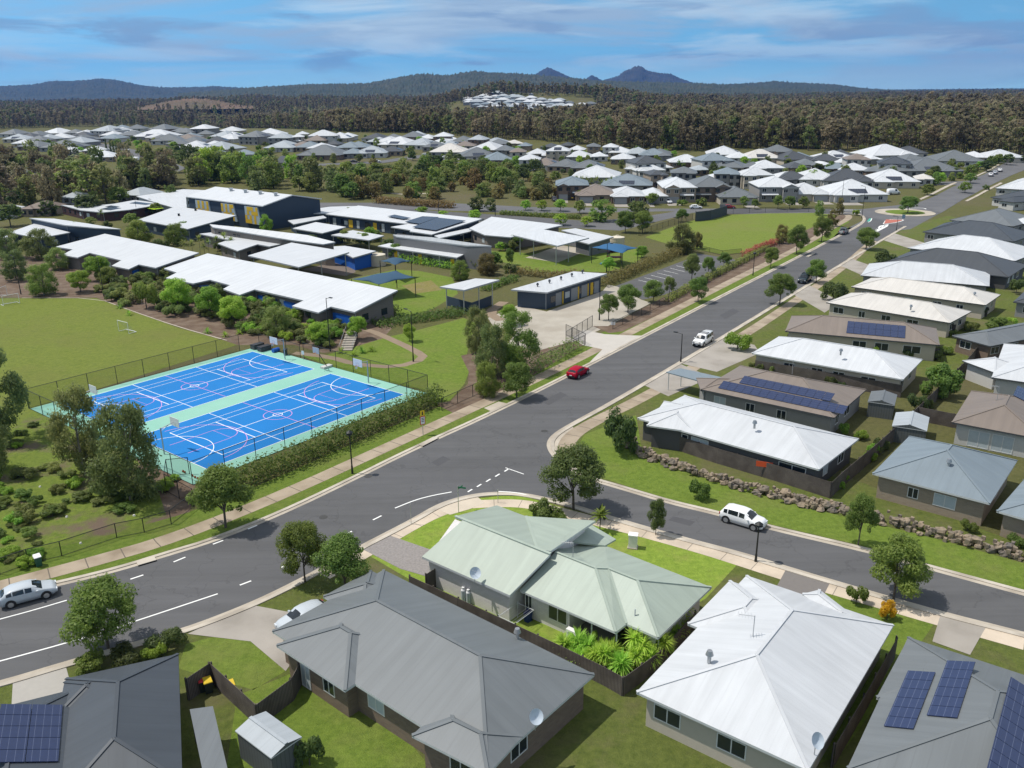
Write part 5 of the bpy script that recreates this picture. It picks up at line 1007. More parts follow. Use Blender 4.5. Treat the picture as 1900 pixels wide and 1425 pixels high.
p = gp(1174, 1016, 0); simple('utility_pillar', 'white electrical pillar box standing on the front lawn by the footpath', 'utility box', p, [('body', WHITEP, lambda b: b.box((0, 0, .65), (.75, .6, 1.3))), ('cap', mat('cap_white', (.8, .8, .8), .5), lambda b: b.box((0, 0, 1.34), (.85, .7, .1))), ('plinth', CONC, lambda b: b.box((0, 0, .05), (.9, .75, .1)))], rz=R(-15))
# neighbours, eave corners from the photo
near_house('large charcoal-roofed house filling the bottom corner beside the garden shed', [((122, 1259), (331, 1213), (375, 1440)), ((-70, 1330), (150, 1275), (330, 1560)), ((120, 1268), (215, 1248), (228, 1300), .12)], 'slate', 'brown', pitch=20, wins=WS(0, 1, (.3, 1.8)), sol=((1, 1, 2.0, 1.0, 5, 3),))
near_house('big grey hip-roofed house between the sage-green house and the garden shed', [((712, 1057), (1103, 1251), (905, 1425)), ((640, 1281), (513, 1197), (640, 1119)), ((600, 1106), (688, 1058), (760, 1095)), ((764, 1364), (905, 1436), (1000, 1380))], 'midgrey', 'brown', pitch=21, wins=((1, 0, .3, 1.0, .1, 2.0, 'b'), (1, 0, .7, 1.2, .9, 1.2, 'w'), (0, 0, .42, 1.6, .9, 1.2, 'w'), (0, 0, .6, 1.8, .1, 2.0, 'b'), (0, 3, .3, 1.6, .9, 1.2, 'w'), (3, 0, .6, 1.6, .9, 1.2, 'w')), gutter=GUT)
near_house('big white-roofed house beyond the yucca garden with a small portico roof', [((1658, 1160), (1500, 1430), (1129, 1339)), ((1276, 1157), (1354, 1077), (1500, 1113)), ((1488, 1108), (1520, 1100), (1600, 1150), .3)], 'white', 'cream', pitch=20, wins=((0, 0, .3, 1.5, .9, 1.2, 'w'), (0, 1, .25, 2.2, .9, .7, 'w'), (0, 1, .55, 1.8, .9, 1.2, 'w')), gutter=GUT)
near_house('grey-roofed house with two banks of blue solar panels in the bottom corner', [((1685, 1182), (1572, 1425), (2050, 1560)), ((1627, 1291), (1686, 1181), (1800, 1215), -.1)], 'midgrey', 'tan', pitch=20, sol=((0, 0, 4.5, 1.0, 6, 1, 1.7), (0, 0, 3.0, 3.1, 6, 1, 1.7), (0, 1, 4.0, -2.6, 12, 1, 2.2)), gutter=GUT)
near_house('blue-grey hip-roofed brick house behind the boulder wall at the frame edge', [((1837, 934), (1619, 878), (1708, 814)), ((1990, 985), (1850, 945), (1910, 890), -.15)], 'bluegrey', 'tan', pitch=22, wins=((0, 0, .35, 1.0, 1.0, 1.1, 'w'), (0, 0, .65, 2.0, .9, 1.3, 'b'), (0, 1, .5, 1.5, .9, 1.2, 'w'), (0, 2, .35, 1.0, 1.0, 1.1, 'w'), (0, 2, .65, 2.0, .9, 1.3, 'b')), gutter=GUT)
near_house('brown-roofed house with a few solar panels at the frame edge', [((1935, 815), (1766, 783), (1814, 727))], 'tan', 'pale', pitch=20, wins=((0, 2, .3, 2.2, .1, 2.0, 'b'), (0, 0, .3, 2.2, .1, 2.0, 'b'), (0, 0, .6, 2.2, .1, 2.0, 'b')), sol=((0, 0, 7.0, 1.0, 6, 1), (0, 0, 9.0, 2.8, 4, 1)))
near_house('white-roofed house with cream wall cut off by the frame beside the tall shrubs', [((1990, 722), (1840, 700), (1880, 640)), ((1846, 690), (1786, 668), (1800, 645), -.1)], 'white', 'pale', pitch=18, wins=WS(0, 0, (.5, 1.6)))
near_house('long white-roofed corner house above the lawn and boulder wall', [((1183, 776), (1520, 871), (1584, 812)), ((1232, 745), (1200, 790), (1285, 810), .05)], 'white', 'dark', pitch=18, wins=((0, 0, .12, 2.0, .9, 1.3, 'b'), (0, 0, .25, 1.6, .3, 1.9, 'w'), (0, 0, .36, 2.2, .9, 1.3, 'b'), (0, 0, .88, 3.0, .3, 1.9, 'w'), (0, 2, .12, 2.0, .9, 1.3, 'b')), gutter=GUT)
near_house('taupe-roofed house with two long rows of solar panels behind the white corner house', [((1300, 722), (1548, 775), (1614, 724)), ((1300, 722), (1292, 700), (1390, 678), -.1)], 'tan', 'grey', pitch=18, sol=((0, 0, 2.0, .9, 15, 1), (0, 0, 4.0, 2.8, 11, 1)))
near_house('long white-roofed house between the two taupe solar roofs', [((1395, 655), (1676, 704), (1718, 668))], 'white', 'cream', pitch=19, wins=WS(0, 0, (.25, 1.6), (.45, 1.6), (.6, 1.6), (.8, 2.0)), gutter=GUT)
near_house('taupe-roofed house with one block of solar panels and a tiled rear corner', [((1457, 614), (1744, 640), (1778, 612))], 'tan', 'cream', pitch=19, wins=WS(0, 0, (.5, 2.0), (.65, 2.0), (.85, 2.5)), sol=((0, 0, 9.0, .9, 8, 2),))
near_house('pale cream-roofed house behind the taupe solar roof', [((1533, 561), (1763, 599), (1791, 576))], 'cream', 'cream', pitch=18)
near_house('broad cream-white roof with a rear vent between two white neighbours', [((1580, 532), (1829, 566), (1851, 546))], 'cream', 'cream', pitch=18)
near_house('curved-looking white hip roof behind the broad cream-white roof', [((1597, 511), (1836, 531), (1856, 508))], 'white', 'grey', pitch=19)
near_house('charcoal-roofed house in the row up to the roundabout', [((1640, 487), (1872, 514), (1896, 490))], 'dark', 'dark', pitch=20)
near_house('white-roofed house between two charcoal roofs toward the roundabout', [((1684, 460), (1884, 484), (1910, 462))], 'white', 'grey', pitch=19)
near_house('slate-roofed house with pale front wing nearest the roundabout side', [((1712, 430), (1882, 448), (1905, 432)), ((1730, 425), (1790, 430), (1795, 418), .1)], 'slate', 'grey', pitch=20)
near_house('grey-roofed house beyond the slate roof by the roundabout', [((1762, 408), (1880, 420), (1905, 404))], 'grey', 'grey', pitch=20)
near_house('white-roofed house at the frame edge opposite the roundabout', [((1866, 412), (1990, 424), (2000, 400))], 'white', 'pale', pitch=20)
near_house('blue-grey gabled house with white fence beside the far road', [((1838, 366), (1920, 376), (1935, 352)), ((1850, 372), (1882, 376), (1888, 360), .1)], 'slate', 'pale', pitch=22)
near_house('white-roofed house with banana palms at the bend of the far road', [((1846, 349), (1935, 354), (1945, 336))], 'white', 'pale', pitch=20)
near_house('dark-roofed house at the edge of frame behind tall backyard trees', [((1880, 560), (2000, 575), (2010, 548))], 'dark', 'grey', pitch=20)
near_house('grey roof half hidden by backyard trees at the frame edge', [((1838, 640), (1990, 610), (1960, 585), -.2)], 'grey', 'brown', pitch=18)
# sheds and small roofs in back yards
def shed(label, p0, p1, p2, z, roof, wall):
    o, u, v, L_, W_ = rect(gp(*p0, z), gp(*p1, z), gp(*p2, z)); c = o + u * L_ / 2 + v * W_ / 2; r = thing('garden_shed', label, 'garden shed', (c.x, c.y, 0)); b = MB(); hip(b, o, u, v, L_, W_, z, R(14), .08, (1, 1)); b.build('roof', [roof, GUT, wall], r)
    b = MB(); i = .08; q = [o + u * i + v * i, o + u * (L_ - i) + v * i, o + u * (L_ - i) + v * (W_ - i), o + u * i + v * (W_ - i)]; b.prism([Vector((x.x, x.y, 0)) for x in q], [Vector((x.x, x.y, z - .085)) for x in q]); b.build('wall', wall, r); return r
SHW = uv_lines(mat('shed_wall', (.10, .11, .11), .6, .1), 0, .3, .04, (.06, .065, .065))
shed('pale metal garden shed with white ridge behind the grey house', (436, 1356), (503, 1407), (553, 1362), 2.1, RC['pale'], SHW)
shed('small grey shed behind the taupe solar roof in the back fence corner', (1655, 790), (1720, 800), (1730, 775), 2.0, RC['pale'], SHW)
shed('small dark shed roof beside the white corner house rear fence', (1610, 745), (1660, 752), (1670, 733), 2.0, RC['grey'], SHW)
b_ = [gp(*a, 2.4) for a in ((352, 1316), (395, 1310), (423, 1430), (378, 1440))]
pr = thing('patio_cover', 'ribbed grey patio cover along the side of the charcoal roof', 'patio cover', (b_[0].x, b_[0].y, 0)); b = MB(); b.prism([x - Vector((0, 0, .1)) for x in b_[::-1]], b_[::-1]); b.build('roof', RC['grey'], pr)
for x in b_: b = MB(); x = x.lerp((b_[0] + b_[2]) / 2, .1); b.tube((x.x, x.y, 0), (x.x, x.y, 2.3), .05, n=6); b.build('post', GUTD, pr)
p_ = [gp(*a, 2.6) for a in ((1236, 690), (1262, 683), (1340, 700), (1318, 712))]
pr = thing('carport', 'flat blue-grey carport roof beside the taupe solar house', 'carport', (p_[0].x, p_[0].y, 0)); b = MB(); q = p_ if area2(p_) > 0 else p_[::-1]; b.prism([x - Vector((0, 0, .15)) for x in q], q); b.build('roof', RC['bluegrey'], pr)
for x in q: b = MB(); x = x.lerp((q[0] + q[2]) / 2, .1); b.tube((x.x, x.y, 0), (x.x, x.y, 2.45), .06, n=6); b.build('post', GUT, pr)
def roof_bits(label, px, py, z, kind_):
    c = gp(px, py, z)
    if kind_ == 'dish':
        d = Vector((.4, -.6, .5)).normalized(); uu = d.orthogonal().normalized(); ww = d.cross(uu); k = c + Vector((0, 0, .6)); b = MB(); V = [k + d * (.16 * (q / .48) ** 2) + (uu * math.cos(t * .3927) + ww * math.sin(t * .3927)) * q for q in (.02, .2, .36, .48) for t in range(16)]
        r = thing('satellite_dish', label, 'satellite dish', c); b.add(V, [[a * 16 + t, a * 16 + (t + 1) % 16, (a + 1) * 16 + (t + 1) % 16, (a + 1) * 16 + t] for a in range(3) for t in range(16)]); b.build('dish', mat('dish_pale', (.50, .56, .62), .5), r, smooth=True); b = MB(); b.tube(c - Vector((0, 0, .4)), k, .03, n=6); b.build('mast', STEEL, r)
    elif kind_ == 'antenna':
        r = thing('tv_antenna', label, 'antenna', c); b = MB(); b.tube(c - Vector((0, 0, .3)), c + Vector((0, 0, 1.6)), .03, n=6); b.build('mast', STEEL, r); b = MB(); a = c + Vector((0, 0, 1.55)); x = Vector((-1.0, .25, 0)); b.tube(a, a + x, .025, n=5); [b.tube(a + x * t - Vector((.06, .32, 0)), a + x * t + Vector((.06, .32, 0)), .014, n=4) for t in (.2, .4, .6, .8, 1)]; b.build('boom', STEEL, r)
    else:
        r = thing('roof_ventilator', label, 'roof vent', c); b = MB(); b.tube(c - Vector((0, 0, .3)), c + Vector((0, 0, .3)), .13, n=10); b.build('neck', STEEL, r); b = MB(); b.tube(c + Vector((0, 0, .3)), c + Vector((0, 0, .62)), .27, .17, n=12); b.build('turbine', mat('whirlybird_pale', (.35, .36, .37), .35, metal=.6), r)
for a in (('satellite dish on the lower eave corner of the big grey hip roof', 993, 1345, 3.0, 'dish'), ('pale satellite dish at the bottom edge of the big white roof', 1512, 1390, 3.2, 'dish'), ('television antenna on the big white roof beyond the yuccas', 1397, 1180, 4.4, 'antenna'), ('round vent on the left slope of the big white roof', 1316, 1222, 4.2, 'vent'), ('round vent on the white roof between taupe solar roofs', 1560, 655, 4.4, 'vent'), ('rear vent on the broad cream-white roof', 1808, 548, 3.6, 'vent'), ('round vent on the long white corner house roof', 1400, 790, 4.4, 'vent'), ('small white vent pipe on the grey roof edge by the paling fence', 960, 1180, 3.1, 'vent'), ('round vent on the blue-grey brick house roof', 1760, 862, 4.2, 'vent'), ('television antenna on the brown roof at the frame edge', 1850, 740, 4.2, 'antenna'), ('round vent on the pale cream roof behind the taupe solar roof', 1690, 572, 3.8, 'vent'), ('television antenna on the taupe roof with two long solar rows', 1470, 690, 4.6, 'antenna')): roof_bits(*a)
simple('air_conditioner', 'white air conditioner unit on the dark wall of the corner house', 'air conditioner', gp(1376, 868, 0), [('body', WHITEP, lambda b: b.box((0, 0, .9), (.9, .4, .9))), ('fan_grille', mat('grille_grey', (.3, .34, .36), .5), lambda b: b.tube((0, -.2, .9), (0, -.23, .9), .3, n=16))], rz=R(-20))
simple('beach_towel', 'bright orange towel hung over the dark fence of the corner house', 'towel', gp(1416, 886, 0), [('cloth', mat('towel_orange', (.70, .10, .03), .9), lambda b: b.box((0, -.06, 1.55), (1.7, .03, .6)))], rz=R(-20))
# timber fences
PAL = uv_lines(mat('paling_timber', (.135, .115, .10), .9, .3, 1.2, color2=(.085, .07, .06), sc2=.8), 0, .12, .03, (.02, .018, .016))
def paling(label, px, h=1.8, step=2.4):
    P = [gp(*a, 0) for a in px]; root = thing('paling_fence', label, 'fence', P[0]); b = MB()
    for a, c in zip(P, P[1:]): b.bar(a, c, .035, h)
    b.build('palings', PAL, root); b = MB()
    for a, c in zip(P, P[1:]):
        t = (c - a).normalized(); q = Vector((-t.y, t.x, 0)) * .04
        for z in (.3, h - .3): b.bar(a + q + Vector((0, 0, z)), c + q + Vector((0, 0, z)), .05, .08)
    b.build('rail', PAL, root)
    for a, c in zip(P, P[1:]):
        n = max(1, round((c - a).length / step)); t = (c - a).normalized(); q = Vector((-t.y, t.x, 0)) * .1
        for i in range(n + 1): p = a.lerp(c, i / n) + q; m = MB(); m.box((p.x, p.y, h / 2 + .02), (.1, .1, h + .04), math.atan2(t.y, t.x)); m.build('post', PAL, root)
    return root
paling('weathered timber paling fence between the sage-green house and grey house', [(760, 1098), (850, 1141), (955, 1191), (1040, 1232), (1120, 1272), (1155, 1292)], 1.55)
paling('timber paling fence running up beside the big white roof from yucca corner', [(1155, 1292), (1225, 1240), (1290, 1165)], 1.5)
paling('short dark gate fence at the side of the sage-green house', [(793, 1100), (818, 1084)])
paling('dark paling fence around the back lawn of the grey house', [(352, 1300), (395, 1270), (480, 1350), (545, 1300), (560, 1270)])
paling('back fence line between two rows of houses beyond the side street', [(1560, 905), (1622, 852), (1700, 780), (1790, 690), (1830, 640)])
paling('dark paling fence above the boulder wall beside the white corner house', [(1195, 815), (1330, 860), (1440, 893), (1540, 925), (1560, 905)])
paling('paling fence between the big white roof and grey solar house', [(1545, 1425), (1600, 1330), (1660, 1220)])
paling('paling fence from the white corner house to brown roof house', [(1700, 780), (1800, 800), (1880, 815)])
for t, q in (('dark paling fence between white roof and taupe solar rows', [(1400, 690), (1670, 738)]), ('dark paling fence in front of the single solar block roof', [(1460, 640), (1740, 668)]), ('dark paling fence below the pale cream roof', [(1540, 583), (1770, 622)]), ('dark paling fence below the broad cream-white roof', [(1590, 552), (1830, 588)])): paling(t, q)
# boulder wall on the side street bank
BOULD = mat('sandstone', (.26, .205, .145), .95, .4, 1.5, color2=(.13, .115, .10), sc2=.9, bump=.4, bscale=4)
def boulders(label, px, n, seed):
    g = random.Random(seed); pl = dense([gp(*a, 0) for a in px], 1.0); r = thing('boulder_wall', label, 'retaining wall', pl[0])
    for p in pl:
        for row in range(2):
            rad = g.uniform(.28, .52); c = p + Vector((g.uniform(-.5, .5), g.uniform(-.4, .4) + row * .5, rad * .35 + row * .42)); b = MB(); V = []
            for i in range(5):
                for j in range(8):
                    t, f = math.pi * (i + .5) / 5 - math.pi / 2, 6.2832 * j / 8; k = rad * g.uniform(.7, 1.2); V.append(c + Vector((math.cos(t) * math.cos(f) * k * 1.2, math.cos(t) * math.sin(f) * k, math.sin(t) * k * .75)))
            b.add(V, [[i * 8 + j, i * 8 + (j + 1) % 8, (i + 1) * 8 + (j + 1) % 8, (i + 1) * 8 + j] for i in range(4) for j in range(8)] + [list(range(32, 40)), list(range(7, -1, -1))]); b.build('boulder', BOULD, r)
    b = MB()
    for p in pl:
        for _ in range(7):
            rad = g.uniform(.18, .36); c = p + Vector((g.uniform(-.7, .7), g.uniform(-.35, 1.1), g.uniform(.1, .75))); o_ = [Vector((math.cos(f) * math.cos(t), math.sin(f) * math.cos(t), math.sin(t))) * rad * g.uniform(.75, 1.25) for t in (-.7, .7) for f in (0, 1.57, 3.14, 4.71)]; b.prism([c + x for x in o_[:4]], [c + x for x in o_[4:]])
    kind(b.build('rubble', BOULD, r), 'stuff')
boulders('sandstone boulder wall curving below the white corner house fence', [(1160, 822), (1200, 850), (1300, 886), (1400, 915), (1515, 945)], 40, 3)
boulders('sandstone boulder wall below the blue-grey brick house', [(1515, 945), (1620, 965), (1760, 1003), (1900, 1040), (1980, 1060)], 40, 5)
# ---------------------------------------------------------------- the estate beyond the cross street
FAR = """12,249,40,grey,1,0;27,258,46,pale,1,1;37,266,36,white,1,0;77,258,36,pale,1,0;50,272,55,grey,1,0;100,274,66,grey,1,1;123,282,46,white,1,1;170,279,40,white,1,0;188,291,50,white,1,0;184,243,48,pale,2,1;90,247,42,white,1,0;132,247,32,grey,1,0;150,247,28,white,1,0;222,238,28,bluegrey,1,0;250,239,36,grey,1,0;215,248,54,white,1,1;236,251,46,grey,1,0;290,240,44,grey,1,0;331,243,30,grey,1,0;279,253,75,white,1,1;308,261,58,midgrey,1,0;327,267,42,grey,1,0;14,322,40,white,1,0;60,330,36,midgrey,1,0;129,366,36,pale,1,0;240,362,50,pale,1,0;64,387,52,brown,1,0;5,392,30,white,1,1;368,239,38,white,2,0;424,243,42,white,1,0;338,246,36,grey,1,0;379,249,30,grey,1,0;406,253,42,pale,1,1;422,258,30,white,1,0;461,254,50,midgrey,2,1;499,250,60,white,1,0;517,256,45,pale,2,0;551,254,24,white,2,0;560,249,24,white,1,0;599,252,55,white,2,0;583,261,42,tan,1,0;642,253,32,white,1,0;340,258,44,tan,1,0;350,265,50,grey,1,1;354,273,52,white,1,1;392,268,30,white,1,0;392,277,66,pale,1,1;406,288,40,bluegrey,1,0;451,287,42,bluegrey,1,0;515,274,58,pale,1,1;555,272,45,tan,1,1;590,275,46,white,1,0;615,268,28,dark,1,0;642,274,45,bluegrey,1,0;588,288,86,grey,1,0;650,285,40,bluegrey,1,0;522,302,52,dark,1,0;660,273,44,bluegrey,1,0;696,263,38,pale,1,1;729,268,66,white,1,1;763,254,42,grey,1,0;776,250,32,pale,1,1;788,257,32,white,1,0;820,253,36,white,2,0;835,261,42,white,1,0;858,260,20,white,1,0;884,259,36,pale,2,0;890,267,28,pale,1,0;923,267,42,grey,1,0;958,266,30,cream,1,0;971,271,26,bluegrey,1,0;772,269,56,pale,1,1;812,265,34,white,1,0;805,273,46,midgrey,1,1;833,270,38,pale,1,1;860,271,42,tan,1,0;685,284,62,pale,1,1;722,281,46,dark,1,1;830,282,72,cream,1,0;896,278,64,white,1,0;935,279,40,grey,1,0;960,282,32,tan,1,0;889,290,74,grey,1,1;928,297,60,bluegrey,1,1;982,296,42,white,2,0;1017,273,34,dark,1,0;1048,270,24,dark,1,0;1034,280,46,white,2,1;994,285,38,white,1,0;1019,288,30,white,1,0;1069,278,32,white,1,0;1102,272,27,midgrey,2,0;1132,273,30,white,2,0;1076,291,50,white,1,0;1113,290,32,white,1,1;1155,295,46,white,1,0;1153,283,48,white,1,0;1186,285,48,pale,1,0;1218,287,48,grey,1,0;1004,306,54,tan,1,1;1054,307,44,white,1,1;1088,312,62,grey,1,1;1208,303,62,dark,2,0;1208,316,58,white,1,0;1224,324,36,dark,2,1;1103,329,90,white,1,0;1162,344,96,bluegrey,1,1;1233,289,28,grey,1,0;1276,301,66,white,1,0;1333,298,64,bluegrey,2,0;1345,287,66,white,1,1;1375,293,44,white,1,0;1416,293,70,cream,1,1;1440,281,54,grey,2,0;1394,310,40,grey,1,0;1232,311,38,white,1,0;1269,321,50,grey,2,0;1301,315,32,pale,1,0;1351,323,50,bluegrey,2,0;1406,325,62,white,2,0;1479,295,50,bluegrey,1,0;1484,311,44,dark,1,0;1246,340,50,pale,1,1;1470,331,60,white,1,0;1502,306,46,grey,1,0;1535,298,56,dark,1,0;1566,292,54,dark,1,0;1535,306,24,white,1,0;1564,301,30,white,1,0;1594,296,46,tan,2,0;1553,313,44,bluegrey,1,0;1626,295,24,white,1,0;1663,288,92,white,1,0;1692,284,60,dark,1,0;1705,299,58,grey,1,0;1661,304,60,slate,2,1;1590,316,60,white,1,0;1622,318,30,grey,1,0;1736,317,106,grey,1,1;1783,299,88,midgrey,1,1;1811,292,48,white,1,0;1869,292,70,white,1,0;1522,333,78,white,1,0;1577,336,95,dark,1,0;1661,337,92,white,1,1;1716,332,33,cream,1,0"""
# front row on the cross street: x, eave y, width px, roof, storeys, solar, front wall
FRONT = """1062,344,64,bluegrey,2,0;1107,362,82,tan,1,0;1166,364,68,white,1,0;1219,364,44,white,1,0;1262,348,66,white,2,0;1322,347,74,midgrey,2,0;1372,366,74,midgrey,1,0;1447,347,78,white,2,0;1503,360,84,white,1,0;1595,361,112,white,1,1"""
WN_ = dict(white='white', pale='pale grey', bluegrey='blue-grey', grey='grey', midgrey='mid-grey', dark='charcoal', slate='slate', tan='taupe', cream='cream', brown='brown')
FARH = []
def far_house(i, x, y, w, roof, st, sol, front=False):
    g = random.Random(i * 13 + 5); zg = 0.0; ze = 5.3 if st == 2 else 2.7
    P = gp(x, y, 0)
    for _ in range(12):                                              # eave point over the terrain
        zg = float(hgt(P.x, P.y)); P = gp(x, y, zg + ze)
    W_ = w * mpp(P) * (.98 if front else 1.0); D_ = min(max(W_ * g.uniform(.9, 1.3), 12), 24) if not front else g.uniform(17, 22)
    an = R(-3 if front else g.choice((-4, -4, -10, 8, -20))) ; u = Vector((math.cos(an), math.sin(an), 0)); v = Vector((-u.y, u.x, 0))
    o = Vector((P.x, P.y, 0)) - u * W_ / 2; root = thing('house', '', 'house', (P.x, P.y, zg), 'houses of the estate beyond the school')
    wl = WC[g.choice(('grey', 'pale', 'cream', 'tan', 'brown', 'grey', 'pale'))]; ze += zg; rb = MB(); pitch = R(g.uniform(20, 24)); k = .45
    inf = hip(rb, o, u, v, W_, D_, ze, pitch, .2, caps=w > 55); wb = MB(); i0 = k
    q = [o + u * i0 + v * i0, o + u * (W_ - i0) + v * i0, o + u * (W_ - i0) + v * (D_ - i0), o + u * i0 + v * (D_ - i0)]; wb.prism([Vector((a.x, a.y, zg - 1.5)) for a in q], [Vector((a.x, a.y, ze - .21)) for a in q])
    # a projecting front wing, hipped or gabled
    ww = W_ * g.uniform(.32, .45); side = g.random() < .5; o2 = o + u * (W_ * .06 if side else W_ * .94 - ww) - v * g.uniform(1.2, 2.6); d2 = D_ * .5
    z2 = ze - .006; hip(rb, o2, u, v, ww, d2 + 2, z2, pitch, .2, gable=(1, 1) if (front and st == 2) else (0, 0), caps=w > 55)
    q2 = [o2 + u * .4 + v * .4, o2 + u * (ww - .4) + v * .4, o2 + u * (ww - .4) + v * d2, o2 + u * .4 + v * d2]; wb.prism([Vector((a.x, a.y, zg - 1.5)) for a in q2], [Vector((a.x, a.y, z2 - .21)) for a in q2])
    rb.build('roof', [RC[roof], GUT if roof in ('white', 'pale', 'cream') else GUTD, wl], root); wb.build('wall', wl, root)
    if st == 2 or w > 30:
        n = 0
        for fl in range(st):
            for t in ((.14, .38, .62, .86) if w > 44 else (.3, .7)):
                a = o + v * .45 + u * (W_ * t - .7); zz = zg + fl * 2.65
                inwing = (o2 - o).dot(u) - .3 < W_ * t < (o2 - o).dot(u) + ww + .3
                if inwing: a = a - v * ((o - o2).dot(v) + .05)
                if w > 44 or front: window(root, a, a + u * 1.5, zz + .8, zz + 2.1, frame=FR if roof == 'white' else FRD)
                else: mb = MB(); e = -v * .03; mb.quad(*[Vector((c.x, c.y, z_)) for c, z_ in ((a + e, zz + .8), (a + u * 1.5 + e, zz + .8), (a + u * 1.5 + e, zz + 2.1), (a + e, zz + 2.1))]); mb.build('window', GLASS, root)
    if front:
        a = o2 + v * .4 + u * (ww * .12); c = a + u * min(4.8, ww * .76); mb = MB(); e = -v * .06; mb.prism([Vector((s.x, s.y, zg)) for s in (a + e, c + e, c, a)], [Vector((s.x, s.y, zg + 2.2)) for s in (a + e, c + e, c, a)]); mb.build('garage_door', ROLLER, root)
        if st == 2:                                                  # lower skillion over the entry
            a0 = o + u * (W_ * .5 if side else W_ * .08) - v * .9; b = MB(); V = [a0, a0 + u * W_ * .4, a0 + u * W_ * .4 + v * 1.4, a0 + v * 1.4]; hz = (2.6, 2.6, 3.1, 3.1); b.prism([Vector((s.x, s.y, zg + h_ - .12)) for s, h_ in zip(V, hz)], [Vector((s.x, s.y, zg + h_)) for s, h_ in zip(V, hz)]); b.build('porch_roof', RC[roof], root)
        dr = [o2 + u * .5, o2 + u * (ww - .5), o2 + u * (ww - .5) - v * 7, o2 + u * .5 - v * 7]; patch('driveway', [(s.x, s.y) for s in dr], DRIVE, .016, px=False)
    if sol:
        b = MB(); cs, sn = math.cos(pitch), math.sin(pitch); a0, up = inf['L'] * .35, .8; Ls, Us = min(6.5, inf['L'] * .3), min(3.2, inf['W'] * .35)
        f = lambda a, y_, kk: inf['o'] + inf['u'] * a + inf['v'] * (y_ * cs - kk * sn) + Vector((0, 0, ze + y_ * sn + kk * cs))
        b.prism([f(a0, up, .03), f(a0 + Ls, up, .03), f(a0 + Ls, up + Us, .03), f(a0, up + Us, .03)], [f(a0, up, .1), f(a0 + Ls, up, .1), f(a0 + Ls, up + Us, .1), f(a0, up + Us, .1)]); b.build('solar_array', SOLAR, root)
    FARH.append((root, x, y, roof, st, sol, front))
for i, s in enumerate(FAR.split(';')):
    x, y, w, rf_, st, so = s.split(','); far_house(i, float(x), float(y), float(w), rf_, int(st), int(so))
for i, s in enumerate(FRONT.split(';')):
    x, y, w, rf_, st, so = s.split(','); far_house(500 + i, float(x), float(y), float(w), rf_, int(st), int(so), True)
g = random.Random(77); WP = [(h[0].location.x, h[0].location.y) for h in FARH]; nx = 0; tries = 0
while nx < 36 and tries < 4000:
    tries += 1; x = g.uniform(20, 1720); y = g.uniform(250, 300) if x < 1040 else g.uniform(284, 335); lim = np.interp(x, (0, 330, 700, 1000, 1040, 1300, 1720), (262, 268, 284, 296, 320, 338, 330))
    if y > lim or y < np.interp(x, (0, 620, 900, 1100, 1300, 1500, 1720), (248, 254, 264, 280, 290, 288, 292)): continue
    P = gp(x, y)
    if min((P.x - a) ** 2 + (P.y - c) ** 2 for a, c in WP) < 19 ** 2: continue
    if 150 < x < 330 and y > 262: continue
    WP.append((P.x, P.y)); far_house(800 + nx, x, y, g.uniform(15, 19) / mpp(P), g.choice(('white', 'white', 'pale', 'grey', 'bluegrey', 'dark', 'midgrey')), 1, g.random() < .3); nx += 1
zones = {}
for h in FARH:
    root, x, y, roof, st, sol, front = h
    zn = 'facing the school oval' if front else 'beyond the gum woodland' if x < 330 else 'behind the wetland park' if x < 980 else 'by the forest edge' if y < 292 else 'in the estate behind the oval'
    base = f"{WN_[roof]}-roofed {'two' if st == 2 else 'single'}-storey house {'with solar panels ' if sol else ''}{zn}"
    zones.setdefault(base, []).append(h)
for base, hs in zones.items():
    hs.sort(key=lambda h: -h[1] + h[2] * .01)
    for k, h in enumerate(hs): h[0]['label'] = base if len(hs) == 1 else f"{ordn(k)} {base} counting from the roundabout" if len(base.split()) <= 11 else f"{ordn(k)} {base} from roundabout"
# hillside suburb beyond the valley
HILLH = []
def hill_house(k, x, y, w, roof):
    P = gp(x, y); me_key = roof
    if me_key not in HOUSES:
        b = MB(); hip(b, Vector((-8, -6, 0)), Vector((1, 0, 0)), Vector((0, 1, 0)), 16, 12, 3.4, R(22), .3, caps=False); b.add([], []); q = [Vector((-7.5, -5.5, 0)), Vector((7.5, -5.5, 0)), Vector((7.5, 5.5, 0)), Vector((-7.5, 5.5, 0))]; b.prism([a - Vector((0, 0, 4)) for a in q], [a + Vector((0, 0, 3.1)) for a in q], 2)
        o = b.build('house', [RC[roof], GUT, WC['grey']], None, loc=Vector((0, 0, 0))); HOUSES[me_key] = o.data; bpy.data.objects.remove(o)
    o = bpy.data.objects.new('house', HOUSES[me_key]); COL.objects.link(o); o.location = P + Vector((0, 0, 0.5)); s = w * mpp(P) / 16; o.scale = (s, s, s); o.rotation_euler = (0, 0, random.uniform(-.3, .3)); HILLH.append((o, x, y, roof))
    tag(o, f'tiny {WN_[roof]}-roofed house in the far hillside suburb', 'house', f'tiny {WN_[roof]}-roofed houses of the far hillside suburb')
g = random.Random(4)
for row, (y, x0, x1) in enumerate(((179, 893, 925), (183, 872, 960), (187, 868, 1000), (191, 866, 1045), (195, 868, 1070), (199, 880, 1100), (203, 890, 1062), (207, 985, 1045))):
    x = x0 + g.uniform(0, 6)
    while x < x1:
        w = g.uniform(17, 27); hill_house(row, x, y + g.uniform(-1.2, 1.2), w, g.choice(('white', 'white', 'white', 'pale', 'pale', 'bluegrey') if x < 1010 else ('white', 'pale', 'pale', 'bluegrey', 'grey'))); x += w * g.uniform(.72, .98)
for x, y in ((985, 177), (1300, 201), (1315, 202), (803, 187), (812, 185)): hill_house(9, x, y, 9, 'white')
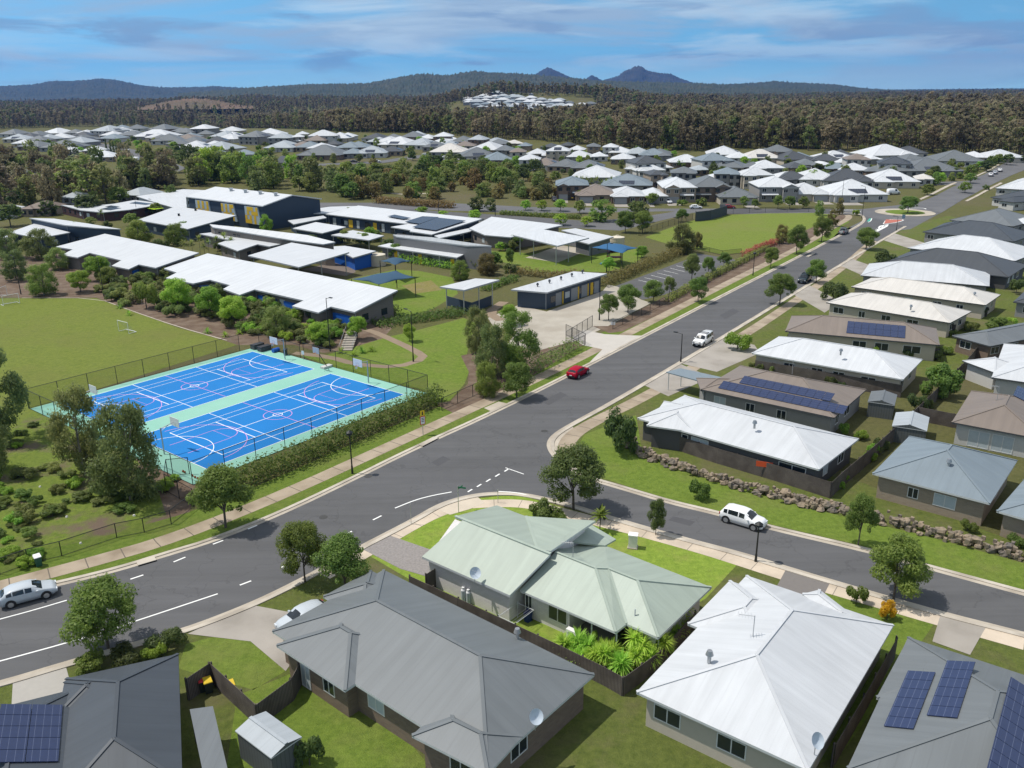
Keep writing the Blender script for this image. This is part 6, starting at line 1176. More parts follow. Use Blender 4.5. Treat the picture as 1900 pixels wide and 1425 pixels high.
# ---------------------------------------------------------------- vehicles
TYRE = mat('tyre_rubber', (.02, .02, .02), .8); RIM = mat('alloy_rim', (.45, .46, .47), .3, .05, metal=.7); CGLASS = mat('car_glass', (.012, .016, .02), .05, .1, spec=.8); LAMPW = mat('headlight_lens', (.6, .63, .66), .15, .05); LAMPR = mat('tail_lens', (.35, .01, .01), .2, .05); TRIM = mat('black_trim', (.018, .018, .02), .5, .1)
def paint(n, c): return mat('paint_' + n, c, .28, .02, 1, spec=.4, coat=.25)
def car(name, label, kindc, P, hd, color, cat='car', group=None, sc=1.0, rack=False):
    """kindc: hatch, sedan, suv, ute, canopy, van. Local +x is forward."""
    K = dict(  # length, width, height, bonnet z, belt z, roof stations (x, belt z, roof z)
        hatch=(4.25, 1.78, 1.46, [(-2.10, .62, None), (-2.02, .92, None), (-1.92, .98, None), (-1.55, 1.00, 1.28), (-1.1, .98, 1.42), (-.2, .95, 1.46), (.35, .93, 1.40), (1.12, .92, None), (1.75, .80, None), (2.05, .66, None), (2.13, .45, None)]),
        sedan=(4.6, 1.8, 1.44, [(-2.3, .6, None), (-2.24, .92, None), (-1.65, .98, None), (-1.0, .98, 1.36), (-.3, .95, 1.44), (.3, .93, 1.38), (1.15, .92, None), (1.9, .80, None), (2.2, .66, None), (2.3, .45, None)]),
        suv=(4.6, 1.86, 1.68, [(-2.28, .7, None), (-2.22, 1.02, None), (-2.1, 1.06, None), (-1.85, 1.08, 1.55), (-1.4, 1.07, 1.66), (-.2, 1.04, 1.68), (.45, 1.02, 1.60), (1.2, 1.02, None), (1.9, .92, None), (2.2, .76, None), (2.3, .5, None)]),
        ute=(5.2, 1.86, 1.80, [(-2.6, .7, None), (-2.56, 1.05, None), (-.95, 1.06, None), (-.8, 1.08, 1.72), (-.5, 1.08, 1.78), (.3, 1.06, 1.78), (.7, 1.05, 1.66), (1.3, 1.04, None), (2.1, .98, None), (2.45, .82, None), (2.55, .5, None)]),
        canopy=(5.2, 1.86, 1.80, [(-2.6, .7, None), (-2.56, 1.05, None), (-2.45, 1.08, 1.74), (-1.2, 1.08, 1.78), (-.5, 1.08, 1.78), (.3, 1.06, 1.78), (.7, 1.05, 1.66), (1.3, 1.04, None), (2.1, .98, None), (2.45, .82, None), (2.55, .5, None)]),
        van=(5.2, 1.95, 2.2, [(-2.6, .8, None), (-2.55, 1.2, 2.0), (-2.3, 1.2, 2.16), (0, 1.18, 2.2), (1.0, 1.15, 2.1), (1.75, 1.12, None), (2.35, .95, None), (2.55, .6, None)]))[kindc]
    L_, W_, H_, st = K; r = thing(name, label, cat, P, group, hd); r.scale = (sc, sc, sc); zs = .24; hw = W_ / 2; b = MB(); V = []
    for x, zb, zr in st:
        t = abs(x) / (L_ / 2); w = hw * (1 - .16 * t ** 4); zl = zs + (.12 if t > .93 else 0)
        wr = w * .80; top = zr if zr else zb + .035; wt = wr if zr else w * .86
        V.append([(x, -w * .92, zl), (x, -w, (zl + zb) / 2), (x, -w * .985, zb), (x, -wt, top - .05 if zr else top - .01), (x, -wt * .86, top), (x, 0, top + .025), (x, wt * .86, top), (x, wt, top - .05 if zr else top - .01), (x, w * .985, zb), (x, w, (zl + zb) / 2), (x, w * .92, zl)])
    n, m_ = len(V), 11; flat = [p for q in V for p in q]
    fs = [[i * m_ + j, i * m_ + j + 1, (i + 1) * m_ + j + 1, (i + 1) * m_ + j] for i in range(n - 1) for j in range(m_ - 1)] + [[i * m_ + m_ - 1, i * m_, (i + 1) * m_, (i + 1) * m_ + m_ - 1] for i in range(n - 1)] + [list(range(m_ - 1, -1, -1)), [(n - 1) * m_ + j for j in range(m_)]]
    b.add(flat, fs); body = b.build('body', color, r, smooth=True, uv=False, loc=Vector()); body.location = (0, 0, 0)
    if kindc in ('ute',):
        bb = MB(); bb.box((-1.78, 0, 1.10), (1.5, W_ * .8, .02)); o = bb.build('tray', TRIM, r, loc=Vector()); o.location = (0, 0, 0)
    def part(nm, mt, fn):
        bb = MB(); fn(bb); o = bb.build(nm, mt, r, loc=Vector()); o.location = (0, 0, 0); return o
    cab = [i for i, s in enumerate(st) if s[2]]; a, z = cab[0], cab[-1]
    def lerp3(p, q, t): return tuple(p[k] + (q[k] - p[k]) * t for k in range(3))
    for s, (lo, hi) in ((-1, (2, 3)), (1, (8, 7))):
        def side(bb):
            for i in range(a, z):
                p = [V[i][lo], V[i + 1][lo], V[i + 1][hi], V[i][hi]]; c0, c1 = lerp3(p[0], p[3], .12), lerp3(p[1], p[2], .12); d0, d1 = lerp3(p[0], p[3], .92), lerp3(p[1], p[2], .92)
                k = .06 if kindc != 'van' else .03; q = [lerp3(c0, c1, k), lerp3(c0, c1, 1 - k), lerp3(d0, d1, 1 - k), lerp3(d0, d1, k)]
                if kindc == 'van' and i < z - 1: continue
                q = [(x, y + s * .015, zz) for x, y, zz in q]; bb.quad(*(q if s < 0 else q[::-1]))
        part('side_window', CGLASS, side)
    def glass(i0, i1, sx):
        p = [V[i0][3], V[i0][7], V[i1][7], V[i1][3]] if False else None
        lo, hi = V[i0], V[i1]; A = lerp3(lo[3], hi[3], .08); B = lerp3(lo[7], hi[7], .08); C_ = lerp3(lo[7], hi[7], .93); D_ = lerp3(lo[3], hi[3], .93); mA = lerp3(lo[5], hi[5], .08); mC = lerp3(lo[5], hi[5], .93); k = .018
        up = lambda t: (t[0] + sx * k, t[1] * .93, t[2] + k)
        def fn(bb):
            P6 = [up(A), up(mA), up(B), up(C_), up(mC), up(D_)]; V6 = [P6[0], P6[1], P6[4], P6[5]], [P6[1], P6[2], P6[3], P6[4]]
            for q in V6: bb.quad(*(q if sx < 0 else q[::-1]))
        return fn
    part('windscreen', CGLASS, glass(z + 1, z, 1))
    if kindc != 'van': part('rear_window', CGLASS, glass(a - 1, a, -1))
    xf, xr = L_ / 2 - .86, -L_ / 2 + .82; wr = .33 if kindc in ('hatch', 'sedan') else .38
    for x in (xf, xr):
        for s in (-1, 1):
            y = s * (hw - .11); w = MB(); w.tube((x, y - .11, wr), (x, y + .11, wr), wr, n=18); t = w.build('wheel', TYRE, r, loc=Vector()); t.location = (0, 0, 0)
            w = MB(); w.tube((x, y + s * .09, wr), (x, y + s * .125, wr), wr * .66, n=14); q = w.build('rim', RIM, t, loc=Vector()); q.location = (0, 0, 0)
            part('wheel_arch', TRIM, lambda bb, x=x, s=s: bb.tube((x, s * (hw - .02), wr + .03), (x, s * (hw + .004), wr + .03), wr + .07, n=18))
            for e in r.children[-2:]: pass
    xe = st[-2][0]; xb = st[1][0]
    for s in (-1, 1):
        part('headlight', LAMPW, lambda bb, s=s: bb.box((xe - .02, s * hw * .66, st[-2][1] - .06), (.22, .36, .14)))
        part('tail_light', LAMPR, lambda bb, s=s: bb.box((xb - .02, s * hw * .74, st[1][1] - .10), (.10, .26, .22)))
        part('mirror', color, lambda bb, s=s: bb.box((st[z][0] + .35, s * (hw + .08), st[z][1] + .06), (.14, .2, .14)))
    part('bumper', TRIM, lambda bb: (bb.box((L_ / 2 - .06, 0, .42), (.12, W_ * .72, .2)), bb.box((-L_ / 2 + .05, 0, .42), (.1, W_ * .72, .2))))
    part('number_plate', WHITEP, lambda bb: (bb.box((-L_ / 2 - .01, 0, .62), (.02, .38, .12)), bb.box((L_ / 2 + .005, 0, .45), (.02, .38, .12))))
    if rack: part('roof_rack', TRIM, lambda bb: [bb.box((x, 0, H_ + .06), (.06, W_ * .72, .05)) for x in (-.7, -.2, .3)] + [bb.box((-.2, s * W_ * .34, H_ + .05), (1.2, .05, .06)) for s in (-1, 1)])
    if kindc in ('ute', 'canopy') and rack: part('bull_bar', TRIM, lambda bb: [bb.tube((L_ / 2 + .06, -.7, z_), (L_ / 2 + .06, .7, z_), .04, n=6) for z_ in (.55, .75, .98)] + [bb.tube((L_ / 2 + .06, y, .4), (L_ / 2 + .06, y, 1.02), .04, n=6) for y in (-.5, .5)])
    return r
def heading(a, b): p, q = gp(*a, 0), gp(*b, 0); d = q - p; return math.atan2(d.y, d.x)
def at(px, py): p = gp(px, py); return Vector((p.x, p.y, p.z + (.013 if p.y < 330 else .10)))
SILV = paint('silver', (.46, .50, .54)); REDP = mat('paint_red_car', (.33, .001, .02), .4, .02, 1, spec=.12, coat=.06); WHP = paint('white', (.78, .79, .80)); DKB = paint('dark_teal', (.018, .032, .042)); GRYP = paint('grey', (.20, .22, .23)); CHAR = paint('charcoal', (.04, .04, .045)); NAVY = paint('navy', (.01, .02, .09)); MAR = paint('maroon', (.22, .01, .02))
hd_up = heading((1087, 684), (1340, 549)); hd0 = heading((24, 1126), (90, 1108))
car('parked_car', 'silver hatchback parked at the kerb beside the green bin', 'hatch', at(54, 1111), hd0, SILV, group=None)
car('parked_car', 'bright red hatchback parked on the kerb near the school gate', 'hatch', at(1072.5, 697), hd_up, REDP)
car('parked_car', 'white canopy ute with roof rack and bull bar parked by the kerb', 'canopy', at(1304, 638), hd_up + math.pi, WHP, cat='ute', rack=True)
car('parked_car', 'dark teal four-wheel drive parked behind a small street tree', 'canopy', at(1493, 523), hd_up + math.pi, DKB, cat='ute', rack=True)
car('parked_car', 'grey tray ute parked on the oval side before the roundabout', 'ute', at(1564.5, 434), hd_up, GRYP, cat='ute', rack=True)
car('parked_car', 'white wagon parked on the side street beside the boulder wall', 'suv', at(1378, 972), heading((1341, 962), (1426, 987)), WHP, sc=.93)
car('parked_car', 'silver car in the driveway of the big grey hip-roofed house', 'hatch', at(565, 1158), heading((590, 1140), (535, 1165)), SILV)
car('parked_car', 'white hatchback on the cross street before the mid-grey two-storey house', 'hatch', at(1291, 387.5), R(-4), WHP); car('parked_car', 'maroon sedan on the cross street opposite the oval fence', 'sedan', at(1352, 387), R(-4), MAR)
car('parked_car', 'white car nose-in on the driveway of a white two-storey house', 'suv', at(1238, 377), R(-70), WHP); car('parked_car', 'red car on the driveway between shrubs in the front row', 'hatch', at(1172, 374), R(-80), MAR); car('parked_car', 'dark suv on the driveway of the blue-grey two-storey house', 'suv', at(1029, 373), R(-85), CHAR)
for x, y, c, t in ((1838, 327, WHP, 'first white car of the three parked on the far road past the roundabout'), (1846, 323, SILV, 'second of the three cars parked on the far road past the roundabout'), (1855, 318.5, WHP, 'third and farthest of the cars parked on the far road')):
    car('parked_car', t, 'sedan', at(x, y), R(58), c, group='cars parked along the far road')
for x, y, k, c, hd, t in ((236, 284, 'van', WHP, 130, 'white van parked on the estate road beside the pencil cypresses'), (312, 296, 'sedan', WHP, -50, 'white sedan driving down the estate road'), (265, 291, 'ute', CHAR, 130, 'dark ute parked on the estate road below the white van'), (250, 299, 'van', WHP, 170, 'white camper beside the scrub at the end of estate road'), (700, 302, 'hatch', WHP, 10, 'white car parked along the edge of the wetland park lawn'), (656, 302, 'sedan', CHAR, 0, 'dark car parked on the road above the park lawn'), (790, 289, 'sedan', SILV, -20, 'silver car turning out of the street above the wetland park'), (827, 294.5, 'hatch', WHP, 5, 'white hatchback outside the blue-grey roofs above wetland park'), (855, 295, 'hatch', MAR, 60, 'dark red car on the bend above the wetland park'), (918, 310, 'sedan', NAVY, 0, 'navy sedan parked beside the wetland park shrubs'), (949, 307, 'suv', CHAR, 20, 'charcoal wagon under the trees beside the wetland park'), (1000, 318, 'sedan', WHP, 0, 'white sedan behind the wetland trees near white garage')):
    p = gp(x, y); car('parked_car', t, k, Vector((p.x, p.y, p.z + .15)), R(hd), c, cat='van' if k == 'van' else 'car')
car('parked_car', 'pale caravan-roofed wagon in the side yard behind the charcoal fence', 'van', at(1657, 361), R(15), WHP, cat='van')
# ---------------------------------------------------------------- street furniture
LAMPM = mat('lamp_post_black', (.012, .014, .014), .5, .1); LENS = mat('lamp_lens', (.5, .5, .48), .3)
def lamp(label, px, py, ty, style='arm', name='street_lamp', group='street lamps'):
    P = gp(px, py); dep = math.atan2(CAMH - P.z, P.y); h = (py - ty) * mpp(P) / math.cos(dep); r = thing(name, label, 'street lamp', P, group)
    b = MB(); b.tube((0, 0, -.02), (0, 0, h * .98), .09, .055, 8); b.build('pole', LAMPM, r, loc=Vector()).location = (0, 0, 0)
    b = MB(); b.tube((0, 0, 0), (0, 0, min(1.1, h * .2)), .13, .10, 8); b.build('base', LAMPM, r, loc=Vector()).location = (0, 0, 0)
    if style == 'lantern':
        b = MB(); b.tube((0, 0, h * .95), (0, 0, h * 1.0), .34, .30, 12); b.tube((0, 0, h), (0, 0, h + .22), .36, .08, 12); b.build('lamp_head', LAMPM, r, loc=Vector()).location = (0, 0, 0)
    else:
        d = Vector((.80, -.6, 0)) if style == 'arm' else Vector((-.8, .6, 0)); b = MB(); b.tube((0, 0, h * .97), d * .9 + Vector((0, 0, h)), .04, n=6); b.box(d * 1.1 + Vector((0, 0, h + .01)), (.6, .28, .12), math.atan2(d.y, d.x)); b.build('lamp_head', LAMPM, r, loc=Vector()).location = (0, 0, 0)
    return r
for t, px, py, ty, s in (('black lantern street lamp on the verge beside the long hedge', 654, 879, 804, 'lantern'), ('black street lamp at the road edge beside the white ute', 1263, 672, 619, 'arm2'), ('tall black lamp on the school lawn beside the zigzag path', 767, 671, 577, 'arm2'), ('black lamp at the corner of the long classroom block', 613, 652, 553, 'arm'), ('black lamp on the bank above the playing field corner', 193, 550, 478, 'arm2'), ('black lamp at the steps behind the playing field goals', 39, 546, 476, 'arm2'), ('black lantern lamp on the verge beside the staff car park hedge', 1397, 511, 470, 'lantern'), ('tall black street lamp before the roundabout kerb', 1599, 405, 347, 'arm2'), ('black lamp at the service yard gate by the navy amenities block', 1112, 594, 514, 'arm'), ('black lamp among the shrubs beside the oval', 1256, 472, 406, 'arm2'), ('black lamp beside the playground sail and brown hedge', 1125.5, 505, 452, 'arm'), ('black lantern lamp on the verge opposite the white wagon', 1402, 1042, 975, 'lantern'), ('black lamp beside the roundabout splitter island', 1663, 428, 402, 'arm2'), ('thin grey light pole over the cross street before the white houses', 1560, 387, 332, 'arm'), ('thin light pole in the school car park beside the solar block', 814, 395, 355, 'arm'), ('thin light pole in the school car park behind the white wing', 919, 400, 352, 'arm'), ('black light pole beside the low curved childcare wing', 255, 402, 368, 'arm2'), ('black light pole beside the lime green awning', 283, 391, 370, 'arm2'), ('black light pole by the cream hip roof and shrubs', 141, 395, 382, 'arm')): lamp(t, px, py, ty, s)
def sign_school():
    P = gp(785, 807, 0); r = thing('road_sign', 'school zone sign with yellow top and red border on the verge by the hedge', 'road sign', P); d = -CU; q = CW; f = Vector((0.58, -0.81, 0)); q = Vector((.81, .58, 0))
    b = MB(); b.tube(P, P + Vector((0, 0, 3.1)), .04, n=8); b.build('pole', STEEL, r)
    def board(nm, z0, z1, w, m, k):
        b = MB(); v = [P + q * x + Vector((0, 0, z)) + f * k for x, z in ((-w, z0), (w, z0), (w, z1), (-w, z1))]; b.prism(v, [x + f * .015 for x in v]); return b.build(nm, m, r)
    board('red_border', 1.35, 2.45, .36, mat('sign_red', (.55, .05, .02), .5), .05); board('white_face', 1.45, 2.35, .27, WHITEP, .068); board('yellow_board', 2.5, 3.15, .30, mat('sign_yellow', (.8, .55, .02), .5), .05)
    b = MB()
    for z in (1.75, 1.95, 2.15):
        v = [P + q * x + Vector((0, 0, zz)) + f * .087 for x, zz in ((-.17, z), (.17, z), (.17, z + .08), (-.17, z + .08))]; b.prism(v, [x + f * .004 for x in v])
    v = [P + q * x + Vector((0, 0, zz)) + f * .069 for x, zz in ((-.1, 2.6), (.1, 2.6), (.06, 3.05), (-.06, 3.05))]; b.prism(v, [x + f * .004 for x in v]); b.build('lettering', TRIM, r)
sign_school()
def street_sign():
    P = gp(851, 951, 0); r = thing('street_sign', 'street name post with green blades on the corner footpath', 'street sign', P); b = MB(); b.tube(P, P + Vector((0, 0, 2.9)), .035, n=8); b.build('pole', STEEL, r); g = mat('sign_green', (.02, .16, .09), .5)
    for k, a in enumerate((R(-15), R(60))): b = MB(); b.box((P.x + .4 * math.cos(a), P.y + .4 * math.sin(a), 2.75 - .18 * k), (.85, .03, .16), a); b.build('name_blade', g, r)
street_sign()
def post_sign(label, px, py, h, m, w=.3, hh=.5):
    P = gp(px, py, 0); r = thing('road_sign', label, 'road sign', P); b = MB(); b.tube(P, P + Vector((0, 0, h)), .03, n=6); b.build('pole', STEEL, r); b = MB(); b.box((P.x, P.y - .04, h - hh / 2), (w, .02, hh), R(-20)); b.build('sign_face', m, r)
post_sign('grey sign post on the kerb beside the aggregate driveway', 763, 973, 2.3, STEEL, .08, .35); post_sign('short sign post on the corner lawn by the kerb', 924, 933, 1.5, STEEL, .08, .3); post_sign('direction sign at the roundabout splitter island', 1675, 414, 2.6, mat('sign_bluegrey', (.16, .24, .32), .5), .9, 1.2)
post_sign('small white notice on the garden bed fence by the gate', 1137, 609, 1.1, WHITEP, .8, .5); post_sign('small white sign on the fence of the courts by the path', 563, 668, 1.5, WHITEP, .45, .6)
bin_('green_bin', 'small green bin with white lid standing at the footpath edge', gp(72.5, 1050, 0), BING, WHITEP, R(40), 1.0)
for x, y, c, lid, t in ((430, 1290, BIND, BINY, 'dark wheelie bin with yellow lid by the back lawn fence'), (378, 1282, BIND, BINR, 'dark wheelie bin with red lid beside the charcoal roof'), (388, 1284, BIND, BINY, 'dark wheelie bin with yellow lid beside the charcoal roof'), (1062, 372, BIND, BINY, 'yellow-lidded bin outside the blue-grey two-storey house'), (1117, 371, BIND, BINR, 'red-lidded bin outside the taupe-roofed front house'), (1337, 378, BIND, BINY, 'yellow-lidded bin outside the mid-grey front house')): bin_('wheelie_bin', t, gp(x, y, 0), c, lid, R(30))
# gates and school fences
chain_fence('school_gate', 'open black mesh gate leaf at the service yard entrance', [gp(1050, 637, 0), gp(1099, 606, 0)], 2.0, 2.4, wiremesh('gate_mesh', (.03, .03, .03), .25)); chain_fence('school_gate', 'closed mesh gate leaf beside the low hedge at the driveway', [gp(1050, 622, 0), gp(1086, 640, 0)], 1.9, 2.4, wiremesh('gate_mesh', (.03, .03, .03), .25))
fl = [gp(*a, 0) for a in ((-40, 1075), (0, 1066), (53, 1047), (115, 1032), (217, 998), (268, 988), (318, 973), (360, 940))]
chain_fence('boundary_fence', 'low black mesh fence between the scrub bank and the footpath', fl, 1.5, 4.5); chain_fence('boundary_fence', 'black mesh fence climbing the bank beside the gum trees', [gp(360, 940, 0), gp(333, 925, 0), gp(309, 912, 0), gp(312, 884, 0), gp(352, 880, 0)], 2.0, 4.0)
chain_fence('boundary_fence', 'black mesh fence behind the garden bed beside the school lawn', [gp(820, 762, 0), gp(930, 712, 0), gp(1000, 680, 0), gp(1084, 641, 0)], 1.7, 3.0); chain_fence('boundary_fence', 'black mesh fence along the staff car park garden', [gp(1137, 611, 0), gp(1206, 578, 0), gp(1300, 532, 0), gp(1400, 480, 0), gp(1470, 445, 0)], 1.4, 4.0, WIRE)
chain_fence('boundary_fence', 'black mesh fence along the cross street side of the oval', [gp(1290, 409, 0), gp(1330, 398, 0), gp(1420, 394.5, 0), gp(1500, 393.5, 0), gp(1545, 396, 0)], 1.8, 6.0, WIRE2); chain_fence('boundary_fence', 'dark mesh fence beside the access road to the car park', [gp(1185, 438, 0), gp(1240, 420, 0), gp(1285, 407, 0)], 1.8, 4.0, WIRE2); chain_fence('boundary_fence', 'low fence between the oval and staff car park', [gp(1294, 463, 0), gp(1340, 474, 0), gp(1375, 470, 0)], 1.2, 4.0, WIRE2)
def enclosure():
    q = [gp(*a, 0) for a in ((1290, 411), (1318, 408), (1348, 399), (1335, 396))]; r = thing('cricket_nets', 'dark screened enclosure at the corner of the oval', 'enclosure', q[0]); b = MB()
    for a, c in zip(q[:3], q[1:]): b.bar(a, c, .1, 3.0)
    b.build('screen', mat('screen_dark', (.05, .06, .07), .7, .1), r)
    for p in q[:3]: b = MB(); b.tube(p, p + Vector((0, 0, 3.3)), .08, n=6); b.build('post', DARKM, r)
enclosure()
def stairs():
    a, c = gp(642, 651, 0), gp(655, 627, 0); r = thing('timber_steps', 'flight of timber steps up the garden bank by the courts', 'steps', a); d = (c - a); d.z = 0; n = 8; L_ = d.length; d.normalize(); q = Vector((-d.y, d.x, 0))
    for i in range(n): p = a + d * L_ * (i + .5) / n; b = MB(); b.box((p.x, p.y, .08 + i * .14), (L_ / n * 1.15, 2.0, .16 + 0), math.atan2(d.y, d.x)); b.build('step', mat('step_timber', (.30, .27, .23), .9, .2), r)
    b = MB()
    for s in (-1.05, 1.05): b.tube(a + q * s + Vector((0, 0, .9)), c + q * s + Vector((0, 0, 2.0)), .03, n=6); b.tube(a + q * s, a + q * s + Vector((0, 0, .9)), .03, n=6); b.tube(c + q * s, c + q * s + Vector((0, 0, 2.0)), .03, n=6)
    b.build('handrail', STEEL, r)
stairs()
def awning():
    q = [gp(*a, 2.6) for a in ((266, 385), (280, 381.5), (304, 386), (286, 388.5))]; r = thing('awning', 'bright lime green awning beside the childcare wing', 'awning', Vector((q[0].x, q[0].y, 0))); b = MB(); q = q if area2(q) > 0 else q[::-1]; b.prism([x - Vector((0, 0, .1)) for x in q], q); b.build('canopy', mat('awning_lime', (.40, .58, .02), .6), r)
    for x in q: b = MB(); b.tube((x.x, x.y, 0), x - Vector((0, 0, .1)), .05, n=6); b.build('post', DARKM, r)
awning()
tag(hedge('dark_fence', 'x', [gp(150, 398, 0), gp(220, 404, 0), gp(310, 392, 0)], .5, 1.5, 'dark', dens=60, size=.3), 'dark clipped hedge along the front of the childcare wing', 'hedge').name = 'hedge'
def playset():
    P = gp(1140, 487, 0); r = thing('playground', 'dark playground climbing frame under the blue sail', 'playground', P)
    for dx, dy in ((-1.5, -1), (1.5, -1), (1.5, 1), (-1.5, 1)): b = MB(); b.tube(P + Vector((dx, dy, 0)), P + Vector((dx, dy, 2.6)), .08, n=8); b.build('post', NAVYM, r)
    b = MB(); b.box(P + Vector((0, 0, 1.3)), (3.2, 2.2, .12)); b.build('deck', mat('deck_red', (.25, .03, .03), .6), r); b = MB(); b.bar(P + Vector((-1.5, -1, 1.3)), P + Vector((-3.6, -2.4, .1)), .6, .08); b.build('slide', mat('slide_blue', (.02, .12, .3), .4), r)
    b = MB(); V = [P + Vector((x, y, 2.6)) for x, y in ((-1.8, -1.3), (1.8, -1.3), (1.8, 1.3), (-1.8, 1.3))] + [P + Vector((0, 0, 3.4))]; b.add(V, [[0, 1, 4], [1, 2, 4], [2, 3, 4], [3, 0, 4]]); b.build('roof', mat('deck_red', (.25, .03, .03), .6), r)
NAVYM = mat('navy_post', (.02, .03, .06), .5); playset()
# ---------------------------------------------------------------- planting
T = tree
for lb, b_, w, h, sd in (('round green street tree standing in front of the silver hatchback kerb view', (201, 1203), 132, 128, 0), ('street tree with loose crown at the mouth of the grey house driveway', (566, 1080), 86, 118, 1), ('broad street tree at the end of the long hedge on the footpath verge', (419, 979), 108, 118, 2), ('street tree on the verge opposite the red hatchback', (958.5, 738), 62, 72, 0), ('small street tree on the verge beside the staff car park', (1295, 561), 38, 52, 1), ('round street tree at the kerb below the dark four-wheel drive', (1446.5, 565), 54, 62, 2), ('small street tree right beside the dark four-wheel drive', (1514, 525), 38, 47, 0), ('street tree at the kerb facing the oval before the roundabout', (1606.5, 463), 42, 44, 1), ('first verge tree along the oval past the staff car park', (1430, 496), 32, 40, 2), ('tallest verge tree along the oval footpath', (1477.5, 471), 40, 58, 0), ('verge tree along the oval nearest the grey ute', (1524, 449), 36, 52, 1), ('spreading tree on the roundabout island', (1684, 396), 40, 34, 2), ('slim dark street tree on the side street verge', (1216.5, 993), 36, 72, 0), ('large dark tree on the corner between road and side street', (1064, 945), 112, 125, 1), ('street tree on the lawn in front of the boulder wall', (1592, 1012), 58, 98, 2), ('leafy street tree on the near side of the side street', (1658, 1112), 108, 118, 0)):
    T('street_tree', lb, 'round', 'street' if 'dark' not in lb or 'four' in lb else 'dark', b_, w, h, 'street trees', seed=sd)
T('street_tree', 'round shrubby tree overhanging the road behind the grey house', 'round', 'street', (641, 1104), 104, 112, 'street trees', seed=2)
for lb, b_, w, h, lf in (('dense dark round bush at the corner house driveway', (1152, 838), 80, 118, 'dark'), ('yellowish flowering bush on the kerb below the white ute', (1368, 648), 60, 48, 'lime'), ('dark round bush on the verge between two cream roofs', (1545, 560), 64, 58, 'dark'), ('dark bush on the verge before the charcoal roof', (1640, 503), 58, 52, 'dark'), ('bright yellow bush in the front garden by the side street', (1645, 1150), 48, 46, 'yellow'), ('clipped green shrub beside the yellow bush', (1588, 1120), 50, 44, 'street'), ('round green bush on the corner lawn bank', (1297, 925), 50, 52, 'street'), ('green shrub against the wall of the blue-grey brick house', (1795, 985), 40, 26, 'street'), ('green shrub at the frame edge by the blue-grey brick house', (1885, 1012), 44, 30, 'street'), ('small round bush in the back garden by the shed', (575, 1420), 70, 70, 'dark'), ('tall leafy backyard shrub behind the white-roofed house', (1745, 735), 95, 82, 'street'), ('backyard tree beside the small grey shed', (1698, 765), 46, 48, 'dark'), ('wide backyard tree at the frame edge behind cream roofs', (1860, 620), 80, 40, 'street'), ('small tree behind the dark roof at the frame edge', (1885, 545), 40, 40, 'dark')):
    T('shrub', lb, 'bush', lf, b_, w, h, None, 'shrub', seed=random.randrange(3))
for k, (x, y, w, h, lf) in enumerate(((170, 1240, 80, 40, 'street'), (240, 1230, 90, 45, 'dark'), (310, 1208, 90, 50, 'dark'), (290, 1225, 60, 40, 'lime'))):
    T('shrub', ('low shrub on the kerb nearest the pale driveway behind the charcoal roof', 'wide dark shrub behind the charcoal roof along the road', 'tall dark shrub at the corner of the charcoal roof', 'yellow-green shrub between the dark kerbside shrubs')[k], 'bush', lf, (x, y), w, h, 'shrubs behind the charcoal roof', 'shrub')
for k, (x, y) in enumerate(((1418, 752), (1458, 763), (1500, 775), (1535, 790), (1565, 805), (1595, 815))): T('shrub', f'{ordn(k)} yellow-green shrub in the side garden behind the white corner house', 'bush', 'lime', (x, y), 34, 26, 'shrubs behind the white corner house', 'shrub')
# hedges
hedge('hedge', 'long clipped hedge between the blue courts and the footpath', [gp(*a, 0) for a in ((396, 918), (440, 905), (560, 858), (690, 800), (812, 745))], 2.8, 2.4, 'hedge', size=.17, dens=190, seed=2)
hedge('hedge', 'feathery low hedge beside the service yard gate', [gp(*a, 0) for a in ((985, 694), (1030, 670), (1066, 648))], 3.2, 1.9, 'scrub', seed=4)
hedge('hedge', 'clipped green hedge in front of the grey clerestory block', [gp(*a, 0) for a in ((745, 484), (790, 492), (842, 500))], 2.2, 1.9, 'lime', size=.22, dens=70, seed=5)
hedge('hedge', 'brown-green hedge between the play slab lawn and amenities block', [gp(*a, 0) for a in ((945, 505), (990, 513), (1035, 517), (1080, 513))], 2.2, 1.8, 'rust', size=.22, dens=70, seed=6)
hedge('hedge', 'long brown-green hedge between playground and staff car park', [gp(*a, 0) for a in ((1118, 532), (1180, 505), (1230, 485), (1285, 462))], 3.0, 2.2, 'rust', size=.24, dens=70, seed=7)
hedge('hedge', 'low green groundcover mounds beside the zigzag path', [gp(*a, 0) for a in ((700, 606), (745, 598), (800, 590), (860, 582))], 5.5, 1.1, 'hedge', size=.22, dens=120, seed=8)
hedge('hedge', 'low hedge behind the open shelter along the path', [gp(*a, 0) for a in ((900, 540), (930, 528), (955, 520))], 2.6, 1.4, 'hedge', size=.22, dens=80, seed=9)
hedge('hedge', 'row of low shrubs along the staff car park edge and verge', [gp(*a, 0) for a in ((1240, 560), (1300, 525), (1380, 486), (1420, 462))], 2.0, 1.3, 'scrub', size=.2, dens=70, seed=10)
hedge('hedge', 'orange flowering hedge along the oval fence', [gp(*a, 0) for a in ((1380, 478), (1410, 464), (1440, 452))], 1.8, 1.6, 'red', size=.22, dens=70, seed=11)
hedge('hedge', 'clipped hedge along the cross street by the school car park', [gp(*a, 0) for a in ((930, 398), (1000, 402), (1075, 406))], 3.0, 1.4, 'hedge', size=.3, dens=60, seed=12)
hedge('hedge', 'rust-coloured shrub border behind the solar block', [gp(*a, 0) for a in ((700, 376), (760, 381), (840, 386))], 5.0, 2.4, 'rust', size=.34, dens=90, seed=13)
hedge('hedge', 'dark shrub mass against the end wall of the long classroom block', [gp(*a, 0) for a in ((672, 601), (705, 590), (735, 580))], 2.6, 1.7, 'dark', size=.2, dens=90, seed=14)
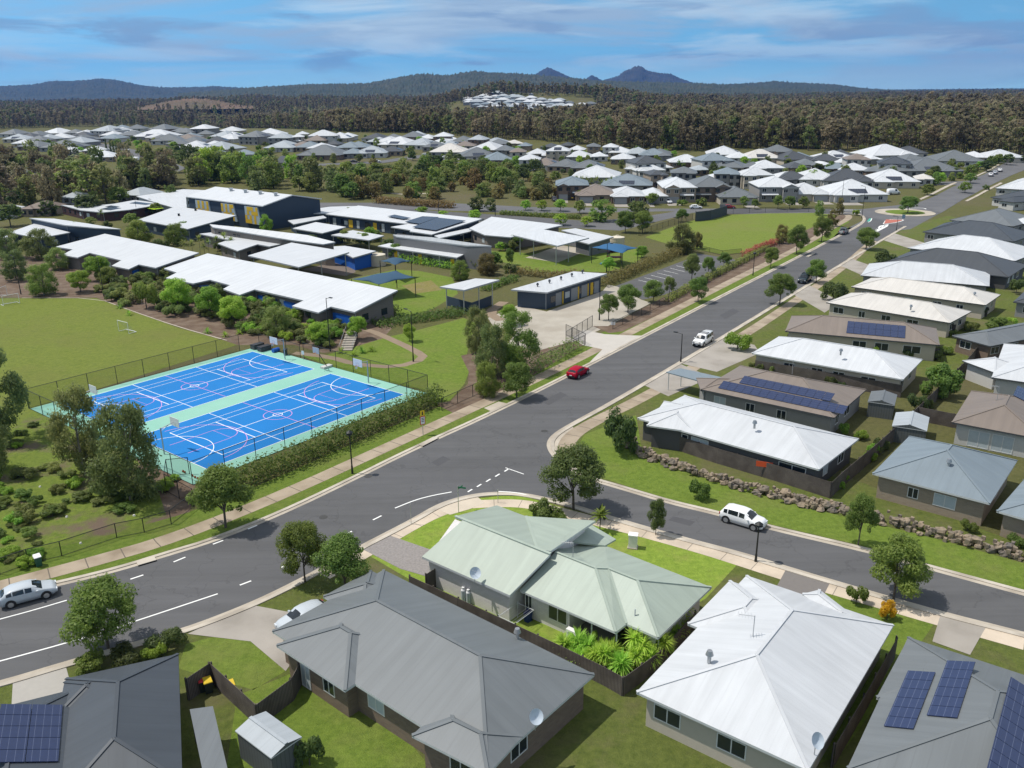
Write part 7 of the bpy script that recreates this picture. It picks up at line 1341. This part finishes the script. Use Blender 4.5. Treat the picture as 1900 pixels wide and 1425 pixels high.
# gums on the scrub bank by the courts
for lb, b_, w, h in (('large drooping gum tree covering the corner of the blue courts', (243, 928), 150, 192), ('second gum tree standing behind the large one at the courts', (160, 880), 112, 165), ('gum tree at the frame edge beside the playing field', (8, 815), 118, 172), ('leaning gum at the frame edge above the scrub bank', (-25, 880), 110, 140)):
    T('gum_tree', lb, 'gum', 'gum', b_, w, h, 'gum trees on the scrub bank')
g = random.Random(21)
n_ = 0
for k in range(110):
    x, y = g.uniform(-20, 330), g.uniform(790, 1050)
    if x > 120 and y > 960 - (x - 120) * .1: continue
    if 210 < x < 345 and y < 890: continue
    w = g.choice((18, 24, 30, 40, 52, 62)); T('scrub_bush', 'wild scrub bush among others on the weedy bank below the gum trees', 'bush', g.choice(('scrub', 'street', 'lime', 'street', 'scrub')), (x, y), w, w * g.uniform(.3, .55), 'scrub bushes on the weedy bank', 'bush')
# around the service yard and school lawns
for lb, b_, w, h, st, lf in (('tall green tree at the service yard edge above the low hedge', (962, 690), 92, 118, 'gum', 'street'), ('olive gum tree behind the garden bed by the school lawn', (912, 700), 74, 108, 'gum', 'gum'), ('dark gum tree between shelter and school lawn', (888, 655), 56, 92, 'gum', 'gum'), ('round green tree low in the garden bed by the mesh fence', (905, 735), 60, 70, 'gum', 'street'), ('small yellow-green tree beside the service yard slab', (945, 603), 42, 40, 'round', 'lime'), ('yellow-green sapling on the school lawn by the tall lamp', (760, 634), 26, 36, 'round', 'lime'), ('yellow-green tree at the top of the timber steps', (664, 630), 40, 46, 'round', 'lime'), ('yellow-green tree at the corner of the blue courts', (592, 640), 46, 46, 'round', 'lime'), ('slender tree at the gate end of the staff car park', (1129, 594), 38, 52, 'round', 'street'), ('full green tree by the service yard and staff car park', (1165, 580), 46, 56, 'round', 'street'), ('round tree at the staff car park entrance', (1212, 562), 42, 46, 'round', 'street'), ('thin sapling in the staff car park garden', (1242, 546), 22, 36, 'round', 'scrub'), ('tall loose tree halfway along the staff car park', (1283, 523), 34, 56, 'round', 'scrub'), ('narrow tree toward the oval end of the staff car park', (1314, 512), 24, 38, 'round', 'street'), ('small tree at the oval end of the staff car park', (1343, 496), 26, 30, 'round', 'street'), ('big rounded tree between playground and oval', (1262, 470), 62, 58, 'gum', 'gum'), ('rust-brown shrub tree beside the big rounded tree', (1292, 462), 30, 42, 'bush', 'rust'), ('small tree at the corner of the oval by the access road', (1265, 412), 24, 26, 'round', 'street')):
    T('school_tree', lb, st, lf, b_, w, h, 'trees in the school grounds')
lab = {'lime': 'bright yellow-green', 'street': 'mid green', 'dark': 'dark green', 'gum': 'olive', 'scrub': 'grey-green', 'rust': 'brownish'}
for k, (x, y, w, h, st, lf) in enumerate(((82, 548, 66, 64, 'gum', 'street'), (150, 542, 44, 44, 'round', 'lime'), (182, 520, 50, 48, 'round', 'lime'), (205, 535, 36, 44, 'round', 'street'), (272, 572, 58, 72, 'bush', 'street'), (333, 578, 58, 66, 'round', 'lime'), (392, 590, 56, 62, 'round', 'lime'), (436, 605, 54, 60, 'round', 'lime'), (400, 560, 46, 52, 'bush', 'scrub'), (515, 622, 66, 60, 'gum', 'scrub'), (30, 520, 60, 60, 'gum', 'gum'), (78, 480, 70, 60, 'gum', 'gum'), (20, 480, 60, 60, 'gum', 'gum'), (110, 500, 50, 44, 'gum', 'scrub'), (262, 452, 54, 46, 'gum', 'street'), (328, 455, 46, 44, 'gum', 'street'), (300, 465, 40, 32, 'bush', 'dark'), (245, 420, 30, 26, 'round', 'street'), (290, 400, 24, 26, 'round', 'street'), (20, 420, 50, 44, 'round', 'dark'), (30, 385, 34, 34, 'round', 'dark'), (165, 400, 52, 42, 'round', 'dark'), (222, 378, 40, 34, 'round', 'street'), (318, 378, 32, 38, 'gum', 'scrub'), (90, 400, 44, 30, 'gum', 'dark'), (524, 418, 34, 38, 'gum', 'gum'), (562, 410, 26, 22, 'round', 'street'), (494, 430, 30, 34, 'gum', 'lime'), (660, 412, 24, 24, 'round', 'lime'), (696, 425, 12, 24, 'round', 'lime'), (640, 455, 24, 30, 'round', 'street'), (678, 460, 24, 30, 'round', 'street'), (735, 480, 30, 30, 'round', 'street'), (945, 455, 28, 26, 'round', 'street'), (955, 462, 30, 28, 'round', 'street'), (868, 490, 34, 32, 'round', 'lime'), (905, 510, 50, 44, 'gum', 'rust'), (855, 520, 44, 40, 'gum', 'street'), (946, 492, 18, 34, 'round', 'street'), (1190, 478, 26, 24, 'round', 'lime'), (1130, 505, 26, 30, 'round', 'lime'), (1160, 432, 36, 44, 'round', 'street'), (1192, 432, 34, 44, 'round', 'street'), (1115, 410, 62, 42, 'gum', 'street'), (1180, 412, 56, 42, 'gum', 'dark'), (1040, 418, 30, 24, 'round', 'lime'), (1088, 420, 28, 20, 'round', 'lime'), (783, 398, 26, 16, 'round', 'lime'), (822, 402, 20, 12, 'round', 'lime'), (880, 408, 26, 20, 'round', 'lime'), (975, 390, 20, 20, 'round', 'lime'), (1005, 391, 24, 22, 'round', 'lime'), (1040, 392, 26, 24, 'round', 'lime'), (885, 392, 34, 30, 'gum', 'dark'), (910, 392, 26, 26, 'gum', 'dark'), (1075, 396, 24, 26, 'round', 'street'), (1400, 388, 16, 20, 'round', 'street'), (1380, 386, 18, 24, 'round', 'street'), (1443, 388, 20, 28, 'round', 'street'), (1465, 388, 24, 26, 'round', 'street'), (1490, 387, 22, 24, 'round', 'street'), (1348, 378, 20, 22, 'round', 'street'), (1300, 382, 30, 20, 'bush', 'street'), (1265, 382, 26, 18, 'bush', 'street'), (1210, 380, 26, 24, 'round', 'street'), (1150, 376, 26, 18, 'bush', 'street'), (1078, 372, 22, 20, 'round', 'street'), (1450, 452, 30, 38, 'gum', 'rust'), (1545, 420, 26, 34, 'gum', 'rust'), (1520, 400, 22, 30, 'gum', 'scrub'), (1558, 398, 18, 34, 'gum', 'rust'), (1588, 400, 20, 16, 'bush', 'lime'), (1720, 362, 26, 22, 'round', 'street'), (1790, 358, 24, 22, 'round', 'street'), (1800, 340, 22, 20, 'round', 'street'), (1830, 318, 28, 22, 'round', 'dark'), (1798, 332, 24, 28, 'round', 'street'), (1840, 308, 22, 20, 'round', 'street'), (1868, 306, 22, 22, 'round', 'dark'), (1830, 352, 18, 14, 'bush', 'dark'))):
    nm = 'bush' if st == 'bush' else 'school_tree' if x < 1300 and y > 395 else 'garden_tree'
    where = 'on the bank above the playing field' if x < 560 and y > 500 else 'at the roadside by the school gums' if x < 340 and y > 370 else 'in the school courtyards' if x < 760 and y > 400 else 'on the school lawns' if y > 445 and x < 1250 else 'by the school car park' if x < 1250 and y > 380 else 'along the oval edge' if y > 395 else 'in the front gardens of the cross street' if x < 1600 else 'beside the far road'
    lw = h > 0 and y < 430
    lb = f'{lab[lf]} {"bush" if st == "bush" else "tree"} {where}'; LABELS.setdefault(lb, []).append((T(nm, lb, st, lf, (x, y), w, h, None, 'bush' if st == 'bush' else 'tree', low=lw), x))
for lb, L_ in LABELS.items():
    L_.sort(key=lambda t: -t[1])
    if len(L_) > 1:
        for k, (o, x) in enumerate(L_): o['label'] = f'{ordn(k)} {lb} from the roundabout'; o['group'] = lb
g = random.Random(8)
for k in range(165):
    t = g.random(); x = 180 + 420 * t + g.uniform(-10, 50); y = 556 + 85 * t + g.uniform(-48, 10) - (8 if t < .5 else 0)
    w = g.uniform(22, 52); T('bush', 'low garden bush on the mulched bank above the playing field', 'bush', g.choice(('scrub', 'scrub', 'street', 'gum', 'lime')), (x, y), w, w * g.uniform(.5, .8), 'low bushes on the mulched bank', 'bush')
for k, (x, y) in enumerate(((633, 655), (655, 660), (672, 655), (690, 652), (222, 572), (240, 585), (385, 618), (418, 625), (445, 620))): blades('strappy_plant', 'strappy green tufted plant on the mulched bank by the courts', gp(x, y, 0), 1.1, 0.3, 46, k, 'lime', ((0, 0, .2),), 'plant', 'strappy tufted plants on the bank', .05)
for k, (x, y, h, r_) in enumerate(((343, 478, 3.5, 1.8), (358, 476, 3.2, 1.8), (372, 474, 4.2, 1.7), (388, 472, 3.0, 1.7), (404, 470, 3.6, 1.6), (418, 470, 4.4, 1.6), (430, 470, 3.2, 1.6), (380, 478, 2.6, 1.6), (190, 418, 4, 1.8), (142, 445, 4, 1.8))): palm('palm', f'{ordn(k)} palm of the courtyard clump counting from the classroom bank', (x, y), h, r_, group='palms in the school courtyard', leaf='scrub')
g = random.Random(31)
for pl, n in (([(1400, 688), (1670, 735)], 7), ([(1460, 638), (1740, 666)], 6), ([(1540, 581), (1770, 620)], 6), ([(1590, 550), (1830, 586)], 6), ([(1560, 900), (1622, 850), (1700, 778), (1790, 688)], 9), ([(1640, 505), (1870, 530)], 5), ([(1820, 660), (1880, 600), (1900, 560)], 5), ([(1720, 690), (1770, 640), (1820, 600)], 5)):
    for k in range(n):
        t = g.random() * (len(pl) - 1); i = int(t); a, c = Vector(pl[i]), Vector(pl[i + 1]); q = a.lerp(c, t - i); w = g.uniform(22, 40); T('shrub', 'garden shrub growing along the fences between the row of houses', 'bush', g.choice(('street', 'dark', 'lime', 'scrub')), (q.x + g.uniform(-8, 8), q.y + g.uniform(-3, 5)), w, w * g.uniform(.6, .95), 'garden shrubs along the fences of the house row', 'shrub')
for k in range(46):
    x, y = g.choice(((480, 432), (560, 455), (620, 412), (655, 452), (700, 450), (530, 470), (345, 440), (300, 452), (250, 440), (590, 440), (760, 440), (840, 482), (930, 470), (990, 465), (720, 470), (900, 495), (960, 515), (640, 402), (420, 470), (180, 425), (90, 452))); w = g.uniform(16, 34); x += g.uniform(-22, 22); y += g.uniform(-6, 6)
    T('school_shrub', 'leafy shrub or small tree planted between the white-roofed school blocks', g.choice(('round', 'bush', 'round')), g.choice(('street', 'lime', 'scrub', 'dark')), (x, y), w, w * g.uniform(.7, 1.1), 'planting between the school blocks', 'shrub', low=True)
# yuccas round the sage-green house
g = random.Random(3)
for k, (x, y) in enumerate(((1050, 1218), (1066, 1232), (1082, 1222), (1096, 1240), (1110, 1226), (1122, 1244), (1135, 1232), (1072, 1212), (1148, 1250), (1172, 1226), (1180, 1240), (1192, 1222), (1204, 1206), (1212, 1222), (1220, 1196), (1232, 1206), (1236, 1186), (1248, 1192), (1256, 1178), (1226, 1218), (1262, 1168), (1198, 1236))):
    blades('yucca', f'{ordn(k)} bright spiky yucca in the garden bed round the sage-green house', gp(x, y, 0), g.uniform(1.0, 1.3), .6, 120, k + 50, 'yucca', ((0, 0, g.uniform(.5, 1.1)), (g.uniform(-.6, .6), g.uniform(-.5, .5), g.uniform(.5, 1.4 if x < 1160 else 2.0))), 'plant', 'yuccas round the sage-green house', .042)
T('sapling', 'small pale sapling in front of the patio posts', 'round', 'lime', (1103, 1207), 16, 38, None, 'tree'); T('shrub', 'dark leafy shrub at the patio corner by the rear wall', 'bush', 'dark', (1152, 1200), 34, 40, None, 'shrub')
T('shrub', 'dense garden bush behind the ridge of the sage-green house', 'bush', 'scrub', (1010, 972), 78, 58, None, 'shrub', seed=1); T('shrub', 'mottled shrub under the dark corner tree behind the sage house', 'bush', 'street', (1040, 978), 60, 46, None, 'shrub', seed=2); T('shrub', 'small upright shrub beside the dark corner tree', 'bush', 'dark', (1118, 962), 26, 34, None, 'shrub')
palm('palm', 'dark spiky palm behind the porch roof of the sage-green house', (1112, 985), 1.6, 1.2, leaf='street')
for k, (x, y) in enumerate(((199, 284), (206.5, 285), (212, 286), (217.5, 287))): T('cypress', f'{ordn(k)} pencil cypress in the row of four by the estate road', 'column', 'dark', (x, y), 5.5, 30 - 2.5 * k, 'pencil cypresses', 'tree', low=True)
# wetland park, gum woodland and garden trees of the estate
g = random.Random(12); woods = []
def scatter(n, poly, styles, wr, hr, label, group, nm, cat='tree'):
    k = 0; xs = [p[0] for p in poly]; ys = [p[1] for p in poly]
    while k < n:
        x, y = g.uniform(min(xs), max(xs)), g.uniform(min(ys), max(ys)); ins = False
        for i in range(len(poly)):
            (x0, y0), (x1, y1) = poly[i - 1], poly[i]
            if (y0 > y) != (y1 > y) and x < (x1 - x0) * (y - y0) / (y1 - y0) + x0: ins = not ins
        if not ins: continue
        P = gp(x, y); st, lf = g.choice(styles); w = g.uniform(*wr); h = w * g.uniform(*hr); tree(nm, label, st, lf, (P.x, P.y, P.z), w, h, group, cat, low=True, base_px=False); k += 1
scatter(95, [(556, 326), (640, 330), (760, 316), (900, 318), (1035, 335), (1025, 372), (860, 372), (720, 374), (600, 368), (540, 350)], [('gum', 'street'), ('gum', 'gum'), ('gum', 'scrub'), ('round', 'street'), ('bush', 'rust'), ('gum', 'rust')], (5, 9), (.75, 1.15), 'bushy wetland tree among the reeds and pond of the park', 'trees of the wetland park', 'wetland_tree')
scatter(55, [(560, 318), (700, 322), (880, 312), (1000, 322), (1010, 336), (560, 340)], [('gum', 'gum'), ('round', 'street'), ('bush', 'scrub'), ('round', 'dark')], (4, 8), (.7, 1.1), 'dark tree along the upper edge of the wetland park', 'trees of the upper park edge', 'wetland_tree')
scatter(34, [(340, 306), (480, 318), (560, 330), (590, 365), (470, 360), (385, 352), (335, 340)], [('gum', 'street'), ('gum', 'dark'), ('gum', 'gum'), ('gum', 'lime')], (8, 13), (1.0, 1.25), 'big spreading gum in the woodland behind the sports hall', 'gums behind the sports hall', 'woodland_tree')
scatter(85, [(-30, 300), (90, 302), (200, 318), (340, 318), (330, 345), (250, 372), (180, 380), (100, 392), (-30, 400)], [('gum', 'forest'), ('gum', 'gum'), ('gum', 'forest'), ('tall', 'gum'), ('tall', 'forest'), ('bush', 'scrub')], (6, 11), (1.1, 1.8), 'tall thin gum in the woodland below the estate road', 'gums below the estate road', 'woodland_tree')
for k, (x, y, w, h, lf) in enumerate(((168, 376, 62, 95, 'scrub'), (198, 378, 46, 82, 'gum'), (130, 372, 50, 80, 'scrub'), (250, 350, 44, 60, 'gum'), (85, 350, 50, 60, 'gum'), (310, 342, 60, 56, 'gum'))): T('woodland_tree', f'{ordn(k)} tallest bare-trunked gum standing out of the roadside woodland', 'tall', lf, (x, y), w, h, None, 'tree', low=True)
def garden(n, poly, label, group): scatter(n, poly, [('round', 'street'), ('round', 'dark'), ('gum', 'street'), ('bush', 'street'), ('round', 'lime'), ('gum', 'scrub')], (2.6, 5.5), (.8, 1.25), label, group, 'garden_tree')
garden(110, [(330, 250), (700, 256), (1000, 275), (1040, 300), (900, 318), (700, 300), (560, 312), (340, 300)], 'small garden tree between the houses above the wetland park', 'garden trees above the wetland park')
garden(95, [(1040, 285), (1250, 290), (1480, 300), (1640, 305), (1700, 330), (1500, 345), (1250, 335), (1040, 330)], 'small garden tree between the houses behind the oval', 'garden trees behind the oval')
garden(60, [(40, 268), (330, 262), (345, 300), (240, 302), (130, 290)], 'small garden tree between the houses beyond the woodland', 'garden trees beyond the woodland')
garden(26, [(1735, 302), (1900, 297), (1910, 308), (1850, 305), (1790, 332), (1720, 352), (1716, 330)], 'small garden tree between the houses beside the far road', 'garden trees beside the far road')
for k in range(10): x = 1070 + k * 9; palm('banana_palm', f'{ordn(k)} banana palm in the clump behind the blue-grey two-storey house', (x, 349 + (k % 3)), g.uniform(2.5, 4), 2.2, 'banana palm', 'banana palms', leaf='street')
for k, (x, y) in enumerate(((75, 0),)): pass
# litter-pale stones on the scrub bank, basketballs
for k in range(14):
    x, y = g.uniform(30, 330), g.uniform(880, 1040); P = gp(x, y, 0)
    if x > 150 and y > 990: continue
    simple('stone', 'small pale stone lying on the weedy bank', 'stone', P, [('body', mat('stone_pale', (.6, .58, .54), .9), lambda b: b.prism([(.16 * math.cos(i), .13 * math.sin(i), 0) for i in (0, 1.1, 2.2, 3.2, 4.3, 5.3)], [(.1 * math.cos(i), .08 * math.sin(i), .14) for i in (0, 1.1, 2.2, 3.2, 4.3, 5.3)]))], 'pale stones on the weedy bank')
for k, (x, y) in enumerate(((340, 876), (343, 878), (357, 884), (362, 887), (367, 889))):
    b = MB(); V = [(math.cos(t) * math.cos(f) * .13, math.cos(t) * math.sin(f) * .13, .13 + math.sin(t) * .13) for t in (-1.4, -.8, 0, .8, 1.4) for f in [6.2832 * j / 10 for j in range(10)]]
    b.add(V, [[a * 10 + j, a * 10 + (j + 1) % 10, (a + 1) * 10 + (j + 1) % 10, (a + 1) * 10 + j] for a in range(4) for j in range(10)]); P = gp(x, y, .03); o = b.build('basketball', mat('ball_orange', (.30, .09, .03), .8, .1), None, smooth=True, loc=Vector((0, 0, 0))); o.location = P; tag(o, f'{ordn(k)} brown basketball lying along the court fence by the near corner', 'ball', 'basketballs by the court fence')
# ---------------------------------------------------------------- forest
EDGE = [(-400, 236), (0, 240), (150, 236), (340, 235), (620, 245), (700, 247), (800, 249), (900, 258), (1000, 264), (1100, 272), (1200, 284), (1300, 283), (1400, 276), (1480, 282), (1600, 282), (1750, 289), (1900, 297), (2300, 310)]
EP = [gp(a, b) for a, b in EDGE]; ER = np.array([p.x / p.y for p in EP]); EY = np.array([p.y for p in EP])
def edge_y(r): return np.interp(r, ER, EY)
gn = np.random.default_rng(5); k = 0
rs = np.linspace(ER[1] - .02, ER[-2] + .02, 210)
for i, r_ in enumerate(rs):
    r_ += gn.uniform(-.002, .002); y = float(edge_y(r_)) + abs(gn.normal()) * 16 + 4; x = r_ * y
    zn = ('behind the western houses' if r_ < -.2 else 'behind the middle of the estate' if r_ < .1 else 'behind the houses near the roundabout')
    tree('forest_tree', f'tall thin-trunked eucalypt in the front rank of the forest {zn}', 'tall', 'forest' if gn.random() < .75 else 'gum', (x, y, float(hgt(x, y))), gn.uniform(6, 9.5), gn.uniform(14, 20.5), f'front rank of the forest {zn}', low=True, base_px=False)
def forest_stuff():
    pts_ = []
    def fill(y0, y1, sp, sc, jit=.5):
        y = y0
        while y < y1:
            xs = np.arange(-.80 * y, .80 * y, sp)
            X = xs + gn.uniform(-jit, jit, len(xs)) * sp; Y = y + gn.uniform(-jit, jit, len(xs)) * sp
            for x_, y_ in zip(X, Y):
                if y_ < edge_y(x_ / y_) + 14: continue
                if -105 < x_ < 150 and 1475 < y_ < 1630: continue
                if ((x_ + 760) / 120) ** 2 + ((y_ - 2150) / 170) ** 2 < 1: continue
                pts_.append((x_, y_, float(hgt(x_, y_)), sc * gn.uniform(.62, 1.12) * (1 + .22 * math.sin(x_ / 47 + y_ / 61) * math.sin(y_ / 83 - x_ / 110))))
            y += sp
    fill(430, 950, 6.0, .95); fill(950, 1750, 10, 1.1); fill(1750, 4300, 20, 1.08)
    A = np.array(pts_); me = bpy.data.meshes.new('forest'); me.vertices.add(len(A)); me.vertices.foreach_set('co', A[:, :3].astype(np.float32).ravel())
    for nm, tp, arr in (('sc', 'FLOAT', A[:, 3]), ('rot', 'FLOAT', gn.random(len(A)) * 6.28)): me.attributes.new(nm, tp, 'POINT').data.foreach_set('value', arr.astype(np.float32))
    me.attributes.new('idx', 'INT', 'POINT').data.foreach_set('value', gn.choice(5, len(A), p=(.25, .23, .22, .16, .14)).astype(np.int32)); me.update()
    o = bpy.data.objects.new('forest', me); COL.objects.link(o); kind(o, 'stuff'); o['label'] = 'continuous brown-green eucalypt forest rolling to the hills'
    lib = bpy.data.collections.new('forest_kinds')
    for j in range(5):
        lf = ('forest', 'forest', 'forest', 'gum', 'scrub')[j]; t = bpy.data.objects.new('forest_kind', lowtree('bush' if j == 4 else 'tall', lf, 10 + j, 420, .13 if j == 4 else .70, DARKBARK if j % 2 else MIDBARK, shell=.3)); t.scale = (2.6, 2.6, 2.6) if j == 4 else (1, 1, 1); lib.objects.link(t)
    ng = bpy.data.node_groups.new('forest_points', 'GeometryNodeTree'); ng.interface.new_socket('Geometry', in_out='INPUT', socket_type='NodeSocketGeometry'); ng.interface.new_socket('Geometry', in_out='OUTPUT', socket_type='NodeSocketGeometry')
    N = ng.nodes.new; L = ng.links.new; gi, go = N('NodeGroupInput'), N('NodeGroupOutput'); ip = N('GeometryNodeInstanceOnPoints'); ci = N('GeometryNodeCollectionInfo'); ci.inputs['Collection'].default_value = lib; ci.inputs['Separate Children'].default_value = True; ci.inputs['Reset Children'].default_value = False
    def attr(nm, tp): a = N('GeometryNodeInputNamedAttribute'); a.data_type = tp; a.inputs['Name'].default_value = nm; return [s for s in a.outputs if s.enabled][0]
    cx = N('ShaderNodeCombineXYZ'); L(attr('rot', 'FLOAT'), cx.inputs[2]); ip.inputs['Pick Instance'].default_value = True
    L(gi.outputs[0], ip.inputs['Points']); L(ci.outputs[0], ip.inputs['Instance']); L(attr('idx', 'INT'), ip.inputs['Instance Index']); L(cx.outputs[0], ip.inputs['Rotation']); L(attr('sc', 'FLOAT'), ip.inputs['Scale']); L(ip.outputs[0], go.inputs[0])
    md = o.modifiers.new('scatter', 'NODES'); md.node_group = ng; print('forest points', len(A))
forest_stuff()
# ---------------------------------------------------------------- hills and mountains
HILLG = mat('hill_forest', (.030, .046, .028), .95, .7, .05, color2=(.058, .064, .040), sc2=.012, bump=1.0, bscale=.05)
def hills(name, prof, d, depth, m=HILLG, seed=0, rough=.05, base=-2.0, pw=1.0):
    """range of hills: skyline points (photo px, py) at distance d, rounded over the given depth"""
    px = np.array([p[0] for p in prof], float); g = np.random.default_rng(seed); n = int((px[-1] - px[0]) / 1.6) + 2; X = np.linspace(px[0], px[-1], n); S = np.interp(X, px, [p[1] for p in prof])
    T_ = np.linspace(-1, 1, 70); gg = g.normal(size=(n, 70)) * min(5.0, d * .0009); V = []
    for i in range(n):
        r_ = ray(X[i], S[i]); az = r_.x / r_.y; el = r_.z / r_.y; H = max(1.0, CAMH + el * d - base)
        for t in T_:
            y = d + depth * t; x = az * y; f = (1 - abs(t) ** 1.7) ** pw; k = 1 + rough * (1 - f) * math.sin(X[i] * .07 + t * 5 + seed) 
            V.append((x, y, base + H * f * k + gg[i, int(round((t + 1) * 34.5))] * min(1, 3 * f)))
    m_ = len(T_); Fc = [(i * m_ + j, (i + 1) * m_ + j, (i + 1) * m_ + j + 1, i * m_ + j + 1) for i in range(n - 1) for j in range(m_ - 1)]
    me = mesh_np(name, np.array(V), np.array(Fc), [m]); o = bpy.data.objects.new(name, me); COL.objects.link(o); kind(o, 'structure'); return o
hills('hill', [(330, 175), (420, 168), (480, 163), (560, 158), (620, 157), (680, 156), (740, 145), (780, 138), (830, 141), (880, 133), (930, 137), (980, 139), (1040, 144), (1100, 150), (1160, 153), (1220, 154), (1300, 156), (1380, 160), (1470, 166), (1540, 172)], 4700, 1300, seed=1)
hills('hill', [(-160, 168), (-60, 166), (0, 161), (60, 158), (100, 151), (140, 151), (190, 146.5), (220, 150), (260, 159), (300, 163), (350, 163), (400, 161), (450, 164), (520, 168)], 8200, 1500, seed=2)
hills('hill', [(1240, 165), (1300, 158), (1340, 158), (1390, 156), (1440, 152), (1480, 155), (1550, 158), (1600, 165), (1660, 169), (1720, 172)], 6000, 1400, seed=3)
hills('hill', [(1600, 172), (1680, 168), (1740, 168), (1790, 167), (1860, 170), (1900, 167), (2000, 165), (2100, 170)], 9300, 900, seed=4)
hills('hill', [(1780, 176), (1820, 172), (1850, 168), (1900, 172), (2000, 175)], 5200, 800, seed=9)
hills('mountain', [(960, 160), (985, 145), (1000, 134), (1015, 125.5), (1030, 131), (1050, 140), (1068, 148), (1082, 152), (1090, 145), (1098, 140), (1106, 144), (1118, 150), (1136, 145), (1150, 140), (1158, 132), (1170, 129), (1178, 123.5), (1190, 124), (1200, 131), (1222, 136), (1245, 138), (1262, 146), (1285, 154), (1310, 162)], 9600, 900, mat('mountain_rock', (.032, .042, .036), .95, .5, .012, color2=(.06, .062, .052), sc2=.005, bump=1.0, bscale=.02), seed=6, rough=.10, pw=1.1)
o = hills('bare_hill', [(255, 203), (285, 196), (315, 189.5), (340, 186), (362, 184.5), (388, 186.5), (410, 190), (440, 197), (470, 203)], 2150, 170, mat('bare_hill_soil', (.155, .105, .072), .95, .35, .03, color2=(.10, .085, .05), sc2=.012), seed=7, rough=.02, base=6.0)
# ---------------------------------------------------------------- haze
def haze(dens):
    b = MB(); x, y0, y1 = 13500, -260, 12000; z0, z1 = -40, 420; b.prism([(-x, y0, z0), (x, y0, z0), (x, y1, z0), (-x, y1, z0)], [(-x, y0, z1), (x, y0, z1), (x, y1, z1), (-x, y1, z1)])
    m = bpy.data.materials.new('haze_air'); m.use_nodes = True; nt = m.node_tree; nt.nodes.clear(); o = nt.nodes.new('ShaderNodeOutputMaterial'); v = nt.nodes.new('ShaderNodeVolumePrincipled'); v.inputs['Density'].default_value = dens; v.inputs['Color'].default_value = (.06, .25, .78, 1); v.inputs['Anisotropy'].default_value = 0.2
    nt.links.new(v.outputs[0], o.inputs['Volume']); h = b.build('haze', m, None, uv=False); kind(h, 'stuff'); h['label'] = 'thin blue haze over the distance'
haze(5.2e-5)
